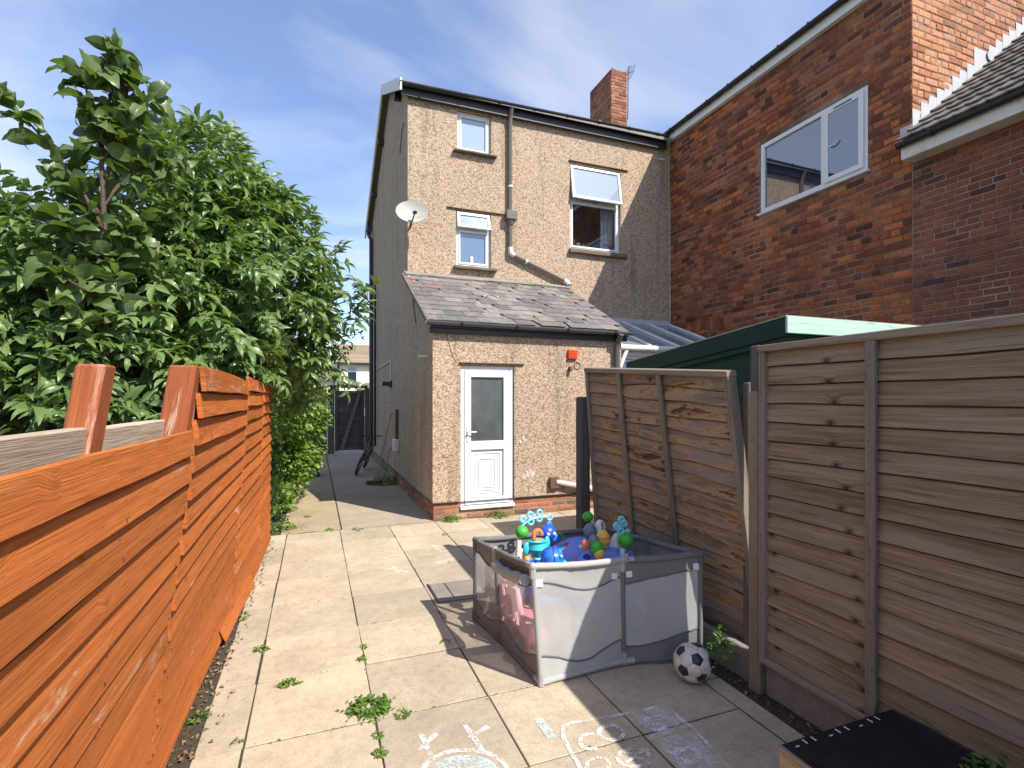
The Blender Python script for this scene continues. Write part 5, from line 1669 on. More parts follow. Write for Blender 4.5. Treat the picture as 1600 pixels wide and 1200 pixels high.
# ------------------------------------------------------------------ football
ico_v = []
ph = (1 + 5 ** 0.5) / 2
for a in (-1, 1):
    for b in (-ph, ph):
        ico_v += [Vector((0, a, b)), Vector((a, b, 0)), Vector((b, 0, a))]
ico_v = [v.normalized() for v in ico_v]
el = min((ico_v[0] - v).length for v in ico_v[1:])
adj = {i: [j for j in range(12) if j != i and abs((ico_v[i] - ico_v[j]).length - el) < 0.01] for i in range(12)}
ballc, ballr = Vector((2.195, 2.60, 0.113)), 0.115
ball = thing('football', 'scuffed black and white football on the slabs by the playpen', 'football', (2.195, 2.60, 0))
brot = Matrix.Rotation(0.5, 3, 'Z') @ Matrix.Rotation(0.75, 3, 'X') @ Matrix.Rotation(0.35, 3, 'Y')
def ball_patch(pts, mat):
    c = sum(pts, Vector()) / len(pts)
    mb = MB()
    n = len(pts)
    ring = []
    for k in range(n):
        for s in range(3):
            ring.append(pts[k].lerp(pts[(k + 1) % n], s / 3))
    V = [c.normalized() * 1.0]
    lv = [(0.45, 1.0), (0.85, 0.995), (0.97, 0.975), (1.0, 0.955)]
    for t, h in lv:
        V += [c.lerp(p, t).normalized() * h for p in ring]
    m = len(ring)
    Fc = [(0, 1 + k, 1 + (k + 1) % m) for k in range(m)]
    for j in range(len(lv) - 1):
        for k in range(m):
            a, b = 1 + j * m + k, 1 + j * m + (k + 1) % m
            Fc.append((a, a + m, b + m, b))
    mb.add([ballc + brot @ (v * ballr) for v in V], Fc)
    mb.build('panel', mat, ball, smooth=True)
for i in range(12):
    ns_ = adj[i]
    v = ico_v[i]
    t1 = (ico_v[ns_[0]] - v); t1 = (t1 - v * t1.dot(v)).normalized(); t2 = v.cross(t1)
    ns_.sort(key=lambda j: math.atan2((ico_v[j] - v).dot(t2), (ico_v[j] - v).dot(t1)))
    ball_patch([v.lerp(ico_v[j], 1 / 3) for j in ns_], M['ball_b'])
done = set()
for i in range(12):
    for j in adj[i]:
        for k in adj[i]:
            if k in adj[j] and frozenset((i, j, k)) not in done:
                done.add(frozenset((i, j, k)))
                A_, B_, C_ = ico_v[i], ico_v[j], ico_v[k]
                ball_patch([A_.lerp(B_, 1 / 3), A_.lerp(B_, 2 / 3), B_.lerp(C_, 1 / 3), B_.lerp(C_, 2 / 3), C_.lerp(A_, 1 / 3), C_.lerp(A_, 2 / 3)], M['ball_w'])

# ------------------------------------------------------------------ toys in the pen
ac = thing('baby_bouncer', 'baby activity bouncer with printed blue seat, white legs and green topped arches in the playpen', 'baby bouncer', (1.9, 3.5, 0))
def T(x, y, d): return at(x, y, d)
mb = MB(); mb.ball((1.96, 3.56, 0.55), (0.27, 0.20, 0.12), 20, 12, lambda p: p + Vector((0, 0, 0.03 * mnoise.noise((p.x * 9, p.y * 9, 1))))); mb.build('seat_pad', M['print'], ac, smooth=True)
mb = MB(); mb.ball((2.02, 3.36, 0.56), (0.24, 0.10, 0.07), 20, 10, lambda p: p * (1 + 0.10 * math.sin(p.x * 90) + 0.07 * math.sin(p.z * 130))); mb.build('seat_skirt', M['print'], ac, smooth=True)
mb = MB()
V = [Vector((1.88 + 0.42 * math.cos(a * math.pi / 12), 3.45 + 0.36 * math.sin(a * math.pi / 12), 0.34)) for a in range(25)]
mb.tube(V, 0.032, 8); mb.build('ring_frame', M['blue2'], ac, smooth=True)
for (x, y) in ((1.48, 3.66), (2.17, 3.30), (2.12, 3.72), (1.60, 3.12)):
    mb = MB(); mb.tube([(x, y, 0.02), (x, y, 0.34), (x, y, 0.60 if (x, y) != (1.60, 3.12) else 0.36)], 0.024, 8); mb.build('leg', M['white_toy'], ac, smooth=True)
    mb = MB(); mb.ball((x, y, 0.035), (0.075, 0.075, 0.035), 12, 7); mb.build('foot', M['green'] if x > 2.15 else M['white_toy'], ac, smooth=True)
    mb = MB(); mb.tube([(x + 0.05, y - 0.02, 0.05), (x + 0.12, y - 0.10, 0.14), (x + 0.06, y - 0.12, 0.25), (x, y, 0.3)], 0.014, 6); mb.build('bracket', M['white_toy'], ac, smooth=True)
def knob(p, r): 
    mb = MB(); mb.ball(p, (r, r, r * 0.95)); mb.build('knob', M['green'], ac, smooth=True)
def frond(base, d, seed, n=3):
    mb = MB()
    base = Vector(base); pts = [base + Vector(d) * (k / 6) + Vector((0.012 * k * k / 6, 0, -0.002 * k * k)) for k in range(7)]
    mb.tube(pts, 0.0085, 6)
    side = Vector((d[2], 0, -d[0])).normalized()
    for k in (0, 2, 4):
        for sgn in (-1, 1):
            c = pts[1 + k + (0 if sgn < 0 else 1)] + side * sgn * 0.029 + Vector((0, 0, 0.012))
            mb.tube([c + Vector((0.021 * math.cos(a * math.pi / 6), 0, 0.021 * math.sin(a * math.pi / 6))) for a in range(13)], 0.0095, 6, False)
    mb.build('leaf_arch', M['aqua'], ac, smooth=True)
knob((1.48, 3.66, 0.735), 0.052); knob((2.17, 3.30, 0.70), 0.058); knob((2.12, 3.78, 0.775), 0.045)
frond((1.48, 3.66, 0.78), (0.14, 0, 0.13), 1); frond((2.17, 3.30, 0.755), (-0.13, 0.0, 0.14), 2)
for (x, y, z, m) in ((1.475, 3.66, 0.66, 'white_toy'), (2.165, 3.30, 0.62, 'white_toy')):
    mb = MB(); mb.tube([(x - 0.02, y, z + 0.02), (x - 0.035, y, z - 0.30)], 0.022, 8); mb.build('arch_post', M[m], ac, smooth=True)
def twist(a, b, r, mat):
    a, b = Vector(a), Vector(b)
    mb = MB(); n = 16
    mb.tube([a.lerp(b, k / n) + Vector((0.008 * math.sin(k * 1.6), 0, 0.006 * math.cos(k * 1.6))) for k in range(n + 1)], [r * (0.75 + 0.35 * abs(math.sin(k * 1.3))) for k in range(n + 1)], 8); mb.build('twist_rattle', M[mat], ac, smooth=True)
twist((1.55, 3.62, 0.66), (1.60, 3.56, 0.40), 0.026, 'aqua'); twist((2.12, 3.26, 0.58), (1.95, 3.20, 0.46), 0.026, 'teal')
mb = MB(); mb.tube([(1.50, 3.63, 0.60), (1.51, 3.62, 0.40)], 0.02, 8); mb.build('rattle_bar', M['yellow'], ac, smooth=True)
# hanging plush and domes
def toy(name, label, cat, parts, loc):
    t = thing(name, label, cat, loc)
    for nm, m, fnc in parts:
        mb = MB(); fnc(mb); mb.build(nm, M[m], t, smooth=True)
    return t
p = T(863, 872, 3.55)
toy('blue_dome_toy', 'shiny blue dome shaped toy with a turquoise frill', 'toy', [('dome', 'blue2', lambda mb: mb.ball(p, (0.080, 0.080, 0.072))), ('rib', 'blue', lambda mb: [mb.tube([p + Vector((0.081 * math.cos(h) * math.sin(a * math.pi / 10), 0.081 * math.sin(h) * math.sin(a * math.pi / 10), 0.0735 * math.cos(a * math.pi / 10))) for a in range(-5, 6)], 0.005, 5) for h in (0.3, 1.35, 2.4)]), ('frill', 'teal', lambda mb: mb.tube([p + Vector((0.095 * math.cos(a * math.pi / 10), 0.09 * math.sin(a * math.pi / 10), -0.05 + 0.012 * math.sin(a * 2.2))) for a in range(21)], 0.022, 8)),
    ('button', 'aqua', lambda mb: mb.ball(p + Vector((0.03, -0.075, 0.03)), 0.012))], (p.x, p.y, 0.0))
p2_ = T(840, 856, 3.75)
toy('turquoise_cup_toy', 'turquoise wavy cup toy holding an orange ring', 'toy', [('cup', 'teal', lambda mb: mb.lathe([(0.045, -0.06), (0.075, 0.0), (0.062, 0.04), (0.07, 0.055)], p2_)), ('ring', 'orange_toy', lambda mb: mb.tube([p2_ + Vector((0.0 + 0.032 * math.cos(a * math.pi / 8), 0, 0.09 + 0.038 * math.sin(a * math.pi / 8))) for a in range(15)], 0.016, 8)),
    ('flipper', 'teal', lambda mb: (mb.ball(p2_ + Vector((-0.085, 0, 0.0)), (0.03, 0.015, 0.05)), mb.ball(p2_ + Vector((0.075, 0, 0.03)), (0.025, 0.015, 0.05))))], (p2_.x, p2_.y, 0))
p3_ = T(856, 832, 4.0)
toy('blue_sea_toy', 'round blue plush toy with small fins on a green stalk', 'toy', [('body', 'blue', lambda mb: mb.ball(p3_, (0.068, 0.06, 0.06))), ('fin', 'blue2', lambda mb: (mb.ball(p3_ + Vector((0.065, 0, -0.05)), (0.035, 0.012, 0.03)), mb.ball(p3_ + Vector((-0.03, 0, -0.07)), (0.03, 0.012, 0.025)), mb.ball(p3_ + Vector((0.01, 0, 0.06)), (0.03, 0.012, 0.028)))),
    ('eye', 'white_toy', lambda mb: (mb.ball(p3_ + Vector((-0.02, -0.052, 0.0)), 0.014), mb.ball(p3_ + Vector((0.03, -0.05, 0.0)), 0.014))),
    ('stalk', 'green', lambda mb: mb.tube([p3_ + Vector((0.06, 0.02, -0.02)), p3_ + Vector((0.13, 0.03, -0.03)), p3_ + Vector((0.17, 0.03, -0.10))], 0.008, 6))], (p3_.x, p3_.y, 0))
p4_ = T(942, 843, 3.85)
toy('yellow_plush_toy', 'yellow plush toy with darker bands hanging at the right arch', 'toy', [('body', 'yellow', lambda mb: mb.ball(p4_, (0.055, 0.045, 0.075))), ('band', 'orange_toy', lambda mb: [mb.tube([p4_ + Vector((0.056 * math.cos(a * math.pi / 8) * s, 0.046 * math.sin(a * math.pi / 8) * s, h)) for a in range(17)], 0.005, 5) for h, s in ((0.02, 0.97), (-0.02, 0.97))]),
    ('loop', 'rust', lambda mb: mb.tube([p4_ + Vector((0, 0, 0.07)), p4_ + Vector((-0.01, 0, 0.13))], 0.006, 5))], (p4_.x, p4_.y, 0))
p5_ = T(931, 856, 3.72)
toy('spinner_toy', 'green and yellow round spinner toy with a small orange nose', 'toy', [('drum', 'grey_toy', lambda mb: mb.ball(p5_ + Vector((0, 0.03, 0.02)), (0.05, 0.03, 0.07))), ('green_half', 'green', lambda mb: mb.ball(p5_ + Vector((0.005, -0.01, 0.0)), (0.052, 0.04, 0.052))), ('yellow_half', 'yellow', lambda mb: mb.ball(p5_ + Vector((0.012, -0.03, -0.035)), (0.04, 0.035, 0.04))),
    ('nose', 'orange_toy', lambda mb: mb.ball(p5_ + Vector((-0.085, 0, 0.03)), (0.03, 0.025, 0.04)))], (p5_.x, p5_.y, 0))
p6_ = T(922, 832, 4.05)
toy('grey_plush_toy', 'dark grey plush toy with a teal tag slung below the far green knob', 'toy', [('body', 'grey_toy', lambda mb: mb.ball(p6_, (0.055, 0.05, 0.075))), ('tag', 'teal', lambda mb: mb.tube([p6_ + Vector((-0.07, -0.04, -0.02)), p6_ + Vector((-0.09, -0.05, -0.12))], 0.018, 6)), ('belly', 'white_toy', lambda mb: mb.ball(p6_ + Vector((0.10, 0.02, 0.0)), (0.05, 0.04, 0.09)))], (p6_.x, p6_.y, 0))
p7_ = T(825, 885, 3.6)
toy('blue_block_toy', 'plain blue plastic block toy beside the blue dome', 'toy', [('block', 'blue', lambda mb: mb.box((p7_.x - 0.07, p7_.y - 0.05, p7_.z - 0.06), (p7_.x + 0.10, p7_.y + 0.05, p7_.z + 0.03), 0.02)), ('cap', 'blue2', lambda mb: mb.ball((p7_.x + 0.09, p7_.y - 0.02, p7_.z), 0.035))], (p7_.x, p7_.y, 0))
p8_ = T(968, 850, 3.95)
toy('white_backrest_toy', 'white plastic bouncer backrest with a pale blue tip at the right of the pen', 'baby seat', [('shell', 'white_toy', lambda mb: mb.ball(p8_ + Vector((-0.02, 0, -0.06)), (0.07, 0.05, 0.15))), ('tip', 'aqua', lambda mb: mb.ball(p8_ + Vector((0.075, 0, 0.09)), 0.02))], (p8_.x, p8_.y, 0))
# pink toy chair behind the left netting
tc = thing('pink_toy_chair', 'pink plastic toy chair with slatted back seen through the side netting', 'toy chair', (1.42, 3.36, 0))
for k in range(5):
    mb = MB(); mb.tube([(1.34, 3.62 - 0.075 * k, 0.16), (1.31, 3.64 - 0.075 * k, 0.40)], 0.012, 6); mb.build('slat', M['palepink'], tc, smooth=True)
mb = MB(); mb.tube([(1.34, 3.66, 0.16), (1.30, 3.68, 0.42), (1.30, 3.30, 0.44), (1.34, 3.26, 0.16), (1.34, 3.66, 0.16)], 0.018, 8); mb.build('back_frame', M['palepink'], tc, smooth=True)
mb = MB(); mb.box((1.32, 3.22, 0.12), (1.56, 3.68, 0.17), 0.02); mb.build('seat', M['pink'], tc)
for (x, y) in ((1.35, 3.25), (1.35, 3.64), (1.53, 3.25), (1.53, 3.64)):
    mb = MB(); mb.tube([(x, y, 0.0), (x, y, 0.13)], 0.022, 8); mb.build('leg', M['pink'], tc, smooth=True)
mb = MB(); mb.ball((1.365, 3.08, 0.20), (0.075, 0.075, 0.07)); tag(mb.build('pink_ball', M['pink'], smooth=True), 'plain pink ball inside the playpen behind the corner netting', 'ball')

# ------------------------------------------------------------------ chalk drawings
def gp2(px, py, z=0.006):
    d = 806 * (CAM_H - z) / (py - 624)
    return at(px, py, d)
def stroke(mb, pts, w, z=0.0045):
    P = [gp2(x, y, z) for x, y in pts]
    V = []
    for i, p in enumerate(P):
        t = (P[min(i + 1, len(P) - 1)] - P[max(i - 1, 0)]).normalized()
        s = Vector((-t.y, t.x, 0)) * w * 0.85 * (0.5 + 0.18 * mnoise.noise((p.x * 30, p.y * 30, 1)))
        V += [p + s, p - s]
    mb.add(V, [(2 * i, 2 * i + 1, 2 * i + 3, 2 * i + 2) for i in range(len(P) - 1)])
def zz(pts): return [(600 + x * 0.4375, 1020 + y * 0.4375) for x, y in pts]
def dens(pts, n=6):
    out = []
    for i in range(len(pts) - 1):
        for k in range(n): out.append((pts[i][0] + (pts[i + 1][0] - pts[i][0]) * k / n, pts[i][1] + (pts[i + 1][1] - pts[i][1]) * k / n))
    return out + [pts[-1]]
def arc(cx, cy, rx, ry, a0, a1, n=20): return [(cx + rx * math.cos(math.radians(a0 + (a1 - a0) * k / n)), cy + ry * math.sin(math.radians(a0 + (a1 - a0) * k / n))) for k in range(n + 1)]
ch1 = MB()
for s in ([(130, 285), (150, 330), (172, 385)], [(125, 348), (150, 322), (188, 288)], [(288, 258), (320, 300), (358, 362)], [(305, 303), (335, 285), (372, 262)]): stroke(ch1, dens(zz(s)), 0.034)
stroke(ch1, zz(arc(290, 425, 150, 78, 180, 360, 30)), 0.03)
tag(ch1.build('chalk_drawing', M['chalk_w'], fix=False), 'white chalk bug drawing with two crossed feelers over a half circle', 'chalk drawing')
ch2 = MB()
pts = zz(arc(290, 425, 120, 60, 180, 360, 30))
ch2.add([gp2(x, y, 0.0045) for x, y in pts], [tuple(range(len(pts)))])
tag(ch2.build('chalk_drawing', M['chalk_b'], fix=False), 'pale blue chalk filling inside the white chalk half circle', 'chalk drawing')
ch2 = MB()
stroke(ch2, dens(zz([(548, 235), (575, 265), (600, 305)])), 0.055)
tag(ch2.build('chalk_smudge', M['chalk_b'], fix=False), 'pale blue chalk smudge between the two white chalk drawings', 'chalk drawing')
ch3 = MB()
for s in ([(870, 216), (760, 235), (665, 250), (638, 266), (640, 300), (665, 350), (690, 390), (700, 412)], [(870, 216), (1000, 186), (1110, 275), (1240, 420)]): stroke(ch3, dens(zz(s)), 0.026)
stroke(ch3, zz(arc(738, 316, 38, 28, -20, -310)), 0.026)
stroke(ch3, zz(arc(812, 285, 46, 26, 0, 360, 26)), 0.026)
stroke(ch3, dens(zz([(722, 412), (728, 385), (760, 372), (790, 376), (806, 398), (800, 412)])), 0.022)
stroke(ch3, zz(arc(892, 374, 58, 32, 0, 360, 28)), 0.024)
stroke(ch3, dens(zz([(860, 392), (895, 372), (930, 380)])), 0.02)
stroke(ch3, dens(zz([(850, 352), (895, 362), (945, 345)])), 0.02)
stroke(ch3, dens(zz([(992, 342), (1060, 375), (1150, 415)])), 0.02)
tag(ch3.build('chalk_drawing', M['chalk_w'], fix=False), 'white chalk outline with the letters CO and a round face on the slabs', 'chalk drawing')
ch4 = MB()
ch4.add([gp2(x, y, 0.004) for x, y in zz([(884, 216), (1000, 190), (1092, 266), (962, 308)])], [(0, 1, 2, 3)])
ch4.add([gp2(x, y, 0.004) for x, y in zz([(975, 312), (1098, 278), (1230, 425), (1075, 425)])], [(0, 1, 2, 3)])
ch4.m = 1
stroke(ch4, zz(arc(972, 250, 42, 26, -30, -320)), 0.024, 0.0075)
stroke(ch4, dens(zz([(1010, 262), (985, 252), (975, 255)])), 0.022, 0.0075)
stroke(ch4, zz(arc(1085, 365, 40, 24, 0, 360)), 0.035, 0.0075)
tag(ch4.build('chalk_drawing', [M['chalk_f'], M['chalk_w']], fix=False), 'white chalk filled panel with the letter G in the fence shade', 'chalk drawing')
CHL = ['upper short chalk stroke farthest left of the playpen', 'longest lower chalk stroke left of the playpen', 'chalk stroke crossing beside the longest lower stroke', 'upper chalk stroke nearer the playpen shadow', 'lower chalk stroke nearer the playpen shadow', 'bent chalk stroke at the edge of the playpen shadow']
for si, s_ in enumerate(([(600, 872), (622, 866)], [(607, 888), (640, 894)], [(612, 884), (625, 897)], [(665, 868), (700, 860)], [(680, 880), (712, 872)], [(676, 852), (690, 862), (720, 858)])):
    ch5 = MB(); stroke(ch5, dens(s_), 0.02)
    tag(ch5.build('chalk_mark', M['chalk_w'], fix=False), CHL[si], 'chalk mark', 'chalk scribbles left of the playpen')

# drain cover beside the pen
dr = thing('drain_cover', 'square concrete drain cover set in the slabs beside the playpen', 'drain cover', (1.20, 4.55, 0))
mb = MB(); mb.box((1.0, 4.36, -0.04), (1.45, 4.82, 0.007), 0.006); mb.build('cover', M['gravel_board'], dr)
mb = MB(); mb.box((0.985, 4.35, 0.0075), (1.0, 4.83, 0.009)); mb.box((1.0, 4.35, 0.0075), (1.45, 4.36, 0.009)); mb.box((1.14, 4.4, 0.0075), (1.15, 4.8, 0.0095)); mb.build('cover_gap', M['black'], dr)

# ------------------------------------------------------------------ foliage
def leaf_tpl(L, Wd, seg=5, fold=0.35, droop=0.5, tip=1.0, seed=0, wave=0.0):
    """one leaf along +x, midrib fold, drooping tip: verts, quads, uv"""
    r = random.Random(seed)
    V, UV, Fc = [], [], []
    x = z = 0.0
    for i in range(seg + 1):
        t = i / seg
        ang = -droop * t * t * 1.4 + 0.15
        if i:
            x += L / seg * math.cos(ang); z += L / seg * math.sin(ang)
        w = Wd * (math.sin(math.pi * min(1, t ** 0.75 * 0.97 + 0.02)) ** (0.85 * tip)) * 0.5 + 0.0004
        h = fold * w
        wv = wave * math.sin(i * 2.1 + seed) * w
        V += [(x, -w, z + h + wv), (x, 0, z), (x, w, z + h - wv)]
        UV += [(t, 0.0), (t, 0.5), (t, 1.0)]
    for i in range(seg):
        a = 3 * i
        Fc += [(a, a + 3, a + 4, a + 1), (a + 1, a + 4, a + 5, a + 2)]
    return V, Fc, UV


def join_tpl(parts):
    V, Fc, UV = [], [], []
    for (v, f, u), Mx in parts:
        b = len(V)
        V += [tuple(Mx @ Vector(p)) for p in v]
        Fc += [tuple(b + i for i in q) for q in f]
        UV += u
    return V, Fc, UV


def stick_tpl(a, b, r):
    a, b = Vector(a), Vector(b)
    t = (b - a).normalized(); s = t.cross(Vector((0, 0, 1))).normalized(); k = t.cross(s)
    V, n = [], 3
    for p in (a, b):
        for i in range(n):
            th = 2 * math.pi * i / n
            V.append(tuple(p + s * math.cos(th) * r + k * math.sin(th) * r))
    return V, [(0, 1, 4, 3), (1, 2, 5, 4), (2, 0, 3, 5)], [(0.5, 0.5)] * 6


def compound_tpl(seed, pairs=3, L=0.13, Wd=0.042, stem=0.20):
    r = random.Random(seed)
    parts = [(stick_tpl((0, 0, 0), (stem, 0, -0.02), 0.0028), Matrix.Identity(4))]
    for k in range(pairs):
        x = stem * (0.38 + 0.5 * k / max(1, pairs - 1))
        for sgn in (-1, 1):
            l = leaf_tpl(L * r.uniform(0.85, 1.1), Wd * r.uniform(0.85, 1.15), 4, 0.45, r.uniform(0.3, 1.1), 1.1, r.randrange(99), 0.2)
            Mx = Matrix.Translation((x, 0, -0.02 * x / stem)) @ Matrix.Rotation(sgn * r.uniform(0.85, 1.2), 4, 'Z') @ Matrix.Rotation(sgn * r.uniform(-0.3, 0.5), 4, 'X') @ Matrix.Rotation(r.uniform(-0.1, 0.5), 4, 'Y')
            parts.append((l, Mx))
    parts.append((leaf_tpl(L * 1.1, Wd, 4, 0.45, r.uniform(0.4, 1.1), 1.1, 5, 0.2), Matrix.Translation((stem, 0, -0.02)) @ Matrix.Rotation(r.uniform(0.0, 0.5), 4, 'Y')))
    return join_tpl(parts)


def tpl_mesh(tpl, name, mat):
    me = bpy.data.meshes.new(name)
    me.from_pydata(tpl[0], [], tpl[1])
    uvl = me.uv_layers.new(name='UVMap')
    uvl.data.foreach_set('uv', [c for q in tpl[1] for i in q for c in tpl[2][i]])
    me.materials.append(mat)
    me.polygons.foreach_set('use_smooth', [True] * len(me.polygons))
    me.update()
    return me


def scatter_mesh(name, mat, tpls, items, parent, kind='stuff'):
    """many transformed templates joined into one mesh (quads only), fast"""
    o0 = np.array(world_loc(parent)) if parent is not None else np.zeros(3)
    Vs, Fs, Us = [], [], []
    base = 0
    by = {}
    for k, Mx in items: by.setdefault(k, []).append(np.array(Mx))
    for k, ms in by.items():
        v = np.array(tpls[k][0]); f = np.array(tpls[k][1]); u = np.array(tpls[k][2])
        A = np.stack(ms)
        W_ = np.einsum('nij,vj->nvi', A[:, :3, :3], v) + A[:, None, :3, 3] - o0
        n, m = len(ms), len(v)
        Vs.append(W_.reshape(-1, 3))
        Fs.append((f[None] + (np.arange(n) * m)[:, None, None] + base).reshape(-1, 4))
        Us.append(np.tile(u[f.reshape(-1)], (n, 1)))
        base += n * m
    V = np.concatenate(Vs); Fq = np.concatenate(Fs); U = np.concatenate(Us)
    me = bpy.data.meshes.new(name)
    me.vertices.add(len(V)); me.vertices.foreach_set('co', V.astype(np.float32).ravel())
    me.loops.add(Fq.size); me.loops.foreach_set('vertex_index', Fq.astype(np.int32).ravel())
    me.polygons.add(len(Fq)); me.polygons.foreach_set('loop_start', np.arange(0, Fq.size, 4, dtype=np.int32))
    try: me.polygons.foreach_set('loop_total', np.full(len(Fq), 4, dtype=np.int32))
    except Exception: pass
    uvl = me.uv_layers.new(name='UVMap'); uvl.data.foreach_set('uv', U.astype(np.float32).ravel())
    me.polygons.foreach_set('use_smooth', np.ones(len(Fq), dtype=bool))
    me.materials.append(mat)
    me.update(calc_edges=True); me.validate()
    o = bpy.data.objects.new(name, me); COL.objects.link(o)
    if parent is not None: o.parent = parent
    o['kind'] = kind
    return o


def leaf_frame(p, out, up_bias, r, scale):
    """matrix: leaf x axis points outward and a bit down, z mostly up"""
    x = (out + Vector((r.gauss(0, 0.45), r.gauss(0, 0.45), r.gauss(0, 0.35)))).normalized()
    z = (Vector((0, 0, 1)) * up_bias + out * 0.5 + Vector((r.gauss(0, 0.4), r.gauss(0, 0.4), r.gauss(0, 0.3)))).normalized()
    y = z.cross(x)
    if y.length < 1e-3: y = Vector((0, 1, 0))
    y.normalize(); z = x.cross(y)
    Mx = Matrix((( x.x, y.x, z.x, p.x), (x.y, y.y, z.y, p.y), (x.z, y.z, z.z, p.z), (0, 0, 0, 1)))
    return Mx @ Matrix.Scale(scale, 4)


def blob_items(blobs, per_m2, tpl_n, r, scale=(0.8, 1.15), up=0.9, keep=None, shell=0.45):
    items = []
    for (c, rad, *q) in blobs:
        rx, ry, rz = rad if isinstance(rad, tuple) else (rad, rad, rad)
        n = int(per_m2 * (4.2 * math.pi * ((rx + ry + rz) / 3) ** 2) * (q[0] if q else 1))
        for _ in range(n):
            d = Vector((r.gauss(0, 1), r.gauss(0, 1), r.gauss(0, 1))).normalized()
            t = 1 - shell * r.random() ** 1.6
            lump = 1 + 0.22 * mnoise.noise((d.x * 2.2 + c.x * 3, d.y * 2.2, d.z * 2.2 + c.z * 3))
            p = c + Vector((d.x * rx, d.y * ry, d.z * rz)) * t * lump
            if keep and not keep(p): continue
            o = Vector((d.x, d.y, d.z * 0.6 - 0.1)).normalized()
            items.append((r.randrange(tpl_n), leaf_frame(p, o, up, r, r.uniform(*scale))))
    return items


def plant_leaves(root, mat, tpls, items, name='leaf', cap=300, stuff='foliage', size=0.3):
    meshes = [tpl_mesh(t, name + '_mesh', mat) for t in tpls]
    def score(it):
        p = it[1].to_translation()
        d = depth(p)
        if d < 0.3: return -1
        x = 800 + 806 * R_.dot(p) / d; y = 624 - 806 * (p.z - CAM_H) / d
        if not (0 < x < 1600 and 0 < y < 1200): return -1
        return it[1].to_scale().x / d * (1 + 0.5 * rnd.random())
    # nearest to the eye first in each small patch of view, so the pieces are seen ones
    cells = {}
    for it in items:
        p = it[1].to_translation(); d = max(depth(p), 0.3)
        x = 800 + 806 * R_.dot(p) / d; y = 624 - 806 * (p.z - CAM_H) / d
        cells.setdefault((int(x // 26), int(y // 26)), []).append((d, it))
    front, back = [], []
    for lst in cells.values():
        lst.sort(key=lambda t: t[0])
        front += [t[1] for t in lst[:2]]; back += [t[1] for t in lst[2:]]
    front.sort(key=score, reverse=True)
    sel, rest = front[:cap], front[cap:] + back
    for k, Mx in sel: place(name, meshes[k], Mx, root)
    if rest: scatter_mesh(stuff, mat, tpls, rest, root)


# elder bushes beyond the orange fence
el_t = [compound_tpl(k, 3 if k % 3 else 2, 0.17, 0.056, 0.25) for k in range(6)]
def clear_fence(p):
    if p.x > -0.70 and p.z < 2.02 and p.y < 7.3: return False
    return p.z > 0.25
rE = random.Random(21)
def blob(px, py, d, r, w=1.0): return (at(px, py, d), r, w)
eb = thing('elder_bush', 'large bright green elder bush spilling over the far end of the orange fence', 'bush', (-1.3, 5.8, 0))
E1 = [blob(325, 320, 5.5, 0.62), blob(385, 440, 5.8, 0.72), blob(268, 335, 5.2, 0.55), blob(440, 500, 6.2, 0.52), blob(415, 555, 6.2, 0.46, 1.1), blob(300, 470, 5.0, 0.72), blob(345, 565, 5.2, 0.42, 1.2),
      blob(455, 430, 6.3, 0.36), blob(235, 420, 5.0, 0.6), blob(365, 345, 5.7, 0.42), blob(420, 385, 6.0, 0.3), blob(300, 262, 5.5, 0.30), blob(480, 545, 6.5, 0.28), blob(430, 600, 6.8, 0.34, 1.2), blob(470, 590, 7.0, 0.22), blob(290, 560, 4.9, 0.38)]
itE = blob_items(E1, 38, 6, rE, (0.75, 1.1), 0.9, clear_fence)
# arching shoots
shoots = [((345, 320, 5.6), (362, 258, 5.7), (352, 222, 5.7)), ((405, 380, 5.9), (436, 322, 6.0), (448, 330, 6.0)), ((255, 300, 5.3), (262, 240, 5.3), (268, 216, 5.3)), ((430, 560, 6.3), (490, 560, 6.4), (528, 590, 6.4)), ((420, 480, 6.1), (480, 450, 6.2), (505, 448, 6.2)), ((400, 440, 6.0), (450, 390, 6.2), (480, 350, 6.3)), ((430, 460, 6.0), (490, 415, 6.2), (512, 405, 6.25)), ((450, 500, 6.2), (520, 480, 6.2), (572, 458, 6.15)), ((440, 520, 6.2), (500, 500, 6.2), (545, 497, 6.2)), ((300, 300, 5.4), (310, 240, 5.5), (318, 214, 5.5)), ((360, 330, 5.6), (395, 290, 5.7), (408, 300, 5.7)), ((230, 300, 5.2), (225, 262, 5.2), (222, 245, 5.2))]
for s in shoots:
    P = [at(*q) for q in s]
    pts = [(P[0] * (1 - t) ** 2 + P[1] * 2 * t * (1 - t) + P[2] * t * t) for t in [k / 6 for k in range(7)]]
    mb = MB(); mb.tube(pts, [0.014 - 0.0017 * k for k in range(7)], 6); mb.build('shoot', M['stem'], eb, smooth=True)
    for k in range(1, 7):
        for j in range(2 if k < 6 else 4):
            d = (pts[k] - pts[k - 1]).normalized()
            o = (d * (0.6 if k < 6 else 0.9) + Vector((rE.gauss(0, 0.6), rE.gauss(0, 0.6), rE.gauss(0, 0.4)))).normalized()
            itE.append((rE.randrange(6), leaf_frame(pts[k], o, 1.0, rE, rE.uniform(0.7, 1.0))))
mb = MB()
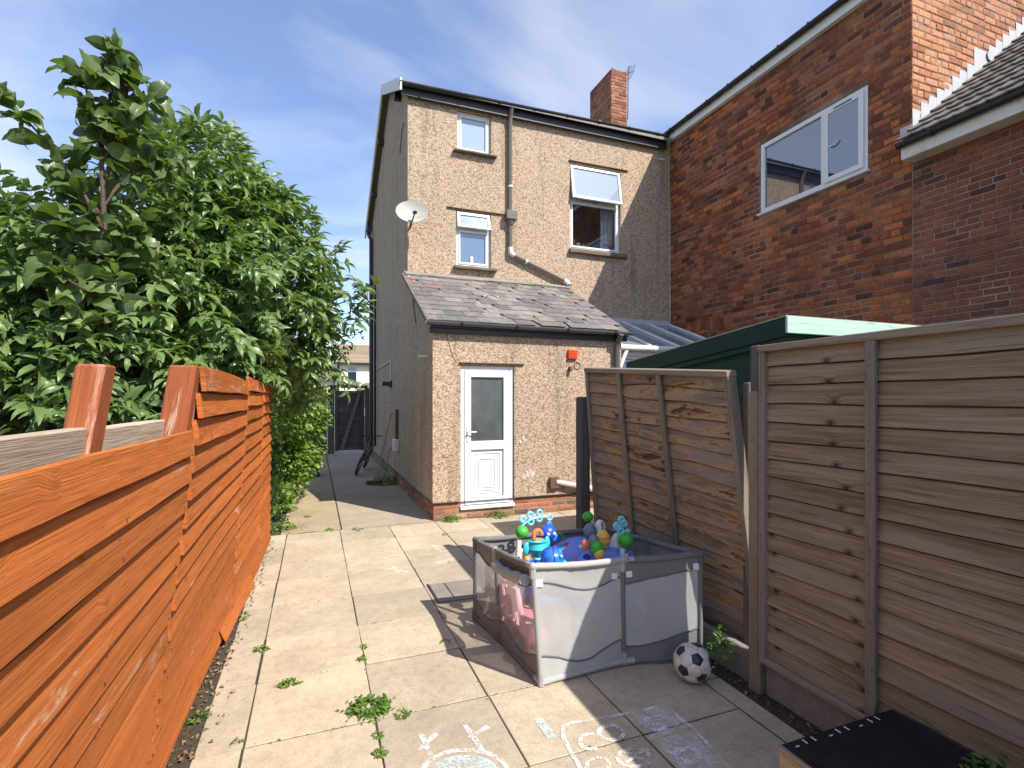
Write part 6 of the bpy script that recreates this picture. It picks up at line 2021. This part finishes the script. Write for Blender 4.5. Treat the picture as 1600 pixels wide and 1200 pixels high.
for (b, m_, t) in (((-1.5, 5.4, 0), (-1.4, 5.3, 1.4), (-1.25, 5.2, 3.1)), ((-1.3, 5.9, 0), (-0.95, 6.2, 1.8), (-0.55, 6.6, 3.2)), ((-1.6, 5.2, 0), (-1.8, 4.9, 1.6), (-1.6, 4.8, 3.0)), ((-1.2, 6.2, 0), (-0.9, 6.4, 1.2), (-0.5, 6.5, 2.4))):
    b, m_, t = map(Vector, (b, m_, t))
    mb.tube([b * (1 - s) ** 2 + m_ * 2 * s * (1 - s) + t * s * s for s in [k / 8 for k in range(9)]], [0.04 - 0.0035 * k for k in range(9)], 7)
mb.build('stem', M['bark_pale'], eb, smooth=True)
plant_leaves(eb, M['leaf_elder'], el_t, itE)
# flower heads gone over
for (x, y, d, n) in ((228, 388, 4.6, 26), (305, 372, 5.0, 18), (20, 430, 3.9, 26), (35, 310, 4.2, 14)):
    c = at(x, y, d)
    mb = MB()
    mb.tube([c - Vector((0.0, 0, 0.14)), c - Vector((0, 0, 0.03))], 0.005, 5)
    for k in range(n):
        a = rE.uniform(0, 6.28); rr = 0.09 * math.sqrt(rE.random())
        q = c + Vector((rr * math.cos(a), rr * math.sin(a), 0.03 + 0.02 * rE.random() - rr * 0.2))
        mb.tube([c - Vector((0, 0, 0.03)), q], 0.0018, 3)
        mb.ball(q, 0.006, 5, 3)
    o = mb.build('flower_head', M['leaf_dry'], eb)

eb2 = thing('elder_bush', 'dense shaded elder bush filling the space behind the two worn post tops', 'bush', (-2.2, 4.0, 0))
E2 = [blob(55, 430, 4.2, 0.55), blob(60, 545, 4.0, 0.55), blob(175, 500, 4.4, 0.62), blob(185, 610, 4.2, 0.45), blob(20, 640, 3.7, 0.42), blob(255, 610, 4.8, 0.42), blob(15, 360, 4.4, 0.30), blob(110, 390, 4.5, 0.45), blob(110, 650, 4.0, 0.4), blob(-40, 500, 4.0, 0.6), blob(130, 560, 5.2, 0.7, 1.2), blob(30, 560, 5.2, 0.8, 1.2), blob(230, 560, 5.6, 0.7, 1.2), blob(70, 690, 4.6, 0.5)]
itE2 = blob_items(E2, 36, 6, rE, (0.7, 1.05), 0.9, clear_fence)
plant_leaves(eb2, M['leaf_elder'], el_t, itE2)
mb = MB()
for (b, t) in (((-2.4, 4.1, 0), (-2.3, 3.9, 2.9)), ((-2.1, 4.3, 0), (-1.9, 4.2, 2.6)), ((-2.7, 4.0, 0), (-2.6, 3.7, 2.8)), ((-2.0, 4.6, 0), (-1.7, 4.8, 2.8))):
    b, t = Vector(b), Vector(t)
    mb.tube([b.lerp(t, k / 5) + Vector((0.04 * math.sin(k), 0.04 * math.cos(k * 1.3), 0)) for k in range(6)], [0.035 - 0.004 * k for k in range(6)], 7)
mb.build('stem', M['bark'], eb2, smooth=True)

# big leaved cherry
ct = thing('cherry_tree', 'young cherry tree with large toothed leaves rising above the orange fence', 'tree', (-1.56, 4.85, 0))
ch_t = [leaf_tpl(0.19 * (0.85 + 0.06 * k), 0.105 * (0.9 + 0.04 * k), 8, 0.22, 0.2 + 0.2 * k, 1.0, k, 0.14) for k in range(6)]
rC = random.Random(5)
itC = []
mb = MB(); mt = MB()
trunk = [Vector((-1.60, 4.80, 0)), Vector((-1.59, 4.84, 1.2)), at(168, 500, 4.0), at(163, 350, 4.0), at(158, 240, 4.0), at(172, 150, 4.0), at(188, 95, 4.0)]
mt.tube(trunk, [0.04, 0.034, 0.025, 0.019, 0.015, 0.011, 0.006], 8); mt.build('trunk', M['bark'], ct, smooth=True)
br = [[(163, 360, 4.0), (110, 260, 3.9), (50, 190, 3.8), (5, 155, 3.75)], [(160, 300, 4.0), (185, 200, 4.05), (205, 150, 4.1), (200, 105, 4.1)], [(163, 320, 4.0), (200, 260, 4.1), (250, 245, 4.2), (285, 250, 4.3)], [(158, 230, 4.0), (140, 180, 3.95), (135, 140, 3.9), (130, 110, 3.9)],
      [(166, 420, 4.0), (130, 370, 3.8), (80, 330, 3.7)], [(166, 440, 4.0), (200, 390, 4.0), (215, 340, 4.0)], [(168, 480, 4.0), (120, 440, 3.7), (70, 420, 3.6)], [(160, 250, 4.0), (215, 190, 4.0), (235, 150, 4.0)], [(165, 130, 4.0), (160, 100, 4.0), (182, 75, 4.0)], [(163, 340, 4.0), (130, 300, 4.1), (90, 275, 4.2)]]
def bez(P, t):
    while len(P) > 1: P = [P[i].lerp(P[i + 1], t) for i in range(len(P) - 1)]
    return P[0]
dens_b = [36, 34, 34, 18, 34, 34, 28, 30, 22, 30]
for bi, b in enumerate(br):
    P = [at(*q) for q in b]
    pts = [bez(P, k / 10) for k in range(11)]
    mb.tube(pts, [0.016 - 0.0012 * k for k in range(11)], 6)
    for k in range(dens_b[bi]):
        t = rC.uniform(0.2, 1.0)
        p = bez(P, t); d = (bez(P, min(1, t + 0.05)) - bez(P, t - 0.05)).normalized()
        o = (d * 0.55 + Vector((rC.gauss(0, 0.75), rC.gauss(0, 0.75), rC.gauss(-0.25, 0.35)))).normalized()
        p = p + o * 0.02
        itC.append((rC.randrange(6), leaf_frame(p, o, 0.35, rC, rC.uniform(0.75, 1.25))))
mb.build('branch', M['bark'], ct, smooth=True)
for k in range(120):
    t = rC.uniform(0.15, 1.0)
    i = min(int(t * 5) + 1, 5); p = trunk[i].lerp(trunk[i + 1] if i < 6 else trunk[i], rC.random())
    o = Vector((rC.gauss(0, 1), rC.gauss(0, 1), rC.gauss(-0.1, 0.4))).normalized()
    p = p + o * rC.uniform(0.03, 0.12)
    if p.z < 1.7 or (3.1 < p.z < 3.55 and rC.random() < 0.75): continue
    itC.append((rC.randrange(6), leaf_frame(p, o, 0.35, rC, rC.uniform(0.75, 1.25))))
plant_leaves(ct, M['leaf_cherry'], ch_t, itC, cap=298)
mb = MB(); mb.tube([at(146, 172, 4.0), at(125, 145, 4.0), at(108, 128, 4.0), at(97, 126, 4.0)], 0.003, 4); mb.build('bare_twig', M['bark'], ct)

# hedge at the passage mouth
hb = thing('privet_hedge', 'sunlit yellow green hedge bulging into the passage past the orange fence', 'hedge', (-0.7, 9.6, 0))
pr_t = [leaf_tpl(0.078, 0.050, 3, 0.25, 0.4, 0.6, k) for k in range(4)]
rH = random.Random(31)
H1 = [blob(450, 745, 8.6, 0.34, 1.6), blob(470, 720, 8.9, 0.34, 1.5), blob(440, 700, 8.3, 0.42, 1.4), blob(448, 640, 8.0, 0.45, 1.3), blob(435, 780, 8.0, 0.24, 1.5), blob(485, 650, 8.9, 0.34, 1.4), blob(468, 612, 8.6, 0.42, 1.2), blob(492, 622, 9.0, 0.26), blob(470, 660, 8.8, 0.42, 1.2), blob(455, 700, 9.0, 0.40, 1.2), blob(445, 735, 9.0, 0.26), blob(480, 695, 9.2, 0.30), blob(430, 650, 8.8, 0.6), blob(440, 590, 8.6, 0.5), blob(415, 700, 9.4, 0.6), blob(400, 620, 9.6, 0.8), (Vector((-0.62, 8.2, 0.35)), 0.28)]
itH = blob_items(H1, 230, 4, rH, (0.6, 1.25), 0.6, lambda p: p.z > 0.03 and not (p.y < 7.15 and p.x > -0.7 and p.z < 2.0), 0.5)
plant_leaves(hb, M['leaf_privet'], pr_t, itH, cap=295)
mb = MB()
for k in range(7):
    x, y = -0.75 + 0.09 * k * 0.8, 8.7 + 0.25 * k
    mb.tube([(x, y, 0), (x + 0.08 * math.sin(k), y, 0.8), (x + 0.12, y - 0.1, 1.7)], [0.025, 0.018, 0.008], 6)
mb.build('stem', M['bark'], hb, smooth=True)
# purple plum far behind
pb = thing('plum_tree', 'dark purple leaved tree peeping out behind the elder shoots', 'tree', (0.0, 12.2, 0))
pt_ = [leaf_tpl(0.075, 0.045, 3, 0.2, 0.4, 0.8, k) for k in range(3)]
P1 = [blob(505, 520, 11.5, 0.34), blob(535, 545, 11.5, 0.16, 1.2), blob(558, 522, 11.5, 0.12, 0.7), blob(515, 490, 11.5, 0.25), blob(560, 517, 11.5, 0.05, 1), blob(480, 520, 11.5, 0.5)]
itP = blob_items(P1, 120, 3, random.Random(8), (0.8, 1.3), 0.6)
plant_leaves(pb, M['leaf_dark'], pt_, itP, cap=60)
mb = MB(); c0 = at(470, 560, 11.6); mb.tube([Vector((c0.x - 0.2, c0.y, 0)), c0, at(510, 530, 11.5), at(560, 522, 11.5)], [0.06, 0.04, 0.02, 0.006], 7); mb.build('trunk', M['bark'], pb, smooth=True)
# dead sticks over the fence end
mb = MB(); mb.tube([at(385, 592, 6.2), at(410, 598, 6.3), at(438, 607, 6.5)], [0.012, 0.010, 0.004], 6); mb.tube([at(395, 598, 6.25), at(430, 582, 6.4)], 0.006, 5); tag(mb.build('dead_stick', M['bark_pale'], smooth=True), 'bare tan stick lying over the far end of the orange fence', 'stick')

# weeds
wd_t = [leaf_tpl(0.06, 0.026, 3, 0.3, 0.7, 0.8, k, 0.3) for k in range(3)]
rW = random.Random(3)
def weed(px, py, size, n, label, z0=0.0, pos=None, mat='leaf_weed', h=0.5):
    c = Vector(pos) if pos else gp2(px, py, 0.0)
    t = thing('weed', label, 'weed', (c.x, c.y, z0))
    it = []
    for k in range(n):
        a = rW.uniform(0, 6.283); rr = size * math.sqrt(rW.random())
        p = Vector((c.x + rr * math.cos(a), c.y + rr * math.sin(a) * 0.8, z0 + 0.004 + h * size * (1 - rr / size) * rW.random()))
        o = Vector((math.cos(a), math.sin(a), rW.uniform(0.0, 0.7))).normalized()
        it.append((rW.randrange(3), leaf_frame(p, o, 1.2, rW, rW.uniform(0.4, 0.9) * (0.6 + size * 4))))
    if n > 40:
        for k in range(int(n / 9)):
            a = rW.uniform(0, 6.283); L_ = size * rW.uniform(1.0, 1.7); b_ = rW.uniform(-0.5, 0.5)
            for j in range(5):
                q = 0.35 + 0.65 * j / 4
                p = Vector((c.x + L_ * q * math.cos(a + b_ * q), c.y + L_ * q * math.sin(a + b_ * q) * 0.8, z0 + 0.006 + 0.25 * h * size * q * (1 - q)))
                it.append((rW.randrange(3), leaf_frame(p, Vector((math.cos(a + b_), math.sin(a + b_), 0.3)).normalized(), 1.2, rW, rW.uniform(0.25, 0.5) * (0.6 + size * 4))))
    o = scatter_mesh('leaves', M[mat], wd_t, it, t)
    return t
weed(577, 1108, 0.105, 190, 'largest leafy weed sprawling on a slab joint in mid yard')
weed(452, 1070, 0.045, 50, 'bright compact weed on the slab left of the biggest weed')
weed(408, 1016, 0.04, 26, 'spiky weed on the joint beside the orange fence strip')
weed(566, 1030, 0.022, 22, 'upper of two small weeds in the joint above the biggest weed')
weed(568, 1012, 0.016, 12, 'tiny seedling at the slab corner above the spiky joint weeds')
weed(592, 1180, 0.026, 26, 'weed tuft at the bottom picture edge in the middle joint')
weed(630, 1118, 0.035, 26, 'flat straggling weed right of the biggest weed')
weed(590, 1150, 0.02, 18, 'small weed in the joint below the biggest weed')
weed(370, 1160, 0.018, 10, 'tiny weed in the left joint near the bottom edge')
weed(446, 800, 0.07, 50, 'low weed clump at the edge of the rough concrete by the fence end')
weed(480, 808, 0.04, 20, 'small weed growing on the rough concrete patch')
weed(515, 829, 0.05, 30, 'mossy weed line where slabs meet the rough concrete')
weed(558, 828, 0.06, 30, 'weed strip in the joint before the house corner')
weed(695, 836, 0.03, 20, 'small weed on the slab joint in front of the back door')
weed(697, 1003, 0.03, 14, 'small weed inside the shadow of the playpen')
weed(0, 0, 0.12, 110, 'grassy weed at the foot of the pebbledash corner by the door', 0.02, (1.85, 7.24, 0), h=0.8)
weed(0, 0, 0.14, 90, 'weed growing below the back door step on the brick plinth', 0.02, (2.55, 7.24, 0), h=0.7)
weed(0, 0, 0.22, 150, 'tall grassy weeds at the end of the orange fence by the hedge', 0.0, (-0.48, 7.6, 0), h=1.3)
weed(0, 0, 0.30, 240, 'dark weeds at the house foot in the shaded passage', 0.0, (1.36, 10.9, 0), h=1.5)
weed(0, 0, 0.10, 90, 'leafy weed in the shade behind the football beside the concrete post', 0.12, (2.44, 2.62, 0), h=2.0)
weed(0, 0, 0.09, 120, 'feathery green weed between the black planter and the fence', 0.30, (2.455, 1.20, 0), h=1.2)
weed(0, 0, 0.05, 30, 'pale broad weed in the soil strip at the orange fence foot', 0.0, (-0.60, 3.25, 0))
weed(0, 0, 0.05, 24, 'broken leafy weed in the soil strip under the loose fence board', 0.0, (-0.56, 4.6, 0), h=1.5)
# moss and crumbs in the joints, dry leaves in the soil
it = []
dl_t = [leaf_tpl(0.042, 0.020, 3, 0.5, 0.9, 0.8, k, 0.6) for k in range(3)]
for k in range(900):
    y = rW.uniform(0.8, 7.0); x = rW.uniform(-0.72, -0.55) + 0.10 * rW.random() ** 3 if k < 800 else rW.uniform(2.39, 2.49)
    if k >= 800: y = rW.uniform(1.6, 3.4)
    p = Vector((x + max(0, (y - 3) * 0.02), y, 0.004 + rW.random() * 0.012))
    it.append((rW.randrange(3), leaf_frame(p, Vector((rW.gauss(0, 1), rW.gauss(0, 1), 0.1)).normalized(), 1.0, rW, rW.uniform(0.3, 0.9))))
dl = scatter_mesh('dry_leaves', M['leaf_dry'], dl_t, it, None); dl['label'] = 'dry fallen leaves on the soil strips'; dl['category'] = 'leaves'
it = []
for i in range(0, 5):
    x = PX0 + PXP * i
    for k in range(150):
        y = rW.uniform(1.6, 7.2)
        if mnoise.noise((x * 3, y * 1.4, 4)) < -0.02: continue
        it.append((rW.randrange(3), leaf_frame(Vector((x + rW.gauss(0, 0.005), y, -0.004)), Vector((rW.gauss(0, 1), rW.gauss(0, 1), 0.5)).normalized(), 1.0, rW, rW.uniform(0.12, 0.40))))
for j in range(-2, 8):
    y = PY0 + PYP * j
    for k in range(110):
        x = rW.uniform(-0.3, 2.2)
        if mnoise.noise((x * 1.7, y * 3, 9)) < 0.06: continue
        it.append((rW.randrange(3), leaf_frame(Vector((x, y + rW.gauss(0, 0.005), -0.004)), Vector((rW.gauss(0, 1), rW.gauss(0, 1), 0.5)).normalized(), 1.0, rW, rW.uniform(0.12, 0.40))))
ms = scatter_mesh('moss', M['leaf_weed'], wd_t, it, None); ms['label'] = 'tiny moss and seedlings in the slab joints'; ms['category'] = 'moss'

# ------------------------------------------------------------------ clutter in the passage
bk = thing('bicycle', 'dark bicycle lying against the house wall in the shaded passage', 'bicycle', (1.15, 13.2, 0))
def ringpts(c, r, ax1, ax2, n=24): return [Vector(c) + Vector(ax1) * r * math.cos(2 * math.pi * k / n) + Vector(ax2) * r * math.sin(2 * math.pi * k / n) for k in range(n + 1)]
A1, A2 = Vector((0.25, 0.95, 0.1)).normalized(), Vector((0.35, 0, 0.93)).normalized()
for (c, nm) in (((0.98, 12.4, 0.27), 'wheel'), ((1.24, 13.3, 0.30), 'wheel')):
    mb = MB(); mb.tube(ringpts(c, 0.25, A1, A2), 0.028, 6, False); w_ = mb.build(nm, M['black'], bk, smooth=True)
    mb = MB(); mb.tube(ringpts(c, 0.215, A1, A2), 0.010, 5, False); mb.build('rim', M['steel'], w_, smooth=True)
    mb = MB()
    for k in range(8): mb.tube([Vector(c), Vector(c) + A1 * 0.21 * math.cos(k * 0.785) + A2 * 0.21 * math.sin(k * 0.785)], 0.003, 3)
    o = mb.build('spokes', M['steel'], w_); o['kind'] = 'stuff'
a, b = Vector((0.98, 12.4, 0.27)), Vector((1.24, 13.3, 0.30))
s_, h_ = Vector((1.28, 13.15, 0.75)), Vector((1.15, 12.55, 0.72)); bb = Vector((1.12, 12.9, 0.28))
mb = MB()
for p_, q_ in ((a, h_), (h_, bb), (h_, s_), (s_, bb), (bb, b), (s_, b)): mb.tube([p_, q_], 0.018, 7)
mb.build('frame', plain('dull_pink_frame', (0.20, 0.09, 0.08), 0.4), bk, smooth=True)
mb = MB(); mb.tube([h_, h_ + Vector((0.05, 0, 0.15)), ], 0.015, 6); mb.tube([h_ + Vector((-0.22, -0.08, 0.2)), h_ + Vector((0.05, 0, 0.16)), h_ + Vector((0.36, 0.06, 0.16))], 0.013, 6); mb.build('handlebar', M['black'], bk, smooth=True)
mb = MB(); mb.ball(s_ + Vector((0.02, 0, 0.05)), (0.06, 0.12, 0.035)); mb.build('saddle', M['black'], bk, smooth=True)
bm_ = thing('broom', 'long handled yard broom propped against the house wall', 'broom', (1.15, 10.95, 0))
mb = MB(); mb.tube([(1.12, 10.93, 0.09), (1.36, 11.15, 0.75), (1.545, 11.35, 1.45)], 0.016, 7); mb.build('handle', M['pale_wood'], bm_, smooth=True)
mb = MB(); mb.box((0.98, 10.88, 0.07), (1.30, 10.98, 0.12), 0.01); mb.build('head', M['bare'], bm_)
mb = MB(); mb.box((0.985, 10.89, 0.0), (1.295, 10.97, 0.07), 0.004); mb.build('bristles', M['bark'], bm_)
mb = MB(); mb.tube([(1.30, 11.0, 0.0), (1.40, 11.1, 0.35), (1.47, 11.2, 0.62), (1.52, 11.25, 0.72)], 0.018, 7); mb.tube([(1.52, 11.25, 0.72), (1.55, 11.22, 0.66)], 0.02, 6); tag(mb.build('curved_stick', M['pale_wood'], smooth=True), 'short stick with a curved dark handle leaning behind the broom', 'stick')
mb = MB(); mb.tube([(1.42, 15.8, 0.05), (1.47, 16.2, 1.85)], 0.03, 6); tag(mb.build('leaning_pole', M['gate_wood'], smooth=True), 'dark pole leaning beside the gate and the downpipe', 'pole')
bg = thing('wheeled_bin', 'dark wheeled item half hidden under the hedge in the passage', 'bin', (-0.05, 12.6, 0))
mb = MB(); mb.box((-0.25, 12.5, 0.12), (0.10, 12.9, 0.62), 0.03); mb.build('body', M['black'], bg)
for x in (-0.20, 0.07):
    mb = MB(); mb.lathe([(0.09, 0), (0.09, 0.05)], (x - 0.02, 12.52, 0.09), (1, 0, 0), 14); mb.build('wheel', M['black'], bg, smooth=True)
